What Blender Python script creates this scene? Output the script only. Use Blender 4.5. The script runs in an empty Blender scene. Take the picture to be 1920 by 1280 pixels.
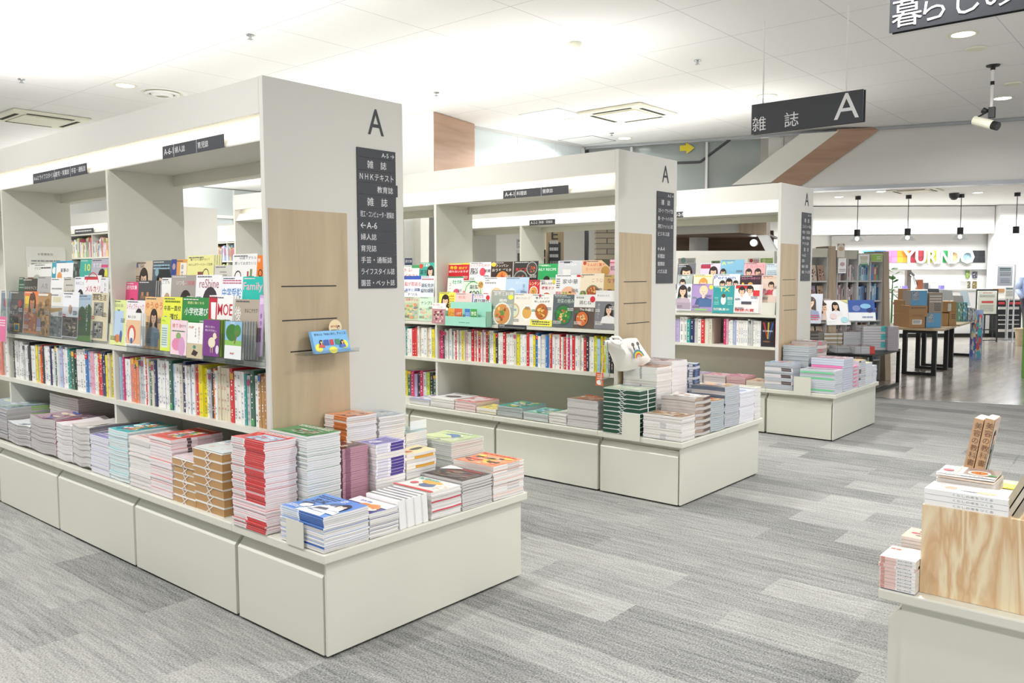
import bpy, math, random
import numpy as np
from mathutils import Vector, Matrix
R = math.radians
rnd = random.Random(7)
scn = bpy.context.scene
col = scn.collection

# ------------------------------------------------------------------ camera
CAM = np.array([-1.91806, -2.59637, 1.5]); F = 1554.045; PY = -7.124
yaw, pit, rol = R(40.5006), R(-4.2618), R(-0.1782)
FW = np.array([math.cos(pit)*math.cos(yaw), math.cos(pit)*math.sin(yaw), math.sin(pit)])
r0 = np.array([math.sin(yaw), -math.cos(yaw), 0.]); u0 = np.cross(r0, FW)
RT = r0*math.cos(rol) + u0*math.sin(rol); UP = -r0*math.sin(rol) + u0*math.cos(rol)
cd = bpy.data.cameras.new('camera'); cam = bpy.data.objects.new('camera', cd); col.objects.link(cam)
cd.sensor_width = 36; cd.lens = F/1920*36; cd.shift_y = PY/1920; cd.clip_start = .05; cd.clip_end = 200
cam.matrix_world = Matrix(((RT[0], UP[0], -FW[0], CAM[0]), (RT[1], UP[1], -FW[1], CAM[1]), (RT[2], UP[2], -FW[2], CAM[2]), (0, 0, 0, 1)))
scn.camera = cam
def at(x, y, ax, v):
    """point of the world plane ax=v that a photograph pixel shows"""
    d = FW + RT*(x-960)/F - UP*(y-640-PY)/F; i = 'xyz'.index(ax)
    return Vector(CAM + d*(v-CAM[i])/d[i])
def far(x, y, D):
    return Vector(CAM + (FW + RT*(x-960)/F - UP*(y-640-PY)/F)*D)

# ------------------------------------------------------------------ light and exposure
vs = scn.view_settings; vs.view_transform = 'Standard'; vs.look = 'None'; vs.gamma = 1; vs.use_curve_mapping = False
vs.exposure = 0.36
w = bpy.data.worlds.new('shop_air'); scn.world = w; w.use_nodes = True
w.node_tree.nodes['Background'].inputs[0].default_value = (.985, .99, 1, 1); w.node_tree.nodes['Background'].inputs[1].default_value = 1.15
scn.cycles.max_bounces = 7; scn.cycles.diffuse_bounces = 4; scn.cycles.transparent_max_bounces = 12
scn.cycles.sample_clamp_indirect = 4; scn.cycles.caustics_reflective = False; scn.cycles.caustics_refractive = False
CEIL = 3.26
def area(name, loc, sx, sy, power, rot=(0, 0, 0), color=(1, 1, 1), disk=False, spread=180):
    l = bpy.data.lights.new(name, 'AREA'); l.energy = power; l.color = color; l.spread = R(spread)
    l.shape = 'DISK' if disk else 'RECTANGLE'; l.size = sx
    if not disk: l.size_y = sy
    o = bpy.data.objects.new(name, l); o.location = loc; o.rotation_euler = rot; col.objects.link(o); return o
S1, S2, S3 = 0.0, 2.7917, 5.5699
UPL = 34; DOWN = 38
# the up-lights lying in the troughs on top of the three magazine gondolas and the tubes tucked behind their fascias
for s, y1, up_ in ((S1, 5.4, 34), (S2, 5.3, 25), (S3, 4.9, 18)):
    area('trough_light', (s+.5625, (.7+y1)/2, 2.265), .3, y1-.9, up_, (R(180), 0, 0), (1, .998, .99), spread=150)
    area('fascia_tube', (s+.185, (.62+y1)/2, 2.225), .03, y1-.66, 4.8, (0, R(-22), 0), (1, .94, .74))
DL = [(1.64, 5.16), (6.02, .84), (5.8, 3.1), (6.44, 3.9), (7.3, 3.35), (4.95, -1.12), (7.7, -.9), (1.6, -1.6), (-1.4, .6), (-1.4, 3.2), (1.6, 2.2), (4.6, 2.0),
      (-1.6, -2.4), (-1.2, 6.0), (3.2, -3.6), (.4, -4.2), (4.6, 5.6)]  # later entries have no fittings, added to light the shop evenly
for i, (x, y) in enumerate(DL):
    area('downlight_and_fill', (x, y, CEIL-.03), .13, .13, DOWN*(.3 if x > 6.9 else .6 if x > 6 else 1), color=(1, .995, .985), disk=True, spread=160)

# ------------------------------------------------------------------ colours and materials
def lin(h):
    if not isinstance(h, str): return tuple(h)
    h = h.lstrip('#') or 'ffffff'; h = h if len(h) == 6 else ''.join(a*2 for a in h); v = [int(h[i:i+2], 16)/255 for i in (0, 2, 4)]
    return tuple(c/12.92 if c <= .04045 else ((c+.055)/1.055)**2.4 for c in v)
class NT:
    def __init__(s, name):
        s.m = bpy.data.materials.new(name); s.m.use_nodes = True; s.t = s.m.node_tree; s.n = s.t.nodes; s.b = s.n['Principled BSDF']
    def add(s, t, **k):
        n = s.n.new(t)
        for a, v in k.items():
            if a.startswith('i_'):
                key = a[2:]; n.inputs[int(key) if key.isdigit() else key.replace('_', ' ')].default_value = v
            else: setattr(n, a, v)
        return n
    def link(s, a, b): s.t.links.new(a, b)
def simple(name, c, rough=.5, metal=0, spec=.5, noise=0, nscale=30, bump=0, coord='Object', stretch=(1, 1, 1), attr=False, coat=0):
    q = NT(name); b = q.b; b.inputs['Roughness'].default_value = rough; b.inputs['Metallic'].default_value = metal
    b.inputs['Specular IOR Level'].default_value = spec; b.inputs['Coat Weight'].default_value = coat
    if attr:
        a = q.add('ShaderNodeAttribute', attribute_name='Col'); src = a.outputs['Color']
    else:
        rgb = q.add('ShaderNodeRGB'); rgb.outputs[0].default_value = (*lin(c), 1); src = rgb.outputs[0]
    tc = q.add('ShaderNodeTexCoord'); mp = q.add('ShaderNodeMapping'); mp.inputs['Scale'].default_value = stretch
    q.link(tc.outputs[coord], mp.inputs[0])
    nz = q.add('ShaderNodeTexNoise', i_Scale=nscale, i_Detail=4.); q.link(mp.outputs[0], nz.inputs['Vector'])
    mr = q.add('ShaderNodeMapRange', i_3=1-noise, i_4=1+noise*.6); q.link(nz.outputs[0], mr.inputs[0])
    mx = q.add('ShaderNodeVectorMath', operation='SCALE'); q.link(src, mx.inputs[0]); q.link(mr.outputs[0], mx.inputs['Scale'])
    q.link(mx.outputs[0], b.inputs['Base Color'])
    if bump:
        bp = q.add('ShaderNodeBump', i_Strength=bump, i_Distance=.002); q.link(nz.outputs[0], bp.inputs['Height']); q.link(bp.outputs[0], b.inputs['Normal'])
    return q.m
def wood(name, c1, c2, scale=6, stretch=(1, 1, .12), rough=.45, dist=3, ring=False):
    q = NT(name); tc = q.add('ShaderNodeTexCoord'); mp = q.add('ShaderNodeMapping'); mp.inputs['Scale'].default_value = stretch
    q.link(tc.outputs['Object'], mp.inputs[0])
    nz = q.add('ShaderNodeTexNoise', i_Scale=scale, i_Detail=6., i_Distortion=.6); q.link(mp.outputs[0], nz.inputs['Vector'])
    src = nz.outputs[0]
    if ring:
        m2 = q.add('ShaderNodeMath', operation='MULTIPLY', i_1=15.); q.link(src, m2.inputs[0])
        m3 = q.add('ShaderNodeMath', operation='PINGPONG', i_1=1.); q.link(m2.outputs[0], m3.inputs[0]); src = m3.outputs[0]
    cr = q.add('ShaderNodeValToRGB'); e = cr.color_ramp.elements
    e[0].position = .3 if not ring else .1; e[0].color = (*lin(c1), 1); e[1].position = .72 if not ring else .95; e[1].color = (*lin(c2), 1)
    q.link(src, cr.inputs[0]); q.link(cr.outputs[0], q.b.inputs['Base Color']); q.b.inputs['Roughness'].default_value = rough
    return q.m
M = {}
M['steel'] = simple('cream_powder_coated_steel', '#d8d7cb', .38, noise=.03, nscale=3, bump=.02)
M['panel'] = simple('ivory_laminate_panel', '#d4d2cb', .45, noise=.02, nscale=5)
M['shade'] = simple('cream_backing_board', '#cfccbd', .5, noise=.02, nscale=4)
M['dark'] = simple('charcoal_sign_plate', '#3b3d42', .4, attr=False, noise=.04, nscale=20)
M['black'] = simple('black_powder_coated_metal', '#15171a', .4, noise=.1, nscale=40)
M['gap'] = simple('dark_rubber_gap', '#26261f', .9)
M['print'] = simple('printed_cover', '', .33, attr=True, noise=.03, nscale=60, coat=.25)
M['matt'] = simple('painted_letters', '', .55, attr=True, noise=.02, nscale=50)
M['chrome'] = simple('brushed_chrome', '#b9bcc0', .25, metal=1, noise=.05, nscale=50)
M['card'] = simple('brown_cardboard', '#c39a70', .8, noise=.12, nscale=60, attr=False)
M['soffit'] = simple('grey_soffit_paint', '#d5d3cf', .6, noise=.02, nscale=4)
M['canvas'] = simple('white_canvas_cloth', '#f1eee8', .85, noise=.05, nscale=300, bump=.3)
M['white'] = simple('white_painted_wall', '#f2f2f0', .7, noise=.01, nscale=4)
M['grey'] = simple('pale_grey_wall', '#cfcfcd', .6, noise=.02, nscale=4)
M['ac'] = simple('ivory_plastic', '#e8e6d4', .45, noise=.02, nscale=5)
M['green'] = simple('green_painted_column', '#7cb356', .5, noise=.02, nscale=5)
M['leaf'] = simple('glossy_green_leaf', '#3d7a2a', .35, noise=.25, nscale=12)
M['maple'] = wood('pale_maple_laminate', '#b3a083', '#c4b192', 5, (3, 3, .35))
M['oak'] = wood('pinkish_oak_cladding', '#a58570', '#b99a84', 4, (.3, .3, 3))
M['oak2'] = wood('grey_oak_upright', '#a8957f', '#bba992', 6, (3, 3, .2))
M['beech'] = wood('beech_table_board', '#b9a487', '#cdbb9f', 6, (.4, 3, 3))
M['ply'] = wood('pine_plywood', '#ead9b6', '#d3ae84', 1.7, (1, 4.2, .8), ring=True)
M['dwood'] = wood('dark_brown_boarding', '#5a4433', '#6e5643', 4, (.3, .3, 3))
# paper edges: attribute colour with fine sheet lines
q = NT('page_edges'); a = q.add('ShaderNodeAttribute', attribute_name='Col'); tc = q.add('ShaderNodeTexCoord')
mp = q.add('ShaderNodeMapping'); mp.inputs['Scale'].default_value = (3, 3, 900); q.link(tc.outputs['Object'], mp.inputs[0])
nz = q.add('ShaderNodeTexNoise', i_Scale=1., i_Detail=2.); q.link(mp.outputs[0], nz.inputs['Vector'])
mr = q.add('ShaderNodeMapRange', i_1=.3, i_2=.7, i_3=.82, i_4=1.04); q.link(nz.outputs[0], mr.inputs[0])
mx = q.add('ShaderNodeVectorMath', operation='SCALE'); q.link(a.outputs['Color'], mx.inputs[0]); q.link(mr.outputs[0], mx.inputs['Scale'])
q.link(mx.outputs[0], q.b.inputs['Base Color']); q.b.inputs['Roughness'].default_value = .75; M['pages'] = q.m
def clear(name, c, alpha, rough=.05):
    q = NT(name); q.n.remove(q.b); tr = q.add('ShaderNodeBsdfTransparent', i_Color=(*lin(c), 1)); gl = q.add('ShaderNodeBsdfGlossy', i_Roughness=rough)
    fr = q.add('ShaderNodeLayerWeight', i_Blend=.25); pw = q.add('ShaderNodeMath', operation='POWER', i_1=3.); q.link(fr.outputs['Facing'], pw.inputs[0])
    mt = q.add('ShaderNodeMath', operation='MULTIPLY_ADD', i_1=.35, i_2=alpha); q.link(pw.outputs[0], mt.inputs[0])
    mxs = q.add('ShaderNodeMixShader'); q.link(mt.outputs[0], mxs.inputs[0]); q.link(tr.outputs[0], mxs.inputs[1]); q.link(gl.outputs[0], mxs.inputs[2])
    q.link(mxs.outputs[0], q.n['Material Output'].inputs[0]); return q.m
M['acrylic'] = clear('clear_acrylic', '#f2f4f5', .05)
M['film'] = clear('clear_plastic_film', '#f7f8fa', .22, .15)
M['glass'] = clear('blue_grey_glass', '#b4c0c4', .12, .05)
M['fritted'] = simple('frosted_blue_grey_glass', '#868d8c', .12, noise=.12, nscale=.9, spec=.6)
M['fritlight'] = simple('pale_frosted_glass', '#d3dcde', .15, noise=.04, nscale=1.5, spec=.6)
def glow(name, c, s):
    q = NT(name); q.n.remove(q.b); e = q.add('ShaderNodeEmission', i_Color=(*lin(c), 1), i_Strength=s)
    q.link(e.outputs[0], q.n['Material Output'].inputs[0]); return q.m
M['lamp'] = glow('lit_lamp_diffuser', '#ffffff', 9)
M['tube'] = glow('lit_tube', '#fff6dc', 3.2)
# carpet planks
q = NT('grey_carpet_planks'); tc = q.add('ShaderNodeTexCoord'); mp = q.add('ShaderNodeMapping')
mp.inputs['Rotation'].default_value = (0, 0, R(90)); q.link(tc.outputs['Object'], mp.inputs[0])
bk = q.add('ShaderNodeTexBrick', offset=.37, offset_frequency=2, i_Scale=1., i_Bias=0., i_2=(0, 0, 0, 1)); bk.inputs['Color1'].default_value = (0, 0, 0, 1); bk.inputs['Color2'].default_value = (1, 1, 1, 1)
for k, v in (('Mortar Size', .0), ('Brick Width', 1.0), ('Row Height', .25)): bk.inputs[k].default_value = v
q.link(mp.outputs[0], bk.inputs['Vector'])
m2 = q.add('ShaderNodeMapping'); m2.inputs['Scale'].default_value = (3.2, 46, 1); q.link(mp.outputs[0], m2.inputs[0])
# shift the streaks plank by plank
ad = q.add('ShaderNodeVectorMath', operation='ADD'); sc = q.add('ShaderNodeVectorMath', operation='SCALE', i_Scale=37.); q.link(bk.outputs[0], sc.inputs[0]); q.link(m2.outputs[0], ad.inputs[0]); q.link(sc.outputs[0], ad.inputs[1])
n1 = q.add('ShaderNodeTexNoise', i_Scale=1., i_Detail=5., i_Roughness=.62); q.link(ad.outputs[0], n1.inputs['Vector'])
n2 = q.add('ShaderNodeTexNoise', i_Scale=130., i_Detail=3.); q.link(mp.outputs[0], n2.inputs['Vector'])
w1 = q.add('ShaderNodeMath', operation='MULTIPLY', i_1=.30); q.link(bk.outputs[0], w1.inputs[0])
w2 = q.add('ShaderNodeMath', operation='MULTIPLY_ADD', i_1=.80); q.link(n1.outputs[0], w2.inputs[0]); q.link(w1.outputs[0], w2.inputs[2])
w3 = q.add('ShaderNodeMath', operation='MULTIPLY_ADD', i_1=1.4); q.link(n2.outputs[0], w3.inputs[0]); q.link(w2.outputs[0], w3.inputs[2])
cr = q.add('ShaderNodeValToRGB'); e = cr.color_ramp.elements; e[0].position = .62; e[0].color = (*lin('#525557'), 1); e[1].position = .99; e[1].color = (*lin('#b3b2ad'), 1)
w4 = q.add('ShaderNodeMath', operation='MULTIPLY', i_1=.62); q.link(w3.outputs[0], w4.inputs[0]); e[0].position = .50; e[1].position = .98
q.link(w4.outputs[0], cr.inputs[0]); q.link(cr.outputs[0], q.b.inputs['Base Color']); q.b.inputs['Roughness'].default_value = .95; q.b.inputs['Specular IOR Level'].default_value = .1
bp = q.add('ShaderNodeBump', i_Strength=.5, i_Distance=.004); q.link(n2.outputs[0], bp.inputs['Height']); q.link(bp.outputs[0], q.b.inputs['Normal'])
M['carpet'] = q.m
# polished stone floor beyond the carpet
q = NT('polished_grey_stone'); tc = q.add('ShaderNodeTexCoord'); mp = q.add('ShaderNodeMapping'); mp.inputs['Scale'].default_value = (.8, 5, 1); mp.inputs['Rotation'].default_value = (0, 0, R(17)); q.link(tc.outputs['Object'], mp.inputs[0])
n1 = q.add('ShaderNodeTexNoise', i_Scale=1.3, i_Detail=6.); q.link(mp.outputs[0], n1.inputs['Vector'])
cr = q.add('ShaderNodeValToRGB'); e = cr.color_ramp.elements; e[0].position = .3; e[0].color = (*lin('#8f8a82'), 1); e[1].position = .7; e[1].color = (*lin('#b3ada4'), 1)
q.link(n1.outputs[0], cr.inputs[0]); q.link(cr.outputs[0], q.b.inputs['Base Color']); q.b.inputs['Roughness'].default_value = .17; M['stone'] = q.m
# ceiling tiles with thin joints and speckle
q = NT('white_ceiling_tiles'); tc = q.add('ShaderNodeTexCoord'); mp = q.add('ShaderNodeMapping'); mp.inputs['Location'].default_value = (.05, .55, 0); q.link(tc.outputs['Object'], mp.inputs[0])
bk = q.add('ShaderNodeTexBrick', offset=0., i_Scale=1.); bk.inputs['Color1'].default_value = bk.inputs['Color2'].default_value = (*lin('#f0efef'), 1); bk.inputs['Mortar'].default_value = (*lin('#c9c9cc'), 1)
for k, v in (('Mortar Size', .004), ('Brick Width', .79), ('Row Height', .79), ('Mortar Smooth', .4)): bk.inputs[k].default_value = v
q.link(mp.outputs[0], bk.inputs['Vector'])
n1 = q.add('ShaderNodeTexNoise', i_Scale=140., i_Detail=2.); q.link(tc.outputs['Object'], n1.inputs['Vector'])
mr = q.add('ShaderNodeMapRange', i_1=.3, i_2=.5, i_3=.965, i_4=1.); q.link(n1.outputs[0], mr.inputs[0])
mx = q.add('ShaderNodeVectorMath', operation='SCALE'); q.link(bk.outputs[0], mx.inputs[0]); q.link(mr.outputs[0], mx.inputs['Scale']); q.link(mx.outputs[0], q.b.inputs['Base Color'])
q.b.inputs['Roughness'].default_value = .85; M['ceiling'] = q.m
# stacked stone wall
q = NT('stacked_stone'); tc = q.add('ShaderNodeTexCoord'); mp = q.add('ShaderNodeMapping'); mp.inputs['Rotation'].default_value = (R(90), 0, 0); q.link(tc.outputs['Object'], mp.inputs[0])
bk = q.add('ShaderNodeTexBrick', i_Scale=1.); bk.inputs['Color1'].default_value = (*lin('#d8cdb8'), 1); bk.inputs['Color2'].default_value = (*lin('#b9b3a6'), 1); bk.inputs['Mortar'].default_value = (*lin('#8a857a'), 1)
for k, v in (('Mortar Size', .008), ('Brick Width', .42), ('Row Height', .1)): bk.inputs[k].default_value = v
q.link(mp.outputs[0], bk.inputs['Vector']); q.link(bk.outputs[0], q.b.inputs['Base Color']); q.b.inputs['Roughness'].default_value = .9; M['rock'] = q.m

# ------------------------------------------------------------------ mesh builder
GL = {}
def glyphs(s, bold=False):
    k = (s, bold)
    if k not in GL:
        c = bpy.data.curves.new('t', 'FONT'); c.body = s; c.resolution_u = 2
        if bold: c.offset = .009
        o = bpy.data.objects.new('t', c); col.objects.link(o); bpy.context.view_layer.update()
        me = bpy.data.meshes.new_from_object(o)
        v = [(a.co.x, a.co.y) for a in me.vertices]; f = [tuple(p.vertices) for p in me.polygons]
        bpy.data.objects.remove(o); bpy.data.meshes.remove(me); bpy.data.curves.remove(c)
        xs = [a[0] for a in v] or [0, 1]; ys = [a[1] for a in v] or [0, 1]
        GL[k] = (v, f, min(xs), max(xs), min(ys), max(ys))
    return GL[k]
class MB:
    def __init__(s): s.v = []; s.f = []; s.c = []; s.mi = []; s.mats = []; s.cm = 0
    def mat(s, key):
        if key not in s.mats: s.mats.append(key)
        s.cm = s.mats.index(key); return s
    def face(s, pts, c='#ffffff'):
        n = len(s.v); s.v += [tuple(p) for p in pts]; s.f.append(tuple(range(n, n+len(pts)))); s.c.append(lin(c)); s.mi.append(s.cm)
    def raw(s, vs, fs, c='#ffffff'):
        n = len(s.v); s.v += [tuple(p) for p in vs]; cc = lin(c)
        for f in fs: s.f.append(tuple(n+i for i in f)); s.c.append(cc); s.mi.append(s.cm)
    def box(s, a, b, c='#ffffff', skip=''):
        x0, y0, z0 = a; x1, y1, z1 = b
        V = [(x0, y0, z0), (x1, y0, z0), (x1, y1, z0), (x0, y1, z0), (x0, y0, z1), (x1, y0, z1), (x1, y1, z1), (x0, y1, z1)]
        s.raw(V, [(0, 3, 2, 1), (4, 5, 6, 7), (0, 1, 5, 4), (1, 2, 6, 5), (2, 3, 7, 6), (3, 0, 4, 7)], c); return s
    def obox(s, o, ux, uy, uz, c='#ffffff'):
        o, ux, uy, uz = map(Vector, (o, ux, uy, uz))
        V = [o, o+ux, o+ux+uy, o+uy, o+uz, o+ux+uz, o+ux+uy+uz, o+uy+uz]
        s.raw(V, [(0, 3, 2, 1), (4, 5, 6, 7), (0, 1, 5, 4), (1, 2, 6, 5), (2, 3, 7, 6), (3, 0, 4, 7)], c); return s
    def prism(s, poly, d, c='#ffffff'):
        """polygon of 3-D points extruded by vector d"""
        P = [Vector(p) for p in poly]; D = Vector(d); n = len(P)
        s.raw(P+[p+D for p in P], [tuple(range(n-1, -1, -1)), tuple(range(n, 2*n))]+[(i, (i+1) % n, n+(i+1) % n, n+i) for i in range(n)], c); return s
    def cyl(s, a, b, r, r2=None, n=16, c='#ffffff', caps=True):
        a, b = Vector(a), Vector(b); r2 = r if r2 is None else r2; d = (b-a).normalized()
        h = Vector((0, 0, 1)) if abs(d.z) < .9 else Vector((1, 0, 0)); u = d.cross(h).normalized(); w_ = d.cross(u)
        V = []
        for k in range(n):
            t = 2*math.pi*k/n; e = u*math.cos(t)+w_*math.sin(t); V += [a+e*r, b+e*r2]
        fs = [(2*k, 2*((k+1) % n), 2*((k+1) % n)+1, 2*k+1) for k in range(n)]
        if caps: fs += [tuple(2*k for k in range(n-1, -1, -1)), tuple(2*k+1 for k in range(n))]
        s.raw(V, fs, c); return s
    def tube(s, pts, r, n=8, c='#ffffff'):
        for a, b in zip(pts[:-1], pts[1:]): s.cyl(a, b, r, n=n, c=c)
        return s
    def lathe(s, o, prof, n=28, c='#ffffff'):
        V = []; fs = []
        for k in range(n):
            t = 2*math.pi*k/n
            for (r, z) in prof: V.append((o[0]+r*math.cos(t), o[1]+r*math.sin(t), o[2]+z))
        m = len(prof)
        for k in range(n):
            for j in range(m-1): fs.append((k*m+j, ((k+1) % n)*m+j, ((k+1) % n)*m+j+1, k*m+j+1))
        s.raw(V, fs, c); return s
    def text(s, t, o, ux, uy, h, c='#ffffff', w=None, bold=False, center=False, right=False, nom=False):
        """text whose cap height is h; o is the lower left corner, ux/uy unit vectors; w squeezes it to a width"""
        o, ux, uy = map(Vector, (o, ux, uy)); v, f, x0, x1, y0, y1 = glyphs(t, bold)
        if not f: return s
        k = h/(.86 if nom else max(y1-y0, .05)); kx = k
        if w is not None and (x1-x0)*k > 0: kx = min(k*1.6, w/(x1-x0)) if w > 0 else k
        W_ = (x1-x0)*kx; off = -W_/2 if center else (-W_ if right else 0); yb = 0 if nom else y0
        s.raw([o+ux*((a-x0)*kx+off)+uy*((b-yb)*k) for a, b in v], f, c); return s
    def disc(s, o, ux, uy, rx, ry, c, n=18, a0=0, a1=360, r_in=0):
        o, ux, uy = map(Vector, (o, ux, uy)); P = []
        for k in range(n+(1 if a1-a0 < 360 else 0)):
            t = R(a0+(a1-a0)*k/n); P.append((math.cos(t), math.sin(t)))
        if r_in:
            for (p, q_) in zip(P, P[1:]+([P[0]] if a1-a0 >= 360 else [])):
                s.face([o+ux*p[0]*rx+uy*p[1]*ry, o+ux*q_[0]*rx+uy*q_[1]*ry, o+ux*q_[0]*rx*r_in+uy*q_[1]*ry*r_in, o+ux*p[0]*rx*r_in+uy*p[1]*ry*r_in], c)
        else: s.face([o+ux*p[0]*rx+uy*p[1]*ry for p in P]+([o] if 0 < a1-a0 < 180 else []), c)
        return s
    def build(s, name, mat=None, parent=None, local=None, smooth=False, bevel=0):
        me = bpy.data.meshes.new(name); me.from_pydata(s.v, [], s.f)
        cl = me.color_attributes.new('Col', 'FLOAT_COLOR', 'CORNER')
        arr = np.ones((len(me.loops), 4), np.float32); tot = np.array([len(f) for f in s.f]); arr[:, :3] = np.repeat(np.array(s.c, np.float32), tot, axis=0)
        cl.data.foreach_set('color', arr.ravel())
        for k in (s.mats or [mat or 'steel']): me.materials.append(M[k])
        if s.mats: me.polygons.foreach_set('material_index', s.mi)
        if smooth: me.polygons.foreach_set('use_smooth', [True]*len(s.f))
        o = bpy.data.objects.new(name, me); col.objects.link(o)
        if parent: o.parent = parent; o.matrix_parent_inverse = Matrix.Translation(-parent.location) if not parent.parent and parent.type == 'EMPTY' and parent.rotation_euler.z == 0 else Matrix.Identity(4)
        if bevel:
            md = o.modifiers.new('Bevel', 'BEVEL'); md.width = bevel; md.segments = 2; md.limit_method = 'ANGLE'
        return o
def short(s):
    for a, b in ((' of the nearest gondola', ' of nearest gondola'), ('one of the copies below the top', 'below the top'), ('topmost ', 'top '), (' with a ', ' with '), (', copy tucked behind the front one', ', hidden copy behind'), ('a large ', ''), (' and a ', ' and '), (' in the ', ' in '), (' on the ', ' on '), (' of the ', ' of '), (' the ', ' '), (' a ', ' ')):
        if len(s.split()) <= 16: break
        s = s.replace(a, b)
    if len(s.split()) > 16: print('LONG', s)
    return s
def tag(o, label=None, cat=None, group=None, kind=None):
    if label: label = short(label)
    if label: o['label'] = label
    if cat: o['category'] = cat
    if group: o['group'] = group
    if kind: o['kind'] = kind
    return o
def thing(name, label, cat, loc=(0, 0, 0), group=None):
    o = bpy.data.objects.new(name, None); o.empty_display_size = .05; col.objects.link(o); o.location = loc
    return tag(o, label, cat, group)
def struct(name, mb, mat=None, **k): return tag(mb.build(name, mat, **k), kind='structure')
X, Y, Z = Vector((1, 0, 0)), Vector((0, 1, 0)), Vector((0, 0, 1)); nX, nY = -X, -Y
def clone(o, loc=None, parent=None):
    c = o.copy(); col.objects.link(c)
    if parent: c.parent = parent
    if loc is not None: c.location = loc
    for ch in list(o.children): clone(ch, None, c)
    return c

# ------------------------------------------------------------------ setting: floor, ceiling, walls
WA = Vector((7.525, 4.111, 0)); WD = Vector((9.04-7.525, -.824-4.111, 0)).normalized(); WN = Vector((-WD.y, WD.x, 0))   # the slanting shop front; WN points to the counter side
if WN.x < 0: WN = -WN
def wl(t, n=0, z=0): return WA+WD*t+WN*n+Z*z
p0, p1 = wl(-16), wl(14)
m = MB(); m.face([(-14, -14, 0), (p1.x, p1.y, 0), (p0.x, p0.y, 0), (-14, 20, 0)]); struct('floor', m, 'carpet')
m = MB(); m.face([(p1.x, p1.y, -.002), (34, -14, -.002), (34, 26, -.002), (p0.x, p0.y, -.002)]); struct('floor_stone', m, 'stone')
m = MB(); m.obox(p1+Z*-.001-WN*.02, (p0-p1), WN*.04, Z*.004); struct('trim_1', m, 'chrome')
m = MB(); m.face([(-14, -14, CEIL), (-14, 20, CEIL), (p0.x, p0.y, CEIL), (p1.x, p1.y, CEIL)]); struct('ceiling', m, 'ceiling')
m = MB(); m.face([(p1.x, p1.y, CEIL), (p0.x, p0.y, CEIL), (34, 26, CEIL), (34, -14, CEIL)]); struct('ceiling_lobby', m, 'white')
def wp(x, y, n=0):
    """a pixel on the shop front plane pushed out by n"""
    d = FW + RT*(x-960)/F - UP*(y-640-PY)/F; nn = np.array(WN); q0 = np.array(WA)+nn*n
    return Vector(CAM + d*((q0-CAM)@nn)/(d@nn))
# soffit over the shop front: solid at the right, glazed at the left
tS = 2.95
m = MB(); m.obox(wl(tS-.55, 0, 2.57), WD*13, WN*.16, Z*(CEIL-2.57)); struct('wall_right', m, 'soffit')
m = MB(); m.obox(wl(-.1, -.03, CEIL-.035), WD*13, WN*.05, Z*.034); struct('trim_2', m, 'chrome')
m = MB(); m.obox(wl(1.1, -.03, 2.53), WD*12, WN*.2, Z*.04); struct('trim_3', m, 'chrome')
m = MB()
for t in (.62, 1.62, 2.55): m.obox(wl(t, -.02, 2.2), WD*.03, WN*.04, Z*(CEIL-2.24))
struct('trim_4', m, 'grey')
m = MB(); m.obox(wl(-.02, -.02, 0), WD*.045, WN*.05, Z*(CEIL-.04)); struct('trim_8', m, 'black')
m = MB(); m.obox(wl(.0, .02, 2.2), WD*2.3, WN*.012, Z*(CEIL-2.24)); struct('window_1', m, 'fritted')
m = MB(); m.tube([wp(1262, 305.5, .01), wp(1313, 303.5, .01), wp(1372, 259, .01)], .016); struct('trim_5', m, 'dark')
m = MB(); m.prism([wp(x, y, .0) for x, y in ((1275, 283), (1287, 283), (1287, 289), (1303, 277), (1286, 267), (1286, 272), (1275, 273))], -WN*.006, '#cdbb2a')
tag(m.build('arrow_sign', 'matt'), 'yellow arrow pointing right behind the glazing above the shop front', 'sign')
# escalator housing slanting through the opening
esc = thing('escalator_housing', 'slanting escalator housing with cream side and wood underside above the shop front', 'escalator', wp(1500, 300, -.2))
s0, s1, s2 = [(1372, 347), (1500, 251)], [(1445, 342), (1572, 246)], [(1502, 348), (1650, 243)]
e = [wp(*s0[0], -.25), wp(*s0[1], -.25), wp(*s1[1], -.25), wp(*s1[0], -.25)]
m = MB(); m.prism(e, WN*.1); m.build('side_cladding', 'panel', esc)
e2 = [wp(*s1[0], -.25)+WN*.0, wp(*s1[1], -.25), wp(*s2[1], -.02), wp(*s2[0], -.02)]
m = MB(); m.prism(e2, WN*.02+Z*.03); m.build('wood_underside', 'oak', esc)
# hanging bulkhead with oak end, frosted glass screen
bx = thing('bulkhead', 'white ceiling bulkhead with an oak clad face beside the frosted glass', 'bulkhead', (4.75, 4.2, 2.45)); bx['kind'] = 'structure'; bx.name = 'wall_bulkhead'
c0, c1, c2 = at(757, 219, 'z', CEIL), at(812.5, 209, 'z', CEIL), at(888, 232, 'z', CEIL)
m = MB(); m.prism([c0-Z*.9, c1-Z*.9, c2-Z*.9, c2+Vector((-.25, .9, -.9)), c0+Vector((.1, .6, -.9))], Z*.899); m.build('white_casing', 'white', bx)
nn = (c2-c1).cross(Z).normalized()
m = MB(); m.obox(c1-Z*.905, c2-c1, nn*.012, Z*.9); m.build('oak_face', 'oak', bx)
g0, g1 = at(889, 236, 'z', CEIL), at(1090, 274, 'z', CEIL)
m = MB(); m.obox(g0-Z*.85, g1-g0, Y*.012, Z*.83); struct('window_2', m, 'fritlight')
m = MB(); m.obox(g0-Z*.03-Y*.02, g1-g0, Y*.05, Z*.03)
for k in (.0, .37, .72, .99): m.obox(g0+(g1-g0)*k-Z*.85-Y*.004, (g1-g0).normalized()*.008, Y*.02, Z*.85)
struct('trim_6', m, 'grey')
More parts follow.
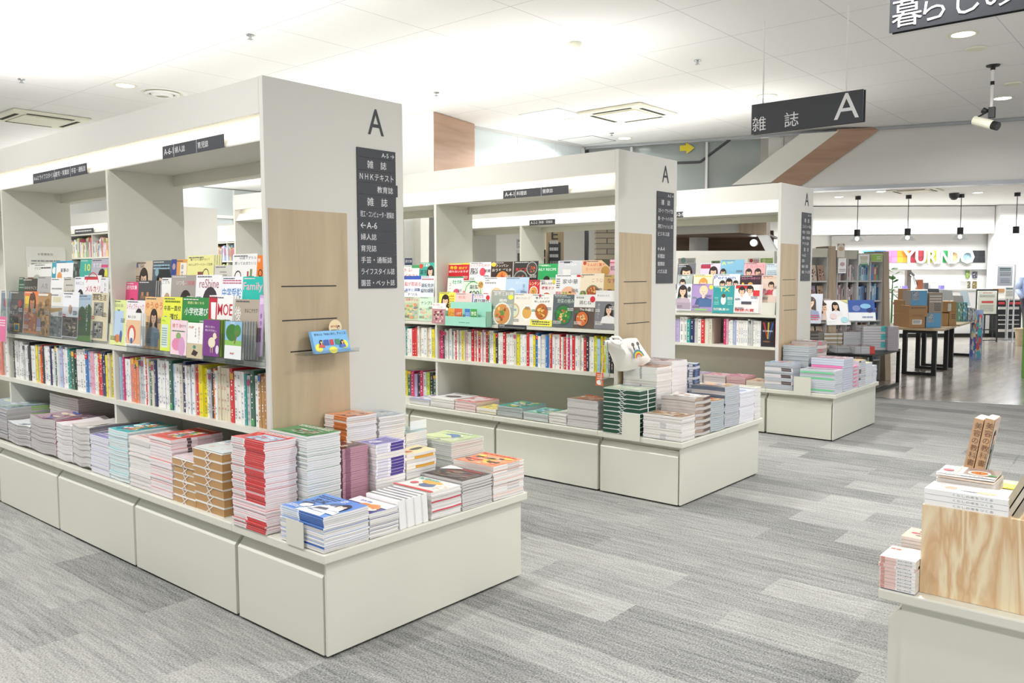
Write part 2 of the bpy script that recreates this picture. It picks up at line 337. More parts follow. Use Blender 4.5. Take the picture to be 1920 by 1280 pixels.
m = MB(); m.obox(g1-Z*.85, X*.08, Y*.1, Z*.84); struct('trim_7', m, 'white')
# far walls
m = MB(); m.face([(-14, 14, 0), (16, 14, 0), (16, 14, CEIL), (-14, 14, CEIL)]); struct('wall_back', m, 'white')
# lobby wall behind the counter
bw0, bw1 = far(1330, 500, 21.8), far(2200, 500, 21.8); bw0.z = bw1.z = 0
BD = (bw1-bw0).normalized(); BN = Vector((BD.y, -BD.x, 0))
if BN.dot(Vector(CAM)-bw0) < 0: BN = -BN
def bp_(x, y, n=0):
    d = FW + RT*(x-960)/F - UP*(y-640-PY)/F; nv = np.array(BN); q0 = np.array(bw0)+nv*n
    return Vector(CAM + d*((q0-CAM)@nv)/(d@nv))
m = MB(); m.obox(bw0-BD*4-BN*.1, (bw1-bw0)*1.8, BN*.1, Z*CEIL); struct('wall_lobby', m, 'white')
a, b = bp_(1500, 440, .5), bp_(1864, 437, .5)
m = MB(); m.prism([a, b, Vector((b.x, b.y, CEIL-.02)), Vector((a.x, a.y, CEIL-.02))], -BN*.48); struct('wall_soffit', m, 'white')
a, b = bp_(1560, 505, .12), bp_(1861, 505, .12); a2, b2 = bp_(1560, 442, .12), bp_(1861, 438, .12)
m = MB(); m.prism([a, b, b2, a2], -BN*.1); struct('wall_signboard', m, 'grey')
a, b = bp_(1866, 640, .7), bp_(2000, 640, .7)
m = MB(); m.prism([Vector((a.x, a.y, 0)), Vector((b.x, b.y, 0)), Vector((b.x, b.y, CEIL-.01)), Vector((a.x, a.y, CEIL-.01))], -BN*.5); struct('wall_pier', m, 'white')
gp = wl(5.9, .3); gp = far(1919, 600, 12.0)
m = MB(); m.box((gp.x, gp.y-.45, 0), (gp.x+.3, gp.y, 2.5)); struct('wall_green_column', m, 'green')
area('lobby_light', (bp_(1700, 400, 1.3).x, bp_(1700, 400, 1.3).y, CEIL-.05), 7, .5, 190, (0, 0, math.atan2(BD.y, BD.x)), spread=140)
for q_ in (far(1640, 700, 13.5), far(1850, 700, 13.5), far(1740, 700, 16)):
    area('lobby_downlight', (q_.x, q_.y, CEIL-.04), .3, .3, 28, disk=True)

# ------------------------------------------------------------------ gondolas and base cabinets
XA, XB, YE, W, HT, TZ = .159, .966, .592, 1.19, 2.368, .43
XC = (XA+XB)/2; FB, BB = 2.212, 2.10      # fascia bottom, light board bottom
SH1, SH2 = 1.118, .808
def base_unit(s, x0, x1, y0, y1, label, end=None):
    """base cabinet with a tray top; a drawer front on -X (and +X) with the slanted finger recess; end='Y' adds the flat end board"""
    t = thing('base_cabinet', label, 'cabinet', (x0, y0, 0), 'base cabinets under the gondolas')
    m = MB(); yy = y0+(.012 if end else .006)
    m.box((x0+.045, yy, .01), (x1-.045, y1-.006, .40)); m.build('body', 'steel', t)
    m = MB(); m.box((x0+.03, yy+.01, 0), (x1-.03, y1-.01, .012)); m.build('plinth', 'gap', t)
    if end:
        m = MB(); m.box((x0+.004, y0, .012), (x1-.004, y0+.012, .388)); m.build('end_board', 'steel', t, bevel=.002)
    for sx, X0, d in ((1, x0, 1), (-1, x1, -1)):
        m = MB(); pr = [(0, .012), (0, .325), (.034, .362), (.044, .362), (.044, .012)]; a, b = yy+.008, y1-.010
        m.prism([(X0+d*p[0], a, p[1]) for p in (pr if d > 0 else pr[::-1])], (0, b-a, 0)); m.build('drawer_front', 'steel', t, bevel=.0015)
    m = MB(); o_ = .022
    ya = y0-(o_ if end else 0)
    m.box((x0-o_, ya, .392), (x1+o_, y1-.0015, TZ)); m.build('tray_top', 'steel', t, bevel=.005)
    return t
NAMES = ['nearest gondola', 'middle gondola', 'farthest gondola']
seams = [0, .635, 1.60, 2.57, 3.54, 4.51, 5.48]
POS = ['at the end by the aisle', 'second from the aisle end', 'third from the aisle end', 'fourth from the aisle end', 'fifth from the aisle end', 'farthest from the aisle']
for gi, s in enumerate((S1, S2, S3)):
    for k in range(6 if gi < 2 else 5):
        base_unit(s, s, s+W, seams[k], seams[k+1], f'cream metal base cabinet under the {NAMES[gi]}, {POS[k]}', end=(k == 0))
DIV = {0: [2.14, 3.762, 5.36], 1: [2.403, 3.95, 5.45], 2: [2.2, 3.80, 4.9]}
def slab(s, name, a, b, mat, t, bevel=0): m = MB(); m.box((s+a[0], a[1], a[2]), (s+b[0], b[1], b[2])); return m.build(name, mat, t, bevel=bevel)
DIRS = [
 [('r', 'A-5 →', .045), ('c', '雑　誌', .062), ('l', 'ＮＨＫテキスト', .058), ('x', '教育誌', .058), ('c', '雑　誌', .066), ('l', '理工・コンピュータ・建築誌', .054), ('l', '←A-6', .056), ('l', '婦人誌', .056), ('l', '育児誌', .056), ('l', '手芸・通販誌', .056), ('l', 'ライフスタイル誌', .056), ('l', '園芸・ペット誌', .056)],
 [('r', 'A-3 →', .045), ('c', '雑　誌', .062), ('l', 'スポーツ・アウトドア誌', .058), ('l', '車・オートバイ誌', .055), ('l', '男性ファッション誌', .055), ('l', 'ビジネス誌', .055), ('l', '', .055), ('l', '←A-4', .05), ('l', '料理誌', .055), ('l', '健康誌', .055), ('l', 'パズル誌', .055), ('l', '', .06)],
 [('r', 'A-1 →', .045), ('c', '雑　誌', .062), ('l', 'コンピュータ誌', .055), ('l', '総合・文芸誌', .055), ('l', '趣味・教養誌', .055), ('l', 'アイドル誌', .055), ('c', '雑　誌', .062), ('l', '←A-2', .05), ('l', '音楽', .055), ('l', '映画・芸能', .055), ('l', '演劇・テレビ誌', .055), ('l', '', .06)]]
GOND = []
for gi, s in enumerate((S1, S2, S3)):
    nm = NAMES[gi]; Yf = DIV[gi][-1]
    g = thing('magazine_gondola', ['double sided cream magazine gondola standing nearest the camera', 'double sided cream magazine gondola, the middle of three', 'double sided cream magazine gondola farthest from the camera'][gi], 'shelving', (s+XC, YE, TZ), 'A gondolas')
    GOND.append(g)
    ep = slab(s, 'end_panel', (XA, YE, TZ+.001), (XB, YE+.03, HT), 'panel', g, .002)
    slab(s, 'wood_inlay', (XA+.012, YE-.002, TZ+.002), (.603, YE, 1.80), 'maple', ep)
    m = MB()
    for (a, b, z) in ((.23, .532, 1.456), (.23, .532, 1.303), (.27, .576, 1.16)): m.box((s+a, YE-.0035, z-.0025), (s+b, YE-.002, z+.0025))
    m.build('display_slot', 'black', ep)
    m = MB(); m.text('A', (s+.741, YE-.002, 2.19), X, Z, .125, '#3b3d42', w=.10); m.build('letter', 'matt', ep)
    fe = slab(s, 'far_end_panel', (XA, Yf, TZ+.001), (XB, Yf+.03, HT), 'panel', g)
    for (a, b) in ((XA, XA+.018), (XB-.018, XB)): slab(s, 'fascia', (a, YE+.03, FB), (b, Yf, HT-.002), 'panel', g)
    slab(s, 'top_tray', (XA+.10, YE+.03, 2.235), (XB-.10, Yf, 2.25), 'shade', g)
    for d in (1, -1):
        fx = (lambda v: s+v) if d > 0 else (lambda v: s+2*XC-v)
        # slanting light board, its soffit and the centre beam
        m = MB(); m.prism([(fx(XA+.012), YE+.03, BB), (fx(XA+.018), YE+.03, BB), (fx(XA+.11), YE+.03, 2.25), (fx(XA+.10), YE+.03, 2.25)], (0, Yf-YE-.03, 0)); m.build('light_board', 'panel', g)
        m = MB(); m.box((min(fx(XA+.012), fx(XC)), YE+.03, BB-.006), (max(fx(XA+.012), fx(XC)), Yf, BB)); m.build('soffit', 'panel', g)
        m = MB(); m.box((min(fx(XA+.03), fx(XA+.045)), YE+.05, FB+.012), (max(fx(XA+.03), fx(XA+.045)), Yf-.05, FB+.027)); m.build('light_tube', 'tube', g)
        for z, nmz in ((SH1, 'rack_shelf'), (SH2, 'lower_shelf')):
            m = MB(); m.box((min(fx(XA), fx(XC-.012)), YE+.03, z-.026), (max(fx(XA), fx(XC-.012)), Yf, z)); m.build(nmz, 'steel', g)
        ys = DIV[gi][:-1]
        for y in ys:
            m = MB(); m.box((min(fx(XA+.004), fx(XC-.012)), y-.012, TZ+.002), (max(fx(XA+.004), fx(XC-.012)), y+.012, SH2-.026))
            m.box((min(fx(XA+.004), fx(XC-.012)), y-.012, SH2), (max(fx(XA+.004), fx(XC-.012)), y+.012, SH1-.026)); m.build('lower_divider', 'steel', g)
            if d > 0:
                m = MB(); m.box((fx(XA+.004), y-.012, SH1), (fx(XC+.04), y+.012, BB-.006)); m.build('upper_divider', 'steel', g)
        # stepped rack holding the face-out magazines, one per bay with slanted cheek plates
        yb = [YE+.03]+ys+[Yf]
        for a, b in zip(yb[:-1], yb[1:]):
            a += .014; b -= .014; m = MB()
            pr = [(XA+q_[0], SH1+q_[1]) for q_ in ((.010, .001), (.020, .118), (.074, .118), (.083, .216), (.140, .216), (.147, .29), (.18, .29), (.18, .001))]
            m.prism([(fx(p[0]), a, p[1]) for p in pr], (0, b-a, 0)); rk = m.build('step_rack', 'steel', g)
            ck = [(XA+.004, SH1+.001), (XA+.004, SH1+.13), (XA+.13, SH1+.40), (XA+.18, SH1+.40), (XA+.18, SH1+.001)]
            for yy in (a-.010, b+.006): m = MB(); m.prism([(fx(p[0]), yy, p[1]) for p in ck], (0, .004, 0)); m.build('cheek_plate', 'acrylic', rk)
    slab(s, 'back_board', (XC-.012, YE+.03, TZ+.002), (XC+.012, Yf, SH1-.03), 'shade', g)
    slab(s, 'centre_beam', (XC-.02, YE+.03, 2.03), (XC+.02, Yf, BB-.006), 'shade', g)
    # directory sign on the end panel
    rows = DIRS[gi]; x0, x1, z0, z1 = .667, .911, 1.44, 2.12
    t = thing('directory_sign', f'dark directory sign of stacked Japanese category plates on the end panel of the {nm}', 'sign', (s+x0, YE, z0), 'directory signs on the end panels')
    tot = sum(r[2] for r in rows); z = z1
    for al, tx, h in rows:
        h = h*(z1-z0)/tot; m = MB().mat('dark'); dx = .012 if al == 'x' else 0
        m.box((s+x0, YE-.006, z-h+.0012), (s+x1+dx, YE-.0005, z)); m.mat('matt'); th = h*(.62 if al == 'c' else .56)
        zc = z-h/2-th/2; y_ = YE-.0068
        if tx:
            if al == 'r': m.text(tx, (s+x1-.01, y_, zc), X, Z, th*.85, '#e9e9ea', right=True)
            elif al == 'c': m.text(tx, (s+(x0+x1)/2, y_, zc), X, Z, th, '#e9e9ea', center=True)
            elif al == 'x': m.text(tx, (s+x1-.02, y_, zc), X, Z, th, '#e9e9ea', right=True)
            else:
                v = glyphs(tx); k = (v[3]-v[2])/(v[5]-v[4])*th
                m.text(tx, (s+x0+.014, y_, zc), X, Z, th, '#e9e9ea', w=min(k, x1-x0-.03))
        m.build('plate', None, t); z -= h
# strips naming the shelves on the light boards: pixel ends on the face of the light board
def shelf_sign(s, xl, xr, yt, yb, parts, label, name='shelf_sign', cut=None):
    x = s+XA+.004; a = at(xl, yt, 'x', x); b = at(xr, yt, 'x', x); zb = BB-.008 if yb is None else at(xl, yb, 'x', x).z
    H = .062 if yb is None else a.z-zb; L = a.y-b.y
    m = MB().mat('dark'); m.box((x-.004, b.y, zb), (x, a.y, zb+H)); m.mat('matt')
    for u, tx in parts: m.text(tx, (x-.0048, a.y-L*u, zb+H*.27), nY, Z, H*.5, '#f0f0f0')
    for u, tx in parts[1:]: m.box((x-.0045, a.y-L*(u-.02)-.001, zb), (x-.004, a.y-L*(u-.02)+.001, zb+H), '#e8e8e8')
    return tag(m.build(name), label, 'sign', 'shelf signs on the light boards')
shelf_sign(S1, 306, 421, 283, None, [(.03, 'A-6-1'), (.22, '婦人誌'), (.60, '育児誌')], 'dark strip sign reading A-6-1 on the light board of the nearest gondola')
shelf_sign(S1, 63, 164, 331, None, [(.02, 'A-6-2 ライフスタイル誌'), (.45, '住宅・実業誌'), (.74, '手芸・通販誌')], 'dark strip sign reading A-6-2 on the light board of the nearest gondola')
shelf_sign(S2, 944, 1066, 345, None, [(.03, 'A-4-1'), (.22, '料理誌'), (.62, '健康誌')], 'dark strip sign reading A-4-1 on the light board of the middle gondola')
shelf_sign(S3, 993, 1041, 405, None, [(.05, 'A-2-2'), (.4, '映画・芸能誌')], 'dark strip sign reading A-2-2 on the light board of the farthest gondola')
shelf_sign(S3, 1235, 1281, 392, None, [(.05, 'テレビ誌'), (.66, 'A-2-1')], 'dark strip sign reading A-2-1 on the light board of the farthest gondola')
shelf_sign(S2, 934, 987, 616, 608+14, [(.06, '□専門料理')], 'small black strip sign on the rack shelf edge of the middle gondola') if False else None
m = MB().mat('dark'); a = at(934, 609, 'x', S2+XA-.002); b = at(987, 619, 'x', S2+XA-.002)
m.box((S2+XA-.004, b.y, 1.093), (S2+XA-.001, a.y, 1.123)); m.mat('matt').text('□専門料理', (S2+XA-.0046, a.y-.01, 1.108), nY, Z, .011, '#ffffff'); m.box((S2+XA-.0044, b.y+.015, 1.100), (S2+XA-.004, a.y-.01, 1.103), '#bbbbbb')
tag(m.build('shelf_sign'), 'small black strip sign on the rack shelf edge of the middle gondola', 'sign')

# ------------------------------------------------------------------ hanging signs
def hang_sign(x, y0, y1, z0, z1, label, texts, rods):
    t = thing('hanging_sign', label, 'sign', (x, (y0+y1)/2, z0))
    m = MB(); m.box((x-.018, y0, z0), (x-.012, y1, z1)); m.box((x+.012, y0-.004, z0), (x+.018, y1-.004, z1)); m.box((x-.012, y0+.02, z0+.02), (x+.012, y1-.02, z1-.02)); b = m.build('board', 'dark', t)
    for tx, u, v, h in texts: m = MB(); m.text(tx, (x-.0192, y1-u, z0+v), nY, Z, h, '#e6e6e8'); m.build('lettering', 'matt', b)
    for yy in rods: m = MB(); m.cyl((x, yy, z1-.03), (x, yy, CEIL-.001), .006, n=8); m.build('rod', 'white', t)
a, b = at(1408.5, 249, 'x', 3.70), at(1617.5, 231, 'x', 3.70); zt = at(1408.5, 193.5, 'x', 3.70).z; zb = (a.z+b.z)/2; zt = zb+(zt-a.z)
hang_sign(3.718, b.y, a.y, zb, zt, 'dark hanging sign with two kanji and a white letter A over the aisle', [('雑', .008, .018, .098), ('誌', .24, .022, .098), ('A', a.y-b.y-.185, .03, .165)], [at(1431, 38, 'z', CEIL).y, at(1593, 8, 'z', CEIL).y])
q1 = at(1667, 62, 'z', zb)
hang_sign(q1.x+.018, q1.y-.95, q1.y, zb, zb+.30, 'dark hanging sign with large white Japanese lettering at the top right corner', [('暮', .010, .016, .112), ('ら', .128, .02, .098), ('し', .248, .022, .100), ('の', .346, .026, .088), ('本', .462, .018, .115)], [q1.y-.25, q1.y-.7])

# ------------------------------------------------------------------ ceiling fittings
def downlight(p, label, r=.085):
    t = thing('downlight', label, 'ceiling light', (p.x, p.y, CEIL), 'round downlights in the ceiling')
    m = MB(); m.lathe((p.x, p.y, CEIL), [(r+.018, -.001), (r+.018, -.006), (r, -.006), (r-.01, -.0015)], 24); m.build('trim_ring', 'ac', t)
    m = MB(); m.lathe((p.x, p.y, CEIL), [(0, -.003), (r-.008, -.003)], 24); m.build('lamp', 'lamp', t)
for (x, y), lb in zip([(235, 160), (1437, 180), (1072, 225), (1036, 252), (1171, 259), (1806, 64), (1880, 184)],
    ['left over the nearest gondola beside the round air diffuser', 'above the hanging sign with the letter A', 'between the access hatch and the air conditioner', 'left of the pair over the frosted glass screen', 'nearest the slanting shop front over the middle gondola', 'just under the hanging sign at the top right', 'beside the hanging security camera']):
    downlight(at(x, y, 'z', CEIL), 'lit round downlight, '+lb)
def cassette(c, sz, label, ang=0):
    t = thing('air_conditioner', label, 'air conditioner', (c.x, c.y, CEIL)); h = sz/2
    m = MB(); m.box((c.x-h, c.y-h, CEIL-.03), (c.x+h, c.y+h, CEIL-.001)); m.build('panel', 'ac', t, bevel=.012)
    m = MB(); g = h*.62; m.box((c.x-g, c.y-g, CEIL-.042), (c.x+g, c.y+g, CEIL-.03)); m.build('intake_grille', 'ac', t, bevel=.006)
    for k, (dx, dy) in enumerate(((1, 0), (-1, 0), (0, 1), (0, -1))):
        m = MB(); cx_, cy_ = c.x+dx*h*.78, c.y+dy*h*.78; lx, ly = (h*.05, h*.6) if dx else (h*.6, h*.05)
        m.box((cx_-lx, cy_-ly, CEIL-.034), (cx_+lx, cy_+ly, CEIL-.029)); m.build('outlet_slot', 'gap', t)
ac = [at(*q_, 'z', CEIL) for q_ in ((1090, 208), (1200, 193), (1270, 213), (1150, 228))]
cassette(sum(ac, Vector())/4, .8, 'square ceiling air conditioner over the middle gondola')
ac = [at(*q_, 'z', CEIL) for q_ in ((0, 213), (30, 203), (160, 225), (100, 240))]
cassette(sum(ac, Vector())/4, .8, 'square ceiling air conditioner at the far left')
a = at(304, 174, 'z', CEIL)
t = thing('air_diffuser', 'round white air diffuser in the ceiling at left', 'air diffuser', (a.x, a.y, CEIL))
for r_, dz in ((.23, .012), (.16, .03), (.10, .045)):
    m = MB(); m.lathe((a.x, a.y, CEIL), [(r_, -.001-(.23-r_)*.12), (r_-.01, -dz), (r_-.045, -dz+.012)], 32); m.build('ring', 'white', t, smooth=True)
m = MB(); m.lathe((a.x, a.y, CEIL), [(.22, -.0015), (0, -.0015)], 32); m.build('recess', 'ac', t)
def hatch(q4, label):
    P = [at(*q_, 'z', CEIL) for q_ in q4]; c = sum(P, Vector())/4; t = thing('access_hatch', label, 'hatch', (c.x, c.y, CEIL), 'ceiling access hatches'); h = .27
    m = MB()
    for dx, dy, lx, ly in ((h, 0, .006, h), (-h, 0, .006, h), (0, h, h, .006), (0, -h, h, .006)): m.box((c.x+dx-lx, c.y+dy-ly, CEIL-.004), (c.x+dx+lx, c.y+dy+ly, CEIL-.0005))
    m.build('frame', 'chrome', t); m = MB(); m.box((c.x-h, c.y-h, CEIL-.002), (c.x+h, c.y+h, CEIL-.0006)); m.build('lid', 'white', t)
hatch(((992, 215), (1044, 207), (1083, 216), (1030, 224)), 'square access hatch with thin grey frame left of the middle air conditioner')
hatch(((1064, 262), (1109, 257), (1139, 264), (1092, 269)), 'square access hatch with thin grey frame near the shop front corner')
for (x, y), k in (((1078, 80), 'detector'), ((1308, 113), 's'), ((1147, 249), 's'), ((469, 65), 's'), ((818, 173), 's'), ((40, 148), 's')):
    p = at(x, y, 'z', CEIL)
    if k == 'detector':
        m = MB(); m.lathe((p.x, p.y, CEIL), [(.05, -.001), (.05, -.02), (.035, -.03), (.03, -.045), (0, -.048)], 24); tag(m.build('smoke_detector', 'ac', smooth=True), 'round cream smoke detector on the ceiling', 'smoke detector')
    else:
        m = MB(); m.lathe((p.x, p.y, CEIL), [(.03, -.001), (.028, -.008), (.01, -.01), (.01, -.03), (0, -.03)], 12); m.box((p.x-.016, p.y-.016, CEIL-.034), (p.x+.016, p.y+.016, CEIL-.031))
        tag(m.build('sprinkler_head', 'chrome'), {1308: 'small sprinkler head in the ceiling left of the hanging letter A sign', 1147: 'small sprinkler head in the ceiling below the air conditioner', 469: 'small sprinkler head in the ceiling above the nearest gondola end', 818: 'small sprinkler head in the ceiling over the aisle behind the nearest gondola', 40: 'small sprinkler head in the ceiling at the far left'}[x], 'sprinkler', 'ceiling sprinklers')
for (x, y, lb) in ((1830, 90, 'small round ceiling speaker right of the downlight under the corner sign'), (1900, 156, 'oval looking round ceiling speaker at the right edge')):
    p = at(x, y, 'z', CEIL); m = MB(); m.lathe((p.x, p.y, CEIL), [(.075, -.001), (.07, -.012), (.05, -.014), (0, -.014)], 24); tag(m.build('ceiling_speaker', 'ac'), lb, 'speaker')
# security camera hanging on its pole
p = at(1862, 122, 'z', CEIL); t = thing('security_camera', 'black and cream security camera hanging from the ceiling on a thin pole', 'camera', (p.x, p.y, CEIL)); zl = at(1862, 205, 'x', p.x).z
m = MB(); m.lathe((p.x, p.y, CEIL), [(.055, -.001), (.05, -.012), (.02, -.018), (.018, -.04), (0, -.04)], 20); m.build('ceiling_mount', 'black', t)
m = MB(); m.cyl((p.x, p.y, CEIL-.04), (p.x, p.y, zl), .011, n=10); pl = m.build('pole', 'white', t)
m = MB(); zc = (CEIL+zl)/2+.02; m.cyl((p.x, p.y, zc), (p.x, p.y, zc+.03), .016, n=10); m.build('clamp_ring', 'black', pl)
m = MB(); m.obox((p.x-.02, p.y-.03, zl-.07), X*.045, Y*.05, Z*.09); m.cyl((p.x-.03, p.y+.06, zl), (p.x-.03, p.y+.03, zl-.02), .025, n=12); m.tube([(p.x, p.y+.02, zl-.01), (p.x, p.y+.1, zl-.05), (p.x, p.y+.06, zl-.09)], .008); m.build('bracket', 'black', t, bevel=.004)
m = MB(); a_ = Vector((p.x+.02, p.y+.13, zl-.07)); b_ = Vector((p.x-.03, p.y-.02, zl-.135)); m.cyl(a_, b_, .038, n=16); cb = m.build('camera_body', 'ac', t)
m = MB(); d_ = (b_-a_).normalized(); m.cyl(b_, b_+d_*.05, .036, n=16); m.build('lens', 'black', cb)

# ------------------------------------------------------------------ printed covers
SK, HR = '#e9c3a6', '#2a1d18'
class Cover:
    """draws a list of flat printed shapes on a rectangle o + ux*w + uy*h"""
    def __init__(s, mb, o, ux, uy, w, h, eps=.00016):
        s.m = mb; s.o = Vector(o); s.ux = Vector(ux); s.uy = Vector(uy); s.w = w; s.h = h; s.n = s.ux.cross(s.uy).normalized(); s.k = 0; s.eps = eps
    def p(s, x, y): s.k_ = s.k*s.eps; return s.o+s.ux*(x*s.w)+s.uy*(y*s.h)+s.n*s.k_
    def draw(s, items):
        for it in items:
            s.k += 1; getattr(s, '_'+it[0])(*it[1:])
    def _r(s, x0, y0, x1, y1, c):
        nx, ny = (max(1, int(abs(x1-x0)*7)), max(1, int(abs(y1-y0)*7))) if getattr(s, 'fine', 0) else (1, 1)
        for i in range(nx):
            for j in range(ny):
                a, b = x0+(x1-x0)*i/nx, x0+(x1-x0)*(i+1)/nx; d, e = y0+(y1-y0)*j/ny, y0+(y1-y0)*(j+1)/ny
                s.m.face([s.p(a, d), s.p(b, d), s.p(b, e), s.p(a, e)], c)
    def _g(s, pts, c): s.m.face([s.p(*q_) for q_ in pts], c)
    def _e(s, x, y, rx, ry, c): s.m.disc(s.p(x, y), s.ux, s.uy, rx*s.w, ry*s.w, c, 16)
    def _a(s, x, y, r, ri, c, a0=0, a1=360): s.m.disc(s.p(x, y), s.ux, s.uy, r*s.w, r*s.w, c, 20, a0, a1, ri)
    def _t(s, t, x, y, h, c, w=None, b=1): s.m.text(t, s.p(x, y), s.ux, s.uy, h*s.h, c, w=(w*s.w if w else None), bold=bool(b))
    def _v(s, t, x, y, h, c, b=0):
        for i, ch in enumerate(t): s.m.text(ch, s.p(x, y-i*h*1.12*1.0), s.ux, s.uy, h*s.h*.9, c, bold=bool(b), nom=True)
    def _b(s, x0, y0, x1, y1, n, c, seed=1):
        """rows of small print"""
        r_ = random.Random(seed); hh = (y1-y0)/n
        for i in range(n):
            x = x0
            while x < x1-.03:
                l = min(r_.uniform(.03, .14), x1-x); s._r(x, y0+i*hh+hh*.25, x+l*.85, y0+i*hh+hh*.72, c); x += l
    def _m(s, x0, y0, x1, y1, cols, n=26, seed=3):
        """a photograph of many soft blobs"""
        r_ = random.Random(seed)
        s._r(x0, y0, x1, y1, cols[0])
        for i in range(int(n*1.8)):
            rx = r_.uniform(.03, .13)*(x1-x0); ry = r_.uniform(.02, .10)*(y1-y0)*s.h/s.w; cx = r_.uniform(x0+rx, x1-rx)
            ryv = ry*s.w/s.h; cy = r_.uniform(y0+ryv, y1-ryv) if y1-y0 > 2*ryv else (y0+y1)/2
            s.k += .25; s.m.disc(s.p(cx, cy), s.ux, s.uy, rx*s.w, ry*s.w, r_.choice(cols[1:]), 9)
    def _p(s, x, y, k, cl='#e8e4e0', hair=HR, skin=SK, long=1):
        """portrait: hair, shoulders, neck, face, fringe, eyes, mouth; k is the face half width"""
        q_ = s.w/s.h
        if long: s._g([(x-k*1.45, y+k*.6*q_), (x-k*1.75, y-k*2.6*q_), (x+k*1.75, y-k*2.6*q_), (x+k*1.45, y+k*.6*q_)], hair)
        s._e(x, y+k*.35*q_, k*1.45, k*1.55, hair); s.k += 1
        yb = y-k*2.0*q_; s._g([(x-k*2.9, max(0.005, yb-k*2.2*q_)), (x+k*2.9, max(0.005, yb-k*2.2*q_)), (x+k*2.3, yb-k*.3*q_), (x+k*.5, yb+k*.3*q_), (x-k*.5, yb+k*.3*q_), (x-k*2.3, yb-k*.3*q_)], cl); s.k += 1
        s._g([(x-k*.42, yb-k*.1*q_), (x+k*.42, yb-k*.1*q_), (x+k*.42, y-k*q_), (x-k*.42, y-k*q_)], skin); s.k += 1
        s._e(x, y, k, k*1.28, skin); s.k += 1
        s.m.disc(s.p(x, y+k*.35*q_), s.ux, s.uy, k*1.06*s.w, k*1.05*s.w, hair, 12, 15, 165); s.k += 1
        for d in (-1, 1): s._e(x+d*k*.42, y-k*.05*q_, k*.16, k*.09, '#2b211e')
        s._e(x, y-k*.68*q_, k*.27, k*.1, '#c2575a'); s._e(x, y-k*.33*q_, k*.08, k*.1, '#d9a88c')
    def _f(s, x, y, r, rim='#f2efe8', a='#c6793a', b='#7a8f3a', seed=2):
        """bowl of food"""
        s._e(x, y, r, r, rim); s.k += 1; s._e(x, y, r*.86, r*.86, a); r_ = random.Random(seed); q_ = s.w/s.h
        for i in range(22):
            t = r_.uniform(0, 6.28); d = r_.uniform(0, .62)*r; s.k += .2
            s._e(x+math.cos(t)*d, y+math.sin(t)*d*q_, r*r_.uniform(.07, .2), r*r_.uniform(.07, .17), r_.choice([a, b, b, '#e8c070', '#8c4a24', '#d65a3a']))
W_, K_, RD = '#ffffff', '#2a2c30', '#d8242c'
PB = '#d9d5cf'

# face-out magazine standing in the racks
def disp_mag(s, row, xl, xr, yt, bg, items, label, n=1, side='#efeeea', h=None, g=None, name='display_magazine', tilt=5, hold=False, cat='magazine', dxoff=0):
    top = {3: XA+.15, 2: XA+.085, 1: XA+.022, 0: XA-.05}[row]+dxoff; th = R(tilt if row else 4); x = s+top
    a = at(xl, yt, 'x', x); b = at(xr, yt, 'x', x); wd = a.y-b.y; zt = (a.z+b.z)/2
    hh = h or {3: .262, 2: .262, 1: .275, 0: .17}[row]
    if row == 1: hh = min(hh, (zt-SH1-.004)/math.cos(th))
    uy = Vector((math.sin(th), 0, math.cos(th))); o = Vector((x, a.y, zt))-uy*hh; nrm = nY.cross(uy).normalized()
    T = .005; m = MB().mat('pages')
    m.obox((0, 0, 0), nY*wd, uy*hh, -nrm*T, side)
    m.mat('print'); m.face([nrm*.0002, nY*wd+nrm*.0002, nY*wd+uy*hh+nrm*.0002, uy*hh+nrm*.0002], bg)
    c = Cover(m, nrm*.0003, nY, uy, wd, hh); c.draw(items)
    if row and wd > .1:
        lum = sum(lin(bg)); ink = '#5c5c66' if lum > 1.1 else '#e4e2da'; sd = int(xl*7+yt); c.draw([('b', .06, .945, .62, .985, 1, ink, sd), ('b', .68, .50, .95, .60, 3, ink, sd+1), ('b', .05, .10, .42, .20, 3, ink, sd+2), ('b', .04, .44, .26, .52, 2, ['#c8404a', '#3a6ab0', '#3a8a5a', ink][sd % 4], sd+3)])
    ob = m.build(name); ob.location = o; tag(ob, label, cat, g or 'face-out magazines in the racks')
    for k in range(1, n):
        mm = MB().mat('pages'); mm.obox((0, 0, 0), nY*wd, uy*hh, -nrm*T, side); mm.mat('print'); mm.face([nrm*.0002, nY*wd+nrm*.0002, nY*wd+uy*hh+nrm*.0002, uy*hh+nrm*.0002], side if row == 0 else bg)
        o2 = mm.build(name); o2.location = o-nrm*(T+.0012)*k+nY*.012*k+Z*.001*k
        tag(o2, label.split(',')[0]+', copy tucked behind the front one', cat, 'copies behind '+label[:40])
    return ob
G1r3, G1r2, G1r1 = 'back row of the nearest gondola rack', 'middle row of the nearest gondola rack', 'front row of the nearest gondola rack'
A = 'nearest gondola, right bay'; B = 'nearest gondola, left bay'
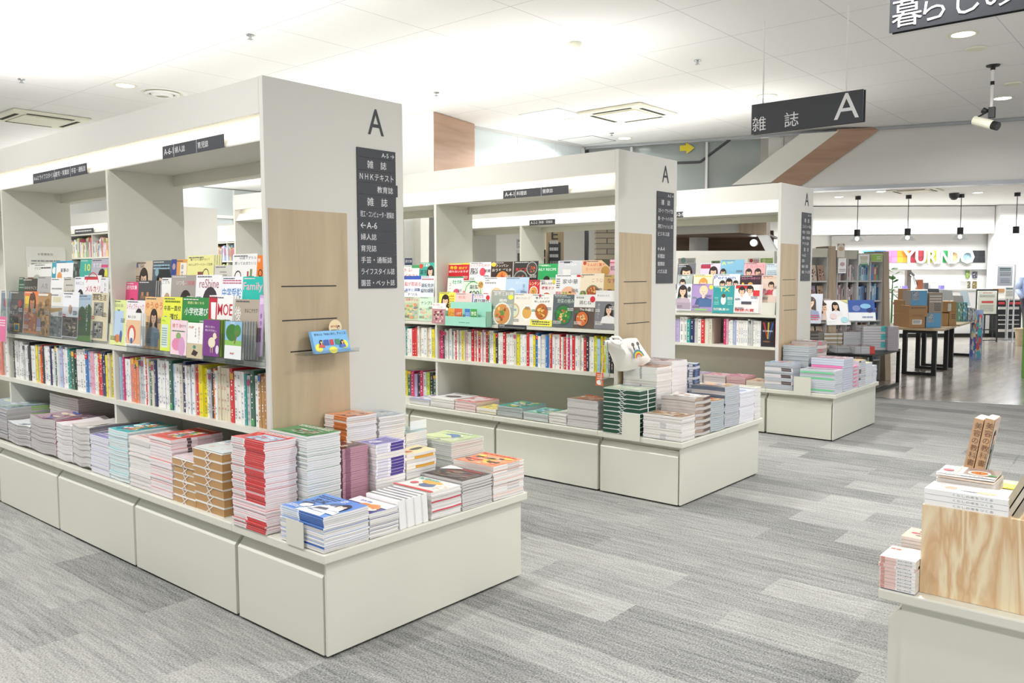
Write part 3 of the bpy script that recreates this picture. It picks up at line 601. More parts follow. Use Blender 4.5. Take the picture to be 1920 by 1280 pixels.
D1 = [
 (3, 255.5, 287, 489.7, '#d8c4ad', [('p', .5, .62, .17, '#e9e2da'), ('t', '美', .03, .86, .10, '#3b5aa8'), ('t', 'しい', .3, .87, .07, '#3b5aa8'), ('b', .05, .5, .3, .7, 4, '#8a6a55')], 'beige beauty magazine with a woman portrait'),
 (3, 287, 323, 488, '#52606a', [('p', .62, .52, .25, '#39434c', '#1a1f25'), ('b', .05, .8, .9, .93, 2, '#9fc0d0'), ('e', .25, .75, .1, .1, '#8fb0b8')], 'dark blue magazine with a long haired woman'),
 (3, 322, 332, 486, '#31478f', [('e', .5, .85, .3, .3, '#b9a0a0')], 'narrow deep blue magazine peeking out'),
 (3, 331, 352, 486, '#e8a653', [('r', .38, .3, .95, .93, '#f6efe0'), ('v', '幸せな', .45, .80, .11, K_)], 'orange magazine with a cream title box'),
 (3, 352, 402, 479, '#f0ec9d', [('t', '着ていく服がない！', .12, .9, .05, '#5a3a30', .76, 0), ('t', 'わたしのワードローブ改革', .05, .80, .05, '#5a3a30', .9, 0), ('r', .42, .5, .62, .68, '#8c4a48'), ('a', .72, .62, .12, .85, '#5a4a40', 0, 180), ('b', .08, .4, .3, .55, 3, '#888')], 'pale yellow wardrobe magazine with thin brown lettering', 4),
 (3, 403, 437, 497, '#d9d6cc', [('b', .3, .78, .7, .9, 2, '#a5a29a')], 'plain grey white magazine'),
 (3, 437, 483, 476, '#f3f1ee', [('t', '60歳すぎたら', .3, .90, .055, '#5f5f66', .66, 0), ('t', '買っておきたい１', .1, .80, .055, '#5f5f66', .86, 0), ('a', .25, .58, .14, .8, '#23262a', 0, 200), ('r', .62, .5, .68, .68, '#b74a42'), ('r', .74, .5, .82, .72, '#7c9a5a')], 'white magazine for over sixties with fine grey lettering'),
 (3, 483, 496.5, 478.5, '#f08228', [('t', '特', .1, .87, .08, W_), ('a', .5, .68, .3, .7, K_), ('e', .5, .45, .35, .3, '#f4e3c8')], 'bright orange magazine beside the end panel'),
 (2, 237, 260, 528.5, '#e5447f', [('t', '週刊文春', .05, .84, .09, W_, .85), ('a', .55, .5, .28, .75, '#5a2430', 0, 200), ('r', .1, .25, .9, .3, '#fff')], 'pink weekly magazine'),
 (2, 260, 293, 526, '#4a4a4c', [('r', .1, .1, .9, .6, '#727272'), ('r', .15, .62, .85, .68, '#8d6a4c'), ('r', .2, .68, .32, .76, '#c48c5c'), ('r', .5, .68, .62, .76, '#c48c5c'), ('r', .0, .45, 1, .48, '#2b2b2d')], 'dark magazine showing a kitchen interior', 3),
 (2, 304, 324, 520.6, '#f5f4ef', [('t', 'こども', .08, .88, .06, '#7a9a70', .8), ('p', .55, .55, .18, '#bcd8e4', '#c8a488', SK, 0), ('e', .12, .5, .08, .08, '#9ec46a')], 'white magazine with a small child'),
 (2, 322, 368, 515.6, '#a9a19a', [('t', 'いつもご機嫌', .22, .80, .10, '#e6dfd6', .7), ('r', .6, .8, .95, .9, '#a9a19a'), ('t', 'ご機嫌', .55, .80, .09, '#c86a70', .4), ('p', .62, .42, .16, '#3a3335')], 'grey magazine with a long haired woman and pale title'),
 (2, 368.5, 417, 515, '#f4f2f2', [('t', 'reShine', .14, .75, .17, '#a3404e', .75, 0), ('p', .58, .42, .2, '#9fb0cc', '#3b2f36'), ('b', .05, .3, .25, .6, 5, '#8888aa')], 'white magazine with a large crimson title and a woman'),
 (2, 417, 456, 518.4, '#f2f5fa', [('t', '中学受験', .03, .62, .17, '#2f7dc6', .94), ('t', 'ガイド', .6, .5, .06, '#2f7dc6', .35), ('b', .05, .86, .95, .95, 2, '#c2506c'), ('b', .05, .3, .95, .45, 3, '#c2506c')], 'white exam guide magazine with large blue kanji'),
 (2, 456, 494, 518.4, '#29bfb0', [('t', 'Family', .04, .72, .18, '#f2b9c9', .95), ('t', '一生モノ！', .05, .5, .10, '#f3f06a', .8), ('t', '賢い眼', .05, .35, .10, '#f3f06a', .6)], 'turquoise family magazine with yellow kanji'),
 (1, 209.6, 238, 562, '#e4ec9c', [('t', '明日の友', .12, .84, .075, '#3f5f7a', .7, 0), ('r', .2, .2, .85, .76, '#bcd3ea'), ('t', 'TUMP', .4, .75, .04, '#2b6a9a'), ('e', .5, .15, .2, .12, '#d9864a'), ('e', .72, .2, .08, .18, '#4c6a9a')], 'yellow green magazine with a pale blue dress drawing'),
 (1, 238, 273, 562.8, '#f3eef0', [('t', 'レディブティック', .03, .8, .13, '#d1285c', .9, 0), ('p', .68, .62, .13, '#7a96b4'), ('b', .05, .4, .3, .7, 5, '#a05070')], 'white sewing magazine with a pink title'),
 (1, 273, 307, 556.6, '#f0c489', [('t', 'ゆうゆう', .05, .76, .14, '#dd6a34', .92), ('p', .52, .6, .13, '#90a6ba'), ('r', .2, .05, .8, .35, '#9ab0c2')], 'apricot magazine with an orange title and a blue jacket'),
 (1, 307, 342.6, 556.6, '#eef04a', [('t', '中高一貫校', .06, .74, .10, K_, .88), ('t', '選び', .38, .56, .13, K_, .42), ('e', .16, .55, .13, .13, '#3a8fd0'), ('b', .1, .88, .9, .95, 1, '#7a8a20'), ('r', .1, .1, .9, .4, '#d9e8ee'), ('e', .5, .25, .2, .14, '#5f9a3a')], 'lemon yellow school guide with bold black kanji'),
 (1, 342.6, 394, 557.7, '#2f8a44', [('t', '小学校選び', .1, .68, .14, W_, .85), ('t', '英語に強くなる', .2, .88, .05, '#e9e6a0', .6), ('e', .15, .42, .13, .13, '#e6e05a'), ('f', .5, .3, .25, '#d9c08a', '#7a5a3a', '#d46a4a', 5), ('e', .85, .45, .06, .1, '#c43a3a')], 'green primary school guide with white kanji', 2),
 (1, 393, 438, 554, '#f6f4f2', [('r', .0, .5, .35, .98, '#c8203a'), ('g', [(.12, .6), (.3, .55), (.3, .88), (.08, .88)], '#f4f4f4'), ('t', 'MOE', .38, .66, .2, '#c8203a', .6), ('e', .3, .35, .06, .14, '#2a2a38'), ('e', .7, .42, .05, .1, '#c8203a'), ('e', .55, .3, .04, .08, '#2b6a9a'), ('e', .2, .2, .1, .08, '#4a7ac0')], 'white picture book magazine with a red title', 3),
 (1, 441, 488, 561, '#b4a795', [('t', '後', .02, .62, .26, '#f0ece6', .26), ('t', 'ひよこクラブ', .42, .78, .07, '#3c3530', .5), ('p', .5, .42, .12, '#c8d8e6'), ('e', .85, .5, .1, .16, '#e0c84a'), ('r', .05, .1, .95, .2, '#8a7a68')], 'taupe magazine with a big white kanji'),
 (1, 487.5, 496.5, 553, '#c9a9d4', [('v', '8910', .3, .62, .11, '#6a4a80'), ('r', .1, .85, .9, .95, '#e4c8ea')], 'lilac magazine strip beside the end panel'),
 (0, 238, 264, 586.7, '#f2f0ec', [('t', '婦人之友', .08, .84, .08, '#3a3a3a', .75, 0), ('r', .0, .05, 1, .78, '#ecc59c'), ('e', .4, .35, .3, .3, '#d9604a'), ('e', .4, .3, .18, .26, '#f4efe6'), ('e', .4, .14, .1, .1, '#4a6a9a')], 'cream and orange magazine in a clear front pocket', 3),
 (0, 302, 320, 594, '#dff04e', [('r', .1, .1, .8, .78, '#dbe9d8'), ('t', 'ナチュ', .15, .86, .06, '#4a7a3a'), ('b', .15, .15, .7, .7, 8, '#8fa8b8')], 'yellow green booklet in the front pocket row'),
 (0, 321, 351, 600, '#f2d7de', [('t', '捨てる', .1, .78, .12, '#d8482c', .55), ('t', 'だけで', .62, .80, .07, '#4a4a4a', .32), ('b', .1, .65, .9, .72, 1, '#5a7a4a'), ('e', .4, .3, .3, .2, '#e58fb0'), ('e', .7, .25, .2, .3, '#d9a0c8'), ('e', .5, .55, .15, .1, '#8ab06a')], 'pink booklet with red and grey lettering in a clear pocket'),
 (0, 352, 381, 605, '#f4f3ee', [('t', 'PHP', .1, .83, .07, '#c8242c', .35), ('v', '自信がつく', .72, .82, .085, '#b83a2c'), ('v', 'すすめ', .5, .78, .08, '#444'), ('r', .0, .0, 1, .42, '#cdbf9c'), ('g', [(.3, .1), (.6, .06), (.75, .18), (.45, .25)], '#3a2a24'), ('e', .5, .32, .1, .06, '#4a8a7a')], 'white and tan booklet with red letters in a clear pocket'),
 (0, 382, 412.5, 599.5, '#7b3a86', [('t', '気にしない、', .12, .78, .06, '#f0dff0', .6), ('t', '考えすぎない。', .12, .68, .06, '#f0dff0', .7), ('e', .55, .38, .22, .17, '#ece0c4'), ('e', .72, .56, .11, .11, '#ece0c4'), ('g', [(.82, .56), (.92, .53), (.82, .52)], '#d9a040'), ('r', .48, .1, .51, .28, '#d9c9a0'), ('r', .6, .1, .63, .28, '#d9c9a0'), ('e', .9, .2, .1, .14, '#e8d8ec')], 'purple booklet with a cream bird drawing', 4, '#6f8a3c'),
 (0, 422.8, 454, 602.5, '#8fbfe0', [('r', 0, 0, 1, .42, '#e9ecec'), ('r', 0, .36, 1, .5, '#8cc05a'), ('e', .42, .7, .36, .28, '#3f7a34'), ('e', .75, .76, .2, .2, '#4a8a3c'), ('g', [(.55, .4), (.62, .4), (.8, .75), (.74, .76)], '#8a6a44'), ('t', 'PHP', .35, .93, .05, '#f4f4f4', .35), ('t', 'PHP', .35, .12, .05, '#c8242c', .3)], 'booklet with a green tree on pale blue in a clear pocket', 6, '#9a9c98'),
]
for d in D1:
    row, xl, xr, yt, bg, it, lb = d[:7]; rn = {3: 'in the back row', 2: 'in the middle row', 1: 'in the front row', 0: ''}[row]
    disp_mag(S1, row, xl, xr, yt, bg, it, f'{lb}, {rn+" of " if rn else "on "}the nearest rack', d[7] if len(d) > 7 else 1, side=d[8] if len(d) > 8 else '#e9e8e4')
    if row == 0 and xl != 302:
        a = at(xl-2, yt+22, 'x', S1+XA-.052); b = at(xr+(24 if len(d) > 7 else 3), yt+22, 'x', S1+XA-.052); m = MB(); zb_ = SH1-.015
        m.box((a.x-.0015, b.y, zb_), (a.x, a.y, a.z)); m.box((a.x, b.y, zb_), (S1+XA-.001, b.y+.002, a.z-.03)); m.box((a.x, a.y-.002, zb_), (S1+XA-.001, a.y, a.z-.03)); m.box((a.x, b.y, zb_-.002), (S1+XA-.001, a.y, zb_))
        tag(m.build('acrylic_pocket', 'acrylic'), f'clear acrylic pocket holding the {lb.split(" in a ")[0].split(" with ")[0]} magazine', 'holder', 'clear pockets on the nearest rack shelf')
a = at(276, 592, 'x', XA-.052); b = at(302, 592, 'x', XA-.052); m = MB(); m.box((a.x-.0015, b.y, SH1-.015), (a.x, a.y, a.z)); m.box((a.x, b.y, SH1-.017), (XA-.001, a.y, SH1-.015)); m.box((a.x, b.y, SH1-.015), (XA-.001, b.y+.002, a.z-.03))
tag(m.build('acrylic_pocket', 'acrylic'), 'empty clear acrylic pocket in front of the apricot magazine', 'holder')
D1b = [
 (3, 39, 66, 496, '#eceae4', [('t', '八ヶ岳', .02, .84, .09, '#444', .8, 0), ('r', 0, .2, 1, .66, '#7a4a34'), ('g', [(.1, .2), (.6, .3), (1, .6), (.2, .66)], '#b06a44')], 'white magazine with a brown timber photo'),
 (3, 64, 98, 494, '#e9e8e2', [('t', 'デイズ', .05, .84, .08, '#555', .4, 0), ('t', '一戸建て', .3, .5, .09, K_, .65), ('b', .4, .85, .95, .93, 1, '#444'), ('e', .2, .6, .2, .1, '#b0b8a8')], 'white house magazine with small black kanji'),
 (3, 98, 107, 492, '#3aa2b4', [('e', .5, .8, .4, .3, '#f0f0e8')], 'narrow teal magazine'),
 (3, 105, 138, 489, '#f4f4f2', [('r', 0, .95, 1, 1, '#3aa2c4'), ('r', 0, .1, .04, 1, '#3aa2c4'), ('t', '家事の', .3, .72, .10, '#3a3a40', .6), ('e', .25, .6, .14, .12, '#e8a05a'), ('b', .5, .4, .95, .6, 4, '#777')], 'white housekeeping magazine with a light blue border'),
 (3, 137, 152, 490, '#3f4a44', [('m', .05, .1, .95, .9, ['#3f4a44', '#6a7a68', '#2a302c', '#8a9484'], 14)], 'dark green grey photo magazine'),
 (3, 151, 174, 486, '#3fae9c', [('t', '10', .4, .72, .17, '#f0e85a', .5), ('g', [(.5, .1), (1, .1), (1, .6), (.6, .5)], '#5fae4a'), ('e', .7, .4, .16, .18, '#efe9d8')], 'teal and green magazine with a yellow number ten'),
 (3, 172, 204, 485, '#b9b6bf', [('t', 'すてき', .1, .8, .1, '#eceaf0', .5), ('p', .65, .5, .16, '#8a93b0'), ('r', .6, .8, 1, .86, '#d8487a'), ('e', .9, .6, .1, .2, '#e0dc4a')], 'grey lavender magazine with a smiling woman'),
 (2, 36, 47, 520, '#2f5a48', [('b', .1, .7, .9, .85, 2, '#9ab8a0')], 'narrow dark green magazine'),
 (2, 43, 71, 522, '#3a332c', [('t', '男のひとりごと', .05, .72, .08, '#e8e0d4', .9), ('m', .1, .1, .9, .5, ['#3a332c', '#6a5a44', '#58483a'], 10)], 'black brown magazine with white kanji'),
 (2, 71, 96, 518, '#b3b0ac', [('t', '人生', .3, .7, .13, '#7a7672', .6, 0), ('e', .6, .35, .3, .3, '#8a8a86')], 'grey magazine with thin kanji'),
 (2, 96, 120, 521, '#f0efec', [('b', .1, .7, .9, .78, 1, '#8a8a88'), ('r', .1, .2, .9, .5, '#cfcac0')], 'off white magazine with a pale photo'),
 (2, 120, 142, 521, '#c9c5b8', [('t', '小さな家', .1, .62, .1, '#44423c', .8), ('b', .2, .8, .8, .86, 1, '#88857a')], 'stone coloured magazine with dark kanji'),
 (2, 141, 160, 519, '#eeedf0', [('t', 'ものこと', .1, .82, .07, '#4a4a52', .8, 0), ('p', .6, .5, .2, '#e0d8d0')], 'white magazine with a small dark haired woman'),
 (2, 159, 190, 516, '#f1efee', [('r', .0, .9, .8, .97, '#d02a34'), ('t', 'メルカリ', .1, .62, .14, '#d02a34', .85), ('a', .5, .72, .4, .93, '#d02a34', 20, 160), ('b', .1, .3, .8, .5, 4, '#888')], 'white magazine with large red katakana'),
 (2, 189, 204, 520, '#ece9ea', [('v', 'ものが', .5, .8, .1, '#55505a'), ('b', .05, .3, .4, .7, 5, '#9a8aa0')], 'white magazine strip beside the divider'),
 (1, 3, 22, 545, '#7f8a98', [('e', .5, .7, .2, .16, '#c83a3a'), ('r', .1, .1, .9, .5, '#9aa4a0')], 'blue grey magazine with a red dot'),
 (1, 19, 46, 546, '#565450', [('m', .05, .1, .95, .75, ['#565450', '#7a7468', '#8a5a4a', '#3c4a52', '#a89a78'], 20), ('e', .75, .7, .13, .1, '#c83a3a'), ('r', .4, .02, .8, .22, '#d9a85a'), ('r', .48, .05, .72, .18, '#3a8aa0')], 'dark photo magazine with a red dot'),
 (1, 47, 72, 546, '#d98a52', [('r', 0, .9, 1, 1, '#e87a3a'), ('r', .05, .6, .45, .88, '#e8c84a'), ('p', .6, .72, .17, '#b85a3a', '#5a3a24', '#c48a60'), ('m', .05, .05, .95, .5, ['#b0704a', '#7a8aa0', '#d9a070', '#a8503a'], 18)], 'orange magazine with a painted portrait'),
 (1, 71, 97, 549, '#b08a5c', [('m', .0, .0, 1, .9, ['#b08a5c', '#8a6a44', '#d0a878', '#6a5440', '#c89a60'], 26), ('r', .1, .93, .8, .98, '#e8e0d0'), ('r', .05, .1, .35, .4, '#8a88a0')], 'tan magazine showing a warm interior'),
 (1, 95, 120, 550, '#e9e6e0', [('r', .2, .8, .8, .92, '#d6cfae'), ('g', [(.05, .55), (.9, .62), (.95, .68), (.1, .66)], '#c09a60'), ('m', .05, .02, .95, .48, ['#7a7e7c', '#4a4e50', '#a0a09a', '#5a6a60'], 16)], 'white magazine with a grey room photo'),
 (1, 119, 149, 547.5, '#eeeef1', [('t', '住宅特集', .1, .87, .05, '#666', .8, 0), ('m', .02, .02, .98, .45, ['#6a6058', '#3a3230', '#c8b8a0', '#8a7a6a', '#4a3a32'], 24), ('e', .5, .62, .1, .12, '#c8a080')], 'white architecture magazine with a dining room photo'),
 (1, 148, 174, 552, '#a9bccb', [('t', 'Discover', .05, .88, .07, '#6a8aa8', .85, 0), ('r', 0, 0, 1, .5, '#4f6a40'), ('e', .3, .5, .3, .35, '#3f5a34'), ('e', .75, .52, .28, .4, '#486a3a'), ('r', 0, 0, 1, .12, '#6a9a4a'), ('v', 'すこと暮らす', .62, .72, .09, '#f0f2ee')], 'magazine with dark trees under a grey blue sky'),
 (1, 173, 203.5, 549, '#d9cfae', [('t', '通販生活', .04, .84, .12, '#5a3a28', .85), ('m', .15, .52, .75, .80, ['#8a8a84', '#4a4a46', '#b0b0a8'], 12), ('m', .15, .05, .75, .40, ['#7a7a74', '#3c3c38', '#a8a8a0'], 14)], 'khaki mail order magazine with black and white photos'),
 (0, -4, 12, 593, '#e06a9a', [('b', .1, .6, .9, .9, 3, '#f8e0ea')], 'small pink leaflet'),
]
for d in D1b:
    row, xl, xr, yt, bg, it, lb = d[:7]
    disp_mag(S1, row, xl, xr, yt, bg, it, f'{lb}, {({3:"back",2:"middle",1:"front",0:"front"})[row]} row of the nearest gondola, far bay')
for (xl, xr, yt) in ((5, 46, 560), (46, 97, 570), (97, 173, 575)):
    a = at(xl, yt, 'x', S1+XA-.012); b = at(xr, yt, 'x', S1+XA-.012); m = MB(); m.box((a.x-.0015, b.y+.003, SH1+.001), (a.x, a.y-.003, (a.z+b.z)/2))
    tag(m.build('acrylic_pocket', 'acrylic'), 'wide clear acrylic front guarding the far bay magazines of the nearest gondola', 'holder', 'clear fronts of the far bay')
a = at(48, 462, 'y', 3.745); b = at(120, 545, 'y', 3.745)
m = MB().mat('print').box((a.x, 3.744, a.z-.34), (a.x+.26, 3.747, a.z), '#e3e2da'); m.mat('matt').text('お客様各位', (a.x+.075, 3.7434, a.z-.06), X, Z, .017, '#666666', w=.1)
c = Cover(m, (a.x, 3.7434, a.z-.34), X, Z, .26, .34); c.draw([('b', .12, .62, .9, .74, 2, '#8a8a8a'), ('b', .2, .5, .85, .56, 1, '#8a8a8a')])
tag(m.build('notice_sheet'), 'clear notice sheet with grey print on the upright of the nearest gondola', 'notice')

D2 = [
 (3, 758, 787, 497, '#e9efe6', [('t', 'トレ', .05, .78, .12, '#d8303a', .7), ('t', 'イラスト', .05, .58, .12, '#d8303a', .9), ('r', .5, .9, 1, 1, '#3a9a5a')], 'white training puzzle magazine with red katakana, back row left of the divider, middle gondola'),
 (3, 787, 815, 492, '#3aa594', [('t', '漢字', .03, .6, .16, '#2a2c30', .5), ('r', .0, .55, .0, .9, W_), ('t', '160', .3, .86, .10, '#f4f2ee', .5), ('e', .12, .88, .12, .12, '#d8482c'), ('p', .75, .7, .15, '#2a3038')], 'teal kanji puzzle magazine, back row left of the divider, middle gondola'),
 (2, 758, 790, 517, '#eef0f6', [('r', 0, .88, 1, 1, '#3a5ab4'), ('t', '脳が若返る', .05, .66, .14, '#c83038', .95), ('t', '漢字と計算', .08, .48, .10, '#2f62b4', .9), ('t', 'ドリル', .3, .34, .09, K_, .55)], 'white brain drill magazine, middle row left of the divider, middle gondola'),
 (2, 790, 815, 517, '#e3e8ee', [('t', '運転免許', .03, .62, .13, '#2a3a5a', .95), ('t', '認知機能', .03, .45, .13, '#2a3a5a', .95), ('b', .05, .85, .95, .93, 1, '#b85a6a')], 'pale magazine with navy kanji, middle row left of the divider, middle gondola'),
 (1, 758, 787, 556.5, '#c9cfb4', [('t', '健康ドリル', .08, .82, .11, '#d8485a', .85), ('m', .05, .05, .95, .75, ['#b8c4a0', '#d88a6a', '#a0b0b8', '#e0c890', '#8ab070'], 26)], 'busy pink and green puzzle magazine, front row left of the divider, middle gondola'),
 (1, 787, 814, 556.5, '#cfe6cf', [('t', 'ナンプレ', .12, .68, .14, '#3a7a4a', .85), ('m', .05, .05, .95, .55, ['#c0dcc0', '#e8b0a0', '#a0c8a8', '#f0d8a0'], 22)], 'mint green puzzle magazine, front row left of the divider, middle gondola'),
 (3, 841, 881, 493.5, '#c9202c', [('r', 0, .96, 1, 1, '#f0d22c'), ('t', '寿命', .08, .8, .12, '#f4e03a', .35), ('t', '延ばす', .5, .81, .08, '#f4e03a', .4), ('t', '疲れないカラダ', .05, .70, .075, W_, .9)], 'red health magazine with yellow kanji, back row of the middle gondola'),
 (3, 881, 921.5, 491.5, '#f2eeee', [('t', 'シニアのための', .03, .86, .08, '#c83a48', .9), ('t', '脳', .04, .62, .2, K_, .4), ('e', .62, .7, .14, .14, '#e04a5a'), ('t', '常識', .7, .68, .1, '#3a3a40', .28)], 'white magazine with one huge black kanji, back row of the middle gondola'),
 (3, 921.5, 962, 490.5, '#3a2a20', [('t', 'ワンパン', .2, .84, .08, '#f2efe8', .6), ('t', 'おうちパスタ', .06, .70, .09, '#f2efe8', .88), ('e', .12, .92, .12, .08, '#e8c838'), ('f', .55, .45, .35, '#20201e', '#d88a3a', '#c8482c', 4)], 'black brown pasta magazine, back row of the middle gondola'),
 (3, 964, 1010, 489.5, '#2c2a2a', [('t', 'RICE', .1, .70, .10, '#d83a30', .8), ('f', .3, .45, .3, '#9a9a94', '#3a3a36', '#8a4a3a', 8), ('f', .75, .78, .22, '#a8a8a2', '#44423c', '#b05a40', 9)], 'black magazine with frying pans, back row of the middle gondola'),
 (3, 1002, 1047, 494.5, '#28a85c', [('t', 'DAILY RECIPE', .08, .80, .075, '#f2f6f2', .85), ('b', .3, .92, .7, .96, 1, '#c8e8d0'), ('p', .55, .48, .1, '#e8ece8')], 'bright green recipe magazine, back row of the middle gondola'),
 (3, 1047, 1092, 488.5, '#d6d8db', [('t', 'recipe', .3, .84, .09, '#f6f6f8', .6, 0), ('r', .25, .93, .5, .98, '#3a3c42'), ('g', [(.25, .3), (.5, .3), (.55, .75), (.2, .75)], '#eeece8'), ('r', .55, .55, .95, .62, '#b0b4b8')], 'pale grey magazine with a white cup, back row of the middle gondola'),
 (3, 1092, 1144, 487.5, '#eec49a', [('t', 'たんぱく質で', .2, .83, .085, '#e0522c', .62), ('t', '食べやせ', .12, .70, .09, '#e88a5a', .55), ('e', .1, .92, .06, .06, '#c8442c'), ('g', [(.7, 1), (1, .8), (1, 1)], '#3a3a24'), ('e', .85, .7, .15, .14, '#c89a4a'), ('e', .5, .45, .4, .2, '#e8dcd0')], 'peach coloured diet magazine, back row of the middle gondola'),
 (3, 1143, 1156, 486.5, '#eebcc8', [('t', '肌', .2, .7, .12, '#4a3a40', .6), ('b', .1, .88, .9, .96, 1, '#d83a6a')], 'pink magazine strip beside the middle end panel'),
 (2, 840, 869, 518, '#e9efe9', [('r', 0, .95, 1, 1, '#2f8a5a'), ('t', '壮快', .3, .76, .13, '#2f9a6a', .65), ('v', 'コーヒー', .1, .7, .12, '#b05a6a'), ('e', .6, .5, .2, .16, '#c85a70')], 'white and green health magazine, middle row of the middle gondola'),
 (2, 868, 908, 525, '#dcebd8', [('t', '副菜', .35, .72, .13, K_, .42), ('t', '400', .3, .52, .15, K_, .5), ('a', .5, .62, .38, .92, '#4ab04a'), ('e', .08, .6, .08, .08, '#d88a8a'), ('f', .85, .85, .15, '#fff', '#d8a05a', '#5a9a4a', 3)], 'light green side dish magazine, middle row of the middle gondola'),
 (2, 907, 949, 519.5, '#f3f2ef', [('t', 'cafe', .08, .88, .05, K_, .35), ('t', 'sweets', .08, .8, .06, K_, .5), ('f', .6, .45, .3, '#f4f0ea', '#e8c8a0', '#f0b0b8', 6)], 'white cafe sweets magazine, middle row of the middle gondola'),
 (2, 948, 992, 519.5, '#bcd4ea', [('t', 'ゼリー', .45, .8, .09, '#e8f0f8', .4, 0), ('e', .3, .5, .2, .2, '#dce8f2'), ('e', .65, .45, .22, .2, '#a8c8e4'), ('v', '夏の', .75, .7, .1, '#7a98b8')], 'pale blue magazine, middle row of the middle gondola'),
 (2, 992, 1042, 524.5, '#eee9e6', [('r', 0, .55, .42, 1, '#d02a32'), ('t', 'レンチン', .04, .84, .1, '#f8f4d0', .36), ('t', '節約しながら', .48, .86, .07, '#3a3a40', .48), ('t', '糖質オフ', .5, .72, .09, '#b8303c', .45), ('f', .2, .66, .16, '#fff', '#e0a050', '#6a9a4a', 11), ('f', .7, .45, .22, '#fff', '#c86a3a', '#6a9a4a', 12), ('r', .9, .9, 1, 1, '#e8d83a')], 'red and white microwave cooking magazine, middle row of the middle gondola'),
 (2, 1042, 1089, 514.5, '#eeeeee', [('t', '家中華', .3, .73, .14, '#3c3c42', .6, 0), ('r', .85, .93, 1, .99, '#d0202c'), ('f', .55, .38, .38, '#e8ecee', '#e8b898', '#8ab05a', 7), ('b', .05, .6, .2, .9, 5, '#777')], 'white Chinese home cooking magazine, middle row of the middle gondola'),
 (2, 1089, 1133, 512.5, '#eee0c4', [('t', 'こうじ', .5, .76, .1, '#d88a8a', .45), ('f', .55, .45, .3, '#7a8a6a', '#a8542c', '#d89a50', 14), ('f', .15, .4, .18, '#d8e0c0', '#7aa04a', '#a8c860', 15), ('a', .08, .93, .05, .7, '#a0584a')], 'cream magazine with fried chicken, middle row of the middle gondola'),
 (2, 1133, 1156, 515, '#c9a86a', [('t', 'なす', .3, .78, .12, '#a83a5a', .65), ('f', .5, .45, .4, '#6a4a3a', '#7a3a4a', '#c86a4a', 16)], 'ochre aubergine recipe magazine, middle row of the middle gondola'),
 (1, 824, 854, 547.6, '#f0ea5a', [('p', .4, .7, .16, '#f4f4ee'), ('b', .6, .5, .95, .9, 5, '#c8a830'), ('t', '大人', .7, .85, .08, '#d84a3a', .25)], 'yellow magazine with a woman, front row of the middle gondola'),
 (1, 854, 886, 549, '#f0ccc6', [('t', '野菜', .2, .8, .1, '#e08a8a', .5), ('m', .1, .1, .9, .7, ['#f0ccc6', '#e8b0a8', '#f4e0d0', '#e89a90'], 14)], 'salmon pink magazine, front row of the middle gondola'),
 (1, 885.6, 920.5, 551, '#e9ecf1', [('r', 0, .6, .06, 1, '#2a5ab0'), ('t', 'おとなの', .12, .86, .08, '#d8404a', .5), ('t', '週刊現代', .1, .7, .13, K_, .85), ('r', 0, .3, 1, .45, '#d03a44'), ('e', .85, .88, .1, .1, '#d03038')], 'white weekly magazine with black kanji, front row of the middle gondola'),
 (1, 922.6, 965, 544, '#9fa79c', [('t', '栄養と料理', .1, .84, .11, '#e8e4e0', .85), ('e', .85, .8, .12, .08, '#e0e04a'), ('t', '鶏肉', .35, .66, .09, '#f4f4f0', .4), ('f', .5, .3, .4, '#e4e8e0', '#c88a4a', '#5a8a3a', 17)], 'grey green magazine with a chicken dish, front row of the middle gondola'),
 (1, 961, 998, 550, '#efe9dc', [('t', '具だくさんスープ', .2, .82, .07, '#8a8272', .7, 0), ('e', .1, .45, .3, .3, '#cfae7a'), ('e', .1, .45, .24, .24, '#dce0c4'), ('e', .78, .4, .3, .3, '#f6f4ee'), ('e', .78, .4, .23, .23, '#d9a650')], 'cream soup magazine with two bowls, front row of the middle gondola'),
 (1, 997, 1038, 551, '#f4f1ea', [('t', '電子レンジ', .2, .84, .07, '#3a3a3e', .6), ('t', '味しみおかず', .15, .73, .07, '#3a3a3e', .7), ('f', .5, .45, .34, '#efe8dc', '#b8642c', '#c89038', 18), ('e', .4, .95, .05, .05, '#d02a30'), ('r', 0, 0, 1, .2, '#f0ec5a'), ('b', .1, .03, .9, .17, 2, '#3a3a3a')], 'white microwave side dish magazine, front row of the middle gondola'),
 (1, 1038, 1079, 552, '#586468', [('t', '野菜の極み', .2, .74, .13, '#cfe0d0', .75, 0), ('f', .5, .38, .4, '#44504e', '#2f7a3a', '#3f9a48', 19), ('b', .1, .9, .8, .95, 1, '#a8b4b4')], 'slate magazine with green peppers, front row of the middle gondola'),
 (1, 1077.5, 1118, 552, '#5a4a42', [('r', 0, .62, 1, 1, '#e9e8e4'), ('t', 'esse', .1, .88, .05, K_, .35), ('t', '鶏むね', .25, .7, .12, K_, .55, 0), ('e', .85, .86, .12, .12, '#c82a3a'), ('t', 'The Best', .28, .52, .07, '#f0ece4', .5), ('f', .4, .28, .32, '#3a302c', '#d0682c', '#c8b890', 20)], 'white over brown chicken magazine, front row of the middle gondola'),
 (1, 1117.5, 1156, 544.5, '#7c7c80', [('r', 0, .72, 1, 1, '#eceae8'), ('t', '食はほんみち', .08, .84, .06, '#8a8a8a', .6, 0), ('p', .68, .5, .13, '#e8e6e4', '#1f1a18'), ('v', '食の暮らし', .14, .6, .07, '#c8c8cc')], 'grey magazine with a man drinking, front row beside the middle end panel'),
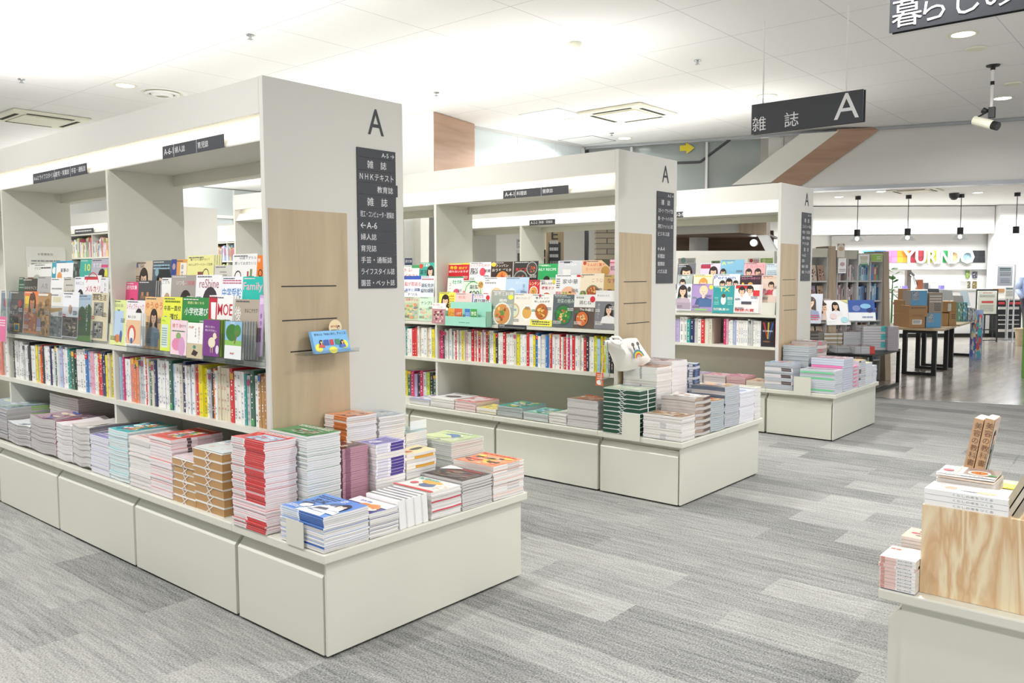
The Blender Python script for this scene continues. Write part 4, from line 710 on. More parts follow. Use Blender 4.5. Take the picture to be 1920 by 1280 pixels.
 (0, 811, 836, 568, '#b8848c', [('r', 0, .72, 1, 1, '#f4f2ee'), ('t', '強い骨量を', .05, .88, .06, '#d82a50', .8), ('t', 'つくる！', .35, .77, .07, '#3a8a3a', .6), ('m', .05, .05, .95, .68, ['#b8848c', '#7a2a3a', '#d8a8a8', '#5a2a30', '#e0c8b8'], 22)], 'small pink and white booklet hooked over the middle gondola shelf edge'),
]
for d in D2:
    row, xl, xr, yt, bg, it, lb = d[:7]; disp_mag(S2, row, xl, xr, yt, bg, it, lb, d[7] if len(d) > 7 else 1)
# mint display box with four booklets
a = at(834, 590, 'x', S2+XA-.07); b = at(911, 590, 'x', S2+XA-.07); zb_ = SH1+.002
t = thing('display_box', 'mint green cardboard display box of recipe booklets on the middle gondola shelf', 'display box', (S2+XA-.02, (a.y+b.y)/2, zb_))
x0 = S2+XA-.07; m = MB()
m.box((x0, b.y, zb_-.02), (x0+.002, a.y, zb_+.055), '#9fd8c4'); m.box((x0, b.y, zb_-.02), (x0+.07, b.y+.002, zb_+.10), '#9fd8c4'); m.box((x0, a.y-.002, zb_-.02), (x0+.07, a.y, zb_+.10), '#9fd8c4'); m.box((x0+.068, b.y, zb_-.018), (x0+.07, a.y, zb_+.17), '#9fd8c4'); m.box((x0, b.y, zb_-.022), (x0+.07, a.y, zb_-.02), '#8ac8b4')
Cover(m, (x0-.0004, a.y, zb_-.02), nY, Z, a.y-b.y, .075).draw([('b', .35, .3, .65, .45, 1, '#5aa090')]); m.build('tray', 'print', t)
for k, (u, wd, bg, it, lb) in enumerate([(.0, .07, '#e8a040', [('t', 'ソース', .1, .6, .2, '#8a2a1a'), ('f', .5, .3, .3)], 'orange recipe booklet in the mint box'), (.075, .085, '#d8643a', [('t', 'おかず', .15, .6, .2, '#fff4d8', .7), ('f', .5, .25, .35)], 'red brown recipe booklet in the mint box'), (.19, .06, '#3a7ac0', [('b', .1, .3, .9, .8, 5, '#c8e0f4')], 'blue recipe booklet in the mint box'), (.255, .07, '#3fa050', [('t', '野菜', .1, .6, .25, '#f4f8e0', .8), ('e', .5, .3, .3, .2, '#8ac84a')], 'green recipe booklet in the mint box')]):
    m = MB().mat('pages').box((x0+.03, a.y-u-wd-.008, zb_-.019), (x0+.038, a.y-u-.008, zb_+.118)); m.mat('print'); Cover(m, (x0+.0298, a.y-u-.008, zb_-.019), nY, Z, wd, .137).draw([('r', 0, 0, 1, 1, bg)]+it)
    tag(m.build('recipe_booklet'), lb, 'booklet', 'booklets in the mint box')
D3 = [
 (3, 1271, 1305, 494, '#6a6c74', [('p', .5, .62, .22, '#7a7c84', '#1c1818'), ('b', .05, .85, .5, .93, 1, '#b0b4bc')], 'grey magazine with a long haired woman, back row'),
 (3, 1314, 1352, 493.6, '#d4c8dc', [('p', .65, .66, .14, '#c8202c', '#2a1a18'), ('r', .02, .8, .5, .95, '#a82a4a'), ('b', .6, .3, .95, .5, 3, '#3a3050')], 'pale lilac magazine with a dark haired star, back row'),
 (3, 1352, 1396, 486.6, '#7fb4d0', [('t', 'Ａ', .05, .80, .12, '#f2ea4a', .18), ('t', 'ppli', .3, .84, .09, '#e8e88a', .55), ('p', .12, .5, .09, '#2a2a38'), ('g', [(.5, .1), (1, .35), (1, .1)], '#5a9ac0')], 'sky blue magazine with a yellow title, back row'),
 (3, 1393, 1436, 492.5, '#efb4b8', [('t', 'スカパー！', .12, .80, .13, '#e0708a', .8), ('p', .28, .62, .1, '#e8e0e0', HR, SK, 0), ('p', .68, .62, .1, '#c8d0e0', HR, SK, 0)], 'pink television magazine with two men, back row'),
 (3, 1437, 1462, 493.6, '#dbe9f2', [('t', 'ドラマファン', .05, .85, .08, '#4a8ac0', .9, 0), ('b', .1, .5, .8, .75, 4, '#9ab0c0')], 'pale blue drama magazine beside the end panel, back row'),
 (2, 1271, 1299, 514.7, '#a8b4b0', [('t', 'BLT', .3, .84, .09, '#f4f4f4', .6), ('p', .35, .66, .14, '#8a9490')], 'grey green magazine with a girl, middle row'),
 (2, 1301, 1337, 514, '#f0ecc4', [('p', .52, .62, .16, '#e8e4dc', '#d89a4a', SK, 0), ('b', .05, .88, .95, .95, 1, '#d8c850')], 'cream yellow magazine with a golden haired person, middle row'),
 (2, 1338.5, 1388, 513.6, '#e9eef4', [('t', 'Person', .03, .80, .14, '#2a4ab8', .9, 0), ('p', .35, .6, .08, '#e8c83a', HR, SK, 0), ('p', .6, .66, .09, '#f0d43a', HR, SK, 0), ('p', .85, .62, .07, '#c84a4a', HR, SK, 0)], 'white magazine with three people in yellow, middle row'),
 (2, 1388, 1428, 516, '#3a2430', [('t', 'スカパーTVガイド', .06, .84, .09, '#e088b0', .88), ('p', .5, .6, .09, '#c8a060', '#e0b060', SK, 0), ('e', .15, .68, .06, .06, '#e8c838')], 'dark programme guide with pink katakana, middle row'),
 (2, 1429, 1462, 516, '#ecd6c8', [('t', 'スカパー', .05, .87, .08, '#e08a3a', .8), ('p', .55, .62, .12, '#d84a5a', HR, SK, 0), ('e', .2, .4, .15, .12, '#e8a8b0'), ('e', .8, .35, .15, .2, '#f4f0ec')], 'peach magazine with a dancer, middle row'),
 (1, 1270, 1298, 532, '#d8dce2', [('p', .4, .72, .2, '#b8a8b8', '#2a2024'), ('e', .82, .8, .12, .16, '#3a3a3a'), ('r', .05, .05, .95, .3, '#a898a8')], 'silver magazine with a girl in lilac, front row'),
 (1, 1298.7, 1338, 532, '#a890c4', [('p', .55, .72, .14, '#4a5a88', '#e8d0a8', '#f0d0bc', 0), ('r', .35, .15, .95, .45, '#4a6a9a'), ('e', .9, .88, .1, .1, '#e8d84a'), ('r', .15, .02, .75, .08, '#8ac86a')], 'purple magazine with a blond person in denim, front row'),
 (1, 1338, 1378, 536, '#2f9aa0', [('t', 'TX', .28, .80, .15, '#e8e47a', .5), ('e', .5, .48, .12, .2, '#e8e8e4'), ('e', .5, .64, .09, .09, '#5a4a3a'), ('b', .08, .3, .3, .6, 5, '#8ad0c8'), ('b', .7, .3, .95, .6, 5, '#8ad0c8'), ('t', '真夏の', .3, .1, .09, '#f4f8f4', .5)], 'teal television magazine with a small white figure, front row'),
 (1, 1378, 1425, 533.5, '#eee6e6', [('r', .05, .86, .65, .98, '#d8242c'), ('p', .3, .76, .1, '#dfe3ea', HR, SK, 0), ('p', .62, .80, .1, '#e8eaf0', HR, SK, 0), ('r', .75, .6, 1, .8, '#d83038'), ('t', '雑誌大賞', .05, .04, .11, '#d8242c', .85), ('r', .3, .3, .7, .4, '#4a4a5a')], 'white magazine with two men and red kanji, front row', 3),
]
for d in D3:
    row, xl, xr, yt, bg, it, lb = d[:7]; disp_mag(S3, row, xl, xr, yt, bg, it, lb+' of the farthest gondola', d[7] if len(d) > 7 else 1)
# magazine tops standing in the far side of the farthest rack
for k, (xl, xr, yt, c1, c2) in enumerate([(1272, 1304, 484, '#b8b4b0', '#6a8a8a'), (1334, 1350, 489, '#6a8a4a', '#3a4a2a'), (1402, 1424, 484, '#e8e4e0', '#c83040'), (1426, 1449, 484, '#9ac06a', '#d0e0a0')]):
    a = at(xl, yt, 'x', S3+XB-.30); b = at(xr, yt, 'x', S3+XB-.30); m = MB().mat('pages').box((a.x, b.y, a.z-.25), (a.x+.006, a.y, a.z)); m.mat('print')
    Cover(m, (a.x-.0004, a.y, a.z-.25), nY, Z, a.y-b.y, .25).draw([('r', 0, 0, 1, 1, c1), ('e', .3, .9, .15, .15, c2), ('b', .5, .8, .95, .95, 2, c2)])
    tag(m.build('display_magazine'), ['grey white', 'dark green', 'white with red dot', 'light green'][k]+' magazine back showing over the farthest rack', 'magazine', 'face-out magazines in the racks')

# ------------------------------------------------------------------ spine-out magazines on the lower shelves
SPN = {'w': ('#efeeea', 'white'), 'g': ('#c3c4c4', 'light grey'), 'r': ('#d2343a', 'red'), 's': ('#e08a76', 'salmon'), 'p': ('#e3a9bd', 'pink'), 'm': ('#c8366e', 'magenta'),
       'o': ('#ea8434', 'orange'), 'y': ('#e9dc2e', 'yellow'), 'c': ('#dcd3b8', 'cream'), 'b': ('#3d78b8', 'blue'), 'n': ('#2b3160', 'navy'), 't': ('#2f9a94', 'teal'),
       'e': ('#3f6a58', 'dark green'), 'k': ('#34363a', 'black'), 'l': ('#a9c6e2', 'pale blue'), 'v': ('#b3a6cf', 'lavender'), 'a': ('#bdd23c', 'lime green'), 'u': ('#b78a58', 'kraft brown'), 'd': ('#d9d5c4', 'divider')}
SPM = {}
def spine_mesh(k, var):
    """unit magazine standing on its foot, spine on -X: 1 thick (Y), 1 high, .2 deep"""
    key = (k, var)
    if key in SPM: return SPM[key]
    r_ = random.Random(var*13+ord(k)); c = SPN[k][0]; m = MB().mat('print')
    m.box((0, 0, 0), (.2, 1, 1), c); m.mat('pages').box((.004, .08, .002), (.2004, .92, 1.0015), '#efeeea'); m.mat('print')
    ink = r_.choice(['#77777e', '#cc7680', '#7a98c0', '#88888a', '#8a8a92', '#7fae9c']) if k in 'wgclvypsd' else '#f2efe6'
    if k != 'd' or var:
        z = .93
        while z > .08:
            hgt = r_.uniform(.02, .05); 
            if r_.random() < .55: m.face([(-.003, .66, z-hgt*.8), (-.003, .36, z-hgt*.8), (-.003, .36, z), (-.003, .66, z)], ink)
            z -= hgt+r_.choice([.008, .02, .07])
        if r_.random() < .35:
            c2 = r_.choice([RD, '#3a6ab0', '#e8b83a', '#4a9a5a', '#b84a7a', '#444a55']); a_ = r_.choice([.02, .8, .86]); m.face([(-.002, 1, a_), (-.002, 0, a_), (-.002, 0, a_+.12), (-.002, 1, a_+.12)], c2)
    me = m.build('proto'); SPM[key] = me; me.name = 'shelved_magazine_source'; return me
def spine_row(s, y0, y1, seq, where, z=SH2, x=XA+.03, th=(.010, .022), hh=(.235, .262), seed=1, name='shelved_magazine', zone=3):
    """copies of the spine meshes from y1 (left in the picture) down to y0"""
    r_ = random.Random(seed); n = len(seq.replace(' ', '')); ws = [r_.uniform(*th) for _ in range(n)]; k_ = (y1-y0)/sum(ws); ws = [w_*k_ for w_ in ws]
    y = y1; i = 0; prev = None; ph = .25
    for ch in seq.replace(' ', ''):
        w_ = ws[i]; var = r_.randrange(3); src = spine_mesh(ch, var); o = src.copy(); col.objects.link(o); o.name = name
        if ch != prev or r_.random() < .3: ph = r_.uniform(*hh); px = r_.uniform(-.006, .008)
        o.scale = (1, w_*.93, ph); o.location = (s+x+px, y-w_*.965, z+.0005)
        zn = ['left', 'middle', 'right'][min(2, int((y1-y)/(y1-y0)*3))]
        cn = SPN[ch][1]; lb = f'{cn} spined magazine, {zn} third of {where}' if ch != 'd' else f'cream divider board, {zn} third of {where}'
        tag(o, lb, 'magazine' if ch != 'd' else 'divider', lb); y -= w_; i += 1; prev = ch
spine_row(S1, .645, 2.12, 'lwmwwwssyosggwrwedn wwwwgwwelwwdnwwlwroyyywgkowccccrrwwwtgewuuuu', 'lower shelf of nearest gondola, right bay', seed=3)
spine_row(S1, 2.16, 3.74, 'kwwwwgwwkwwcygcorkwwwnwwewwlvwwteekwwwwblppwwyrrnnycyya', 'lower shelf of nearest gondola, left bay', seed=5)
spine_row(S1, 3.79, 4.3, 'rswowrwsgwwr', 'lower shelf of nearest gondola, beyond the second divider', seed=6)
spine_row(S2, .65, 2.385, 'mmkgwgwgwrwcwycwpwwrwrwrwpwrewwykwwwrwwwwdyawwwrwwybwwwwblrwwwrwdrwmwrwwcwrkwwyalyoalkk', 'lower shelf of middle gondola, right bay', seed=8)
spine_row(S2, 2.43, 3.1, 'wytwltwrswwtwwrrswcwwcwyw', 'lower shelf of middle gondola, left of its divider', seed=9)
spine_row(S3, 1.3, 1.75, 'vvwwtngwrdd', 'lower shelf of farthest gondola, left of the gap', seed=11, th=(.02, .03))
spine_row(S3, .74, 1.17, 'mpwwwlvwwwwwwggwwwwnn', 'lower shelf of farthest gondola, right of the gap', seed=12)
a = at(1428, 604, 'x', S3+XA+.03); b = at(1452, 604, 'x', S3+XA+.03); m = MB().mat('print').box((a.x, b.y, SH2+.001), (a.x+.01, a.y, SH2+.25), '#26242c')
Cover(m, (a.x-.0004, a.y, SH2+.001), nY, Z, a.y-b.y, .25).draw([('g', [(.45, .3), (.1, .95), (.25, .95), (.5, .35)], '#b03038'), ('g', [(.48, .3), (.5, .95), (.62, .95), (.54, .3)], '#c8b83a'), ('g', [(.55, .3), (.85, .95), (.95, .9), (.6, .3)], '#3a5ab0'), ('t', 'GO ARENA!!', .1, .58, .06, '#f0f0f0', .8), ('e', .4, .2, .3, .06, '#7a5a3a')])
tag(m.build('display_magazine'), 'black concert magazine with coloured light beams on the lower shelf of the farthest gondola', 'magazine')
m = MB().mat('print').box((S3+XA+.03, .63, SH2+.001), (S3+XA+.2, .638, SH2+.25), '#c84a4a'); tag(m.build('shelved_magazine'), 'thin red magazine standing beside the black concert magazine', 'magazine')
spine_row(S2, 2.44, 3.0, 'kyemvkmwakeyek', 'bottom bay of the middle gondola behind the left stacks', z=TZ+.001, x=XA+.15, seed=14, hh=(.2, .24), th=(.03, .04))

for ob in SPM.values(): bpy.data.objects.remove(ob)

# ------------------------------------------------------------------ piles of magazines
BUD = [300]; REST = MB(); REST.mat('pages')
def pile_mesh(dx, dy, t, cover, spine, edge, side, wave, items=None, rot=0, bands=None, wdir='y', back=False):
    """one flat magazine; side: which face shows the spine ('L' = -X, 'F' = -Y, 'N' = turned away)"""
    m = MB().mat('pages'); e = '#edeae6' if edge is None else edge
    n = 7 if wave else 1
    def zz(x, y): return wave*(math.sin((y/dy if wdir == 'y' else x/dx)*6.5+1)*.6+math.sin(x/dx*4+y/dy*3)*.4) if wave else 0
    xs = [dx*i/n for i in range(n+1)]; ys = [dy*i/n for i in range(n+1)]
    t_ = t*.94
    for i in range(n):
        for (p_, q_, cc, nm_) in (((xs[i], 0), (xs[i+1], 0), e, 'F'), ((xs[i+1], dy), (xs[i], dy), e, 'B'), ((0, ys[i+1]), (0, ys[i]), e, 'L'), ((dx, ys[i]), (dx, ys[i+1]), e, 'R')):
            sp = nm_ == side
            m.mat('print' if sp else 'pages')
            cs = spine if sp else e
            a0, a1 = zz(*p_), zz(*q_)
            m.face([(p_[0], p_[1], a0), (q_[0], q_[1], a1), (q_[0], q_[1], a1+t_), (p_[0], p_[1], a0+t_)], cs)
    if bands and side in 'LF':
        m.mat('print')
        for (u0, u1, cb) in bands:
            k_ = max(1, int((u1-u0)*n+.99)) if wave else 1
            for j in range(k_):
                ua, ub = u0+(u1-u0)*j/k_, u0+(u1-u0)*(j+1)/k_
                if side == 'L': P_ = [(-.0006, dy*(1-ua)), (-.0006, dy*(1-ub))]
                else: P_ = [(dx*ua, -.0006), (dx*ub, -.0006)]
                a0, a1 = zz(*P_[0]), zz(*P_[1])
                m.face([(*P_[0], a0+t_*.08), (*P_[1], a1+t_*.08), (*P_[1], a1+t_*.95), (*P_[0], a0+t_*.95)], cb)
    m.mat('print')
    for i in range(n):
        for j in range(n):
            P_ = [(xs[i], ys[j]), (xs[i+1], ys[j]), (xs[i+1], ys[j+1]), (xs[i], ys[j+1])]
            m.face([(a_, b_, zz(a_, b_)+t_) for a_, b_ in P_], cover); m.face([(a_, b_, zz(a_, b_)) for a_, b_ in P_[::-1]], e)
    if items:
        nv = len(m.v); eps0 = .0005+abs(wave)*.16
        if rot == 0: c = Cover(m, (0, 0, t_+eps0), X, Y, dx, dy)
        elif rot == 1: c = Cover(m, (0, dy, t_+eps0), nY, X, dy, dx)
        elif rot == 2: c = Cover(m, (dx, dy, t_+eps0), nX, nY, dx, dy)
        else: c = Cover(m, (dx, 0, t_+eps0), Y, nX, dy, dx)
        c.fine = 1 if wave else 0; c.draw(items)
        for k in range(nv, len(m.v)): v = m.v[k]; m.v[k] = (v[0], v[1], v[2]+zz(v[0], v[1]))
    return m
def pile(x, y, dx, dy, H, n, desc, where, cover='#e8e6e2', items=None, rot=0, spine='#eceae6', bands=None, side='L', pat='SSSSNNNN', edge=None, wave=0, wdir='y', jit=.003, name='stacked_magazine', lean=(0, 0), topmost=None, alt=None, base=TZ):
    if not wave and dx > .15: wave = .0022; wdir = 'x'
    r_ = random.Random(int(x*1000+y*77+n)); t = H/n; me = {}
    ge = [edge or '#edeae6', '#f3f0ec' if not edge else edge, '#dcd9d6' if not edge else edge]
    protos = []
    def proto(kind, v):
        if (kind, v) not in me:
            o = pile_mesh(dx, dy, t, cover, spine, ge[v], side if kind == 'S' else 'N', wave, bands=bands, wdir=wdir).build(name); protos.append(o); me[(kind, v)] = o
        return me[(kind, v)]
    for i in range(n):
        last = i == n-1; kind = pat[(n-1-i) % len(pat)]; v = r_.choice([0, 0, 1, 2])
        lx = x+r_.uniform(-jit, jit)+lean[0]*i/n; ly = y+r_.uniform(-jit, jit)+lean[1]*i/n; lz = base+.0005+abs(wave)*.75+i*t
        if last:
            o = pile_mesh(dx, dy, t, cover, spine, ge[v], side if kind == 'S' else 'N', wave, items=items, rot=rot, bands=bands, wdir=wdir).build(name); o.location = (lx, ly, lz)
            tag(o, f'topmost {topmost or desc}, {where}', 'magazine', 'top copies of the piles')
        elif BUD[0] > 0:
            BUD[0] -= 1; src = proto(kind, v); o = src.copy(); col.objects.link(o); o.location = (lx, ly, lz)
            if wave: pass
            tag(o, f'{desc}, {where}, one of the copies below the top', 'magazine', f'{desc} pile, {where}'[:90])
        else:
            sm = pile_mesh(dx, dy, t, cover, spine, ge[v], side if kind == 'S' else 'N', wave, bands=bands, wdir=wdir)
            nv = len(REST.v); REST.v += [(a_+lx, b_+ly, c_+lz) for a_, b_, c_ in sm.v]
            mm = []
            for k_ in sm.mats: REST.mat(k_); mm.append(REST.cm)
            REST.f += [tuple(nv+k_ for k_ in f) for f in sm.f]; REST.c += sm.c; REST.mi += [mm[k_] for k_ in sm.mi]
    for o in protos: bpy.data.objects.remove(o)
def parcels(x, y, dx, dy, H, n, desc, where, c, top, strap='#eef0f2', edge='#e9e6df', name='wrapped_bundle', band=.45):
    """bundles of books in wrapping with a crossed plastic strap"""
    t = H/n; src = None
    for i in range(n):
        if src is None:
            m = MB().mat('print'); m.box((0, 0, t*.07), (dx, dy, t*.90), c); m.mat('pages').box((-.002, -.002, t*.90), (dx+.002, dy+.002, t*.97), edge); m.box((-.001, -.001, 0), (dx+.001, dy+.001, t*.07), edge)
            src = m.build(name); m = MB().mat('film2')
            for (a_, b_) in (((dy*.62, 0), (dy*.35, t)), ((dy*.42, 0), (dy*.58, t))):
                m.face([(-.0035, a_[0], a_[1]), (-.0035, a_[0]-.007, a_[1]), (-.0035, b_[0]-.007, b_[1]), (-.0035, b_[0], b_[1])], strap)
            m.build('strap', None, src); m = MB().mat('film2'); m.box((dx*.5-.006, -.0035, 0), (dx*.5+.006, -.003, t), strap); m.build('strap', None, src); o = src
        else:
            o = src.copy(); col.objects.link(o)
            for c_ in list(src.children): ch = c_.copy(); col.objects.link(ch); ch.parent = o
        o.location = (x+rnd.uniform(-.004, .004), y+rnd.uniform(-.004, .004), TZ+.0005+i*t)
        tag(o, f'{desc}, {where}'+(', on top' if i == n-1 else ''), 'bundle', f'{desc}s, {where}')
    m = MB().mat('print').box((0, 0, 0), (dx-.01, dy-.01, .004), top)
    Cover(m, (0, dy-.01, .0045), nY, X, dy-.01, dx-.01).draw([('m', .05, .05, .95, .95, [top, '#ffffff', '#d8e4e8', '#e8c8c0'], 10), ('b', .1, .7, .7, .9, 3, '#7a9ab0')])
    o = m.build('cover_sheet'); o.location = (x+.005, y+.005, TZ+H+.002); tag(o, f'printed sheet on the {desc.split(" with")[0].split(" in ")[0]} pile, {where}', 'sheet')
M['film2'] = simple('white_plastic_strap', '', .25, attr=True)

w1 = 'on the near base end'
# end piles of the nearest base, front row then back row
pile(-.012, -.012, .222, .285, .142, 17, 'blue anime magazine', w1+' corner', '#5f8fd6', [('b', .05, .78, .5, .92, 2, '#2a3a6a'), ('t', '恋愛', .1, .55, .2, '#22365a', .35), ('p', .62, .5, .1, '#f0f2f6', '#3a5a8a', '#f6e2d4'), ('p', .8, .6, .08, '#e8ecf4', '#2a3040', '#f6e2d4'), ('g', [(.4, .2), (.95, .35), (.9, .55), (.5, .5)], '#eef2f8'), ('e', .3, .3, .1, .1, '#eef2f8'), ('g', [(.5, .25), (.75, .3), (.7, .42), (.52, .38)], '#3a4250'), ('b', .06, .06, .4, .2, 3, '#eef2fa'), ('t', '恋', .56, .78, .14, '#f4f6fa', .12), ('g', [(.1, .35), (.35, .42), (.3, .5), (.12, .46)], '#2f3f60')], 1, spine='#f0f1f4', bands=[(.45, 1, '#2f62ac'), (.05, .4, '#d8dfe8')], side='L', pat='SSSSSSNNNNNNNNSNN')
pile(.215, -.012, .155, .25, .105, 13, 'navy and orange magazine', w1, '#3a4486', [('e', .6, .35, .3, .3, '#e89040'), ('r', 0, .6, 1, 1, '#f2f2f6'), ('t', '特集', .2, .7, .15, '#4a5ab0', .5), ('e', .75, .3, .18, .1, '#f0e6dc'), ('g', [(.1, .1), (.6, .25), (.55, .32), (.1, .2)], '#e8a050')], 1, side='F', pat='N')
for k in range(11):
    m = MB().mat('pages').box((0, 0, 0), (.0145, .21, .125), '#f4f3f1'); m.mat('print').box((.001, .002, .125), (.0135, .208, .1262), '#8e8c8a' if k % 2 else '#f2f2f2'); m.box((-.0006, .001, .001), (0, .209, .125), '#fbfbfb')
    m.box((-.001, .02, .03), (-.0006, .19, .11), '#f0e8e4'); o = m.build('standing_booklet'); o.location = (.382+k*.0152, -.008+(k % 3)*.003, TZ+.001); o.rotation_euler = (0, R(-4), 0)
    tag(o, ('leftmost ' if k == 0 else 'rightmost ' if k == 10 else '')+'thin white booklet standing on edge in the row on the near base end', 'booklet', 'white booklets standing on edge')
pile(.562, -.012, .185, .255, .122, 15, 'white cartoon dog magazine with red edges', w1, '#f3f0e8', [('m', .3, .12, .97, .7, ['#f3f0e8', '#e8c878', '#d8e4ea', '#f0b8a0'], 10), ('e', .55, .5, .18, .16, '#4a6a9a'), ('e', .7, .6, .1, .1, '#f4f0ea'), ('e', .5, .72, .25, .1, '#e8b04a'), ('e', .2, .5, .08, .08, '#d84a5a'), ('b', .05, .8, .6, .95, 2, '#5ab0a8'), ('r', .0, 0, 1, .1, '#d8303a')], 1, side='F', bands=[(0, 1, '#d8485a')], pat='NNNNNSNNNNSNNNN')
pile(.755, -.014, .20, .27, .135, 20, 'dark cover sports magazine', w1, '#4c4440', [('m', .05, .1, .95, .75, ['#4c4440', '#8a3a34', '#6a5a50', '#2c2a30', '#a07a5a'], 20), ('b', .1, .8, .9, .93, 2, '#c83a3a'), ('g', [(0, .6), (.4, .9), (.1, 1), (0, 1)], '#eceae6')], 1, edge='#d9d6d4', wave=.0016, wdir='x', side='N', pat='N')
pile(.965, -.014, .225, .265, .165, 22, 'orange patterned magazine', w1, '#ee9468', [('m', .03, .03, .97, .8, ['#ee9468', '#f4b48a', '#e8d04a', '#d8604a', '#3a2a24', '#f6d8b8'], 22), ('e', .2, .7, .1, .05, '#e8d04a'), ('e', .5, .6, .12, .05, '#3a2a24'), ('e', .8, .75, .1, .05, '#e8d04a'), ('e', .35, .35, .12, .05, '#d84a3a'), ('e', .7, .3, .1, .05, '#3a2a24'), ('b', .05, .85, .9, .97, 1, '#d8402a')], 1, side='F', spine='#f0eeec', bands=[(.45, .85, '#c9c6c6')], pat='SNSNSNNNNNNN')
pile(.14, .30, .175, .27, .395, 40, 'green cover picture magazine', w1, '#3f8a58', [('m', .2, .1, .95, .7, ['#3f8a58', '#e8e0d8', '#b89a84', '#6a4a44', '#8ab0a0'], 22), ('b', .05, .75, .9, .92, 2, '#f0f4ea')], 1, side='N', edge='#e6e7e6', pat='N')
pile(.325, .30, .145, .26, .315, 34, 'maroon edged magazine', w1, '#5a3a34', [('m', .1, .1, .9, .9, ['#5a3a34', '#a08a78', '#e0d0c0', '#8a5a4a'], 12)], 1, side='F', spine='#b98a9a', edge='#a9788a', bands=[(.1, .3, '#8a5a70')], pat='S', jit=.0015)
pile(.482, .262, .175, .135, .31, 22, 'purple spined white paperback', w1, '#a9a4d8', [('b', .05, .1, .9, .9, 5, '#5a4aa0'), ('e', .3, .5, .2, .15, '#e8e0f4')], 0, side='F', spine='#f3f2f6', bands=[(.5, .95, '#4a3590'), (.05, .4, '#dedce8')], pat='SSSNNSSSSSSNNNNNNNNNNN')
pile(.665, .262, .19, .135, .235, 16, 'pale yellow paperback with a bat', w1, '#e9d7a0', [('e', .7, .6, .2, .1, '#2c2630'), ('g', [(.45, .6), (.7, .72), (.95, .55), (.7, .5)], '#2c2630'), ('e', .3, .4, .12, .1, '#d8604a'), ('b', .1, .8, .5, .95, 1, '#d0483a')], 0, side='F', spine='#f1ede6', bands=[(.3, .95, '#e0a63c')], pat='NSNNSNNN')
pile(.44, .412, .175, .165, .425, 44, 'orange spined magazine', w1+', in front of the wood panel', '#d98a5c', [('m', .3, .1, .95, .8, ['#d98a5c', '#6a7080', '#3a4050', '#c8a890'], 14), ('b', .05, .8, .9, .95, 2, '#f0e8e0')], 1, side='L', spine='#f0eeec', bands=[(.42, .98, '#d0722c')], pat='SSNSSSSSSSSSSS')
pile(.63, .412, .165, .165, .40, 38, 'grey blue cover magazine', w1, '#a8b4bc', [('m', .1, .1, .9, .9, ['#a8b4bc', '#6a7a88', '#e0dcd4'], 10)], 1, side='N', pat='N')
pile(.80, .412, .14, .165, .30, 30, 'small teal grey magazine', w1, '#9ab4b4', [('m', .1, .1, .9, .6, ['#9ab4b4', '#4a5a60', '#d0dcd8'], 8)], 1, side='N', pat='N')
pile(.965, .262, .235, .27, .245, 24, 'green and blue sky magazine', w1, '#a9b98a', [('m', .05, .05, .95, .8, ['#b8c49a', '#90a878', '#6a8ab0', '#d8dcb8', '#e4e8d0'], 16), ('e', .5, .6, .2, .14, '#4a6aa0'), ('e', .3, .4, .3, .2, '#c8d4a0'), ('b', .1, .85, .8, .95, 1, '#e8ece0')], 1, edge='#d6d8d4', side='N', pat='N', wave=.0018, wdir='x')
m = MB().mat('steel').box((-.028, .10, TZ+.001), (-.0245, .215, TZ+.105)); m.box((-.0245, .11, TZ+.0005), (-.005, .20, TZ+.0012))
tag(m.build('bookend'), 'cream metal bookend plate holding the blue anime magazines', 'bookend', 'cream bookend plates')
m = MB().mat('pages').box((.865, .45, TZ+.302), (.975, .453, TZ+.345), '#f2f2f0'); tag(m.build('price_card'), 'blank white card standing on the small teal magazines', 'card')
# red pile and the row under the shelf
pile(-.024, .362, .155, .25, .385, 44, 'red and white spined magazine', 'tall pile on the near base edge', '#cf3a3a', [('r', .3, .1, .95, .75, '#a8c0d8'), ('m', .35, .1, .9, .6, ['#a8c0d8', '#6a5a60', '#f0f0f0', '#c84a4a'], 14), ('b', .05, .8, .95, .95, 2, '#f4f0ee')], 1, side='L', spine='#efecec', bands=[(.42, 1, '#cc2a2c'), (.02, .36, '#e2dada')], pat='SSSSSSSSSSSSSNSSSSSSSSSSSNSSSSNNNNNNNNSSSSSSNN', edge='#efe6e8', jit=.004)
def row_pile(s, xl, xr, yl, yr, yt, dx, n, desc, where, **k):
    a = at(xl, yl, 'x', s-.0); b = at(xr, yr, 'x', s-.0); H = at((xl+xr)/2, yt, 'x', s+.0).z-TZ; x = s+k.pop('x', .0)
    if k.pop('parcel', 0): parcels(x, b.y+.003, dx, a.y-b.y-.006, H, n, desc, where, k['cover'], k['top']); return
    pile(x, b.y+.003, dx, a.y-b.y-.006, H, n, desc, where, **k)
wr = 'near base row'
row_pile(S1, 366, 421, 960, 972, 846, .20, 7, 'brown paper parcel with a white strap', wr+' beside the red pile', parcel=1, cover='#b98d58', top='#dfe6e4')
row_pile(S1, 326, 369, 940, 956, 862, .18, 6, 'brown paper parcel with a white strap', wr+', shorter pile', parcel=1, cover='#bf9560', top='#e6d8dc')
row_pile(S1, 283, 325, 922, 934, 822, .27, 18, 'red comic cover magazine', wr, cover='#e05a4c', items=[('m', .2, .1, .9, .85, ['#e05a4c', '#f2d44a', '#4ab8c8', '#f4f0ec', '#e89ac0', '#5aa04a'], 26), ('b', .05, .86, .9, .97, 1, '#fff6e0')], rot=1, side='F', spine='#eedfe2', bands=[(.3, .38, '#5a4a50'), (.5, .8, '#d8c0c4')], pat='SSSSSSNNNNNNNNNNNN', edge='#eee6e6')
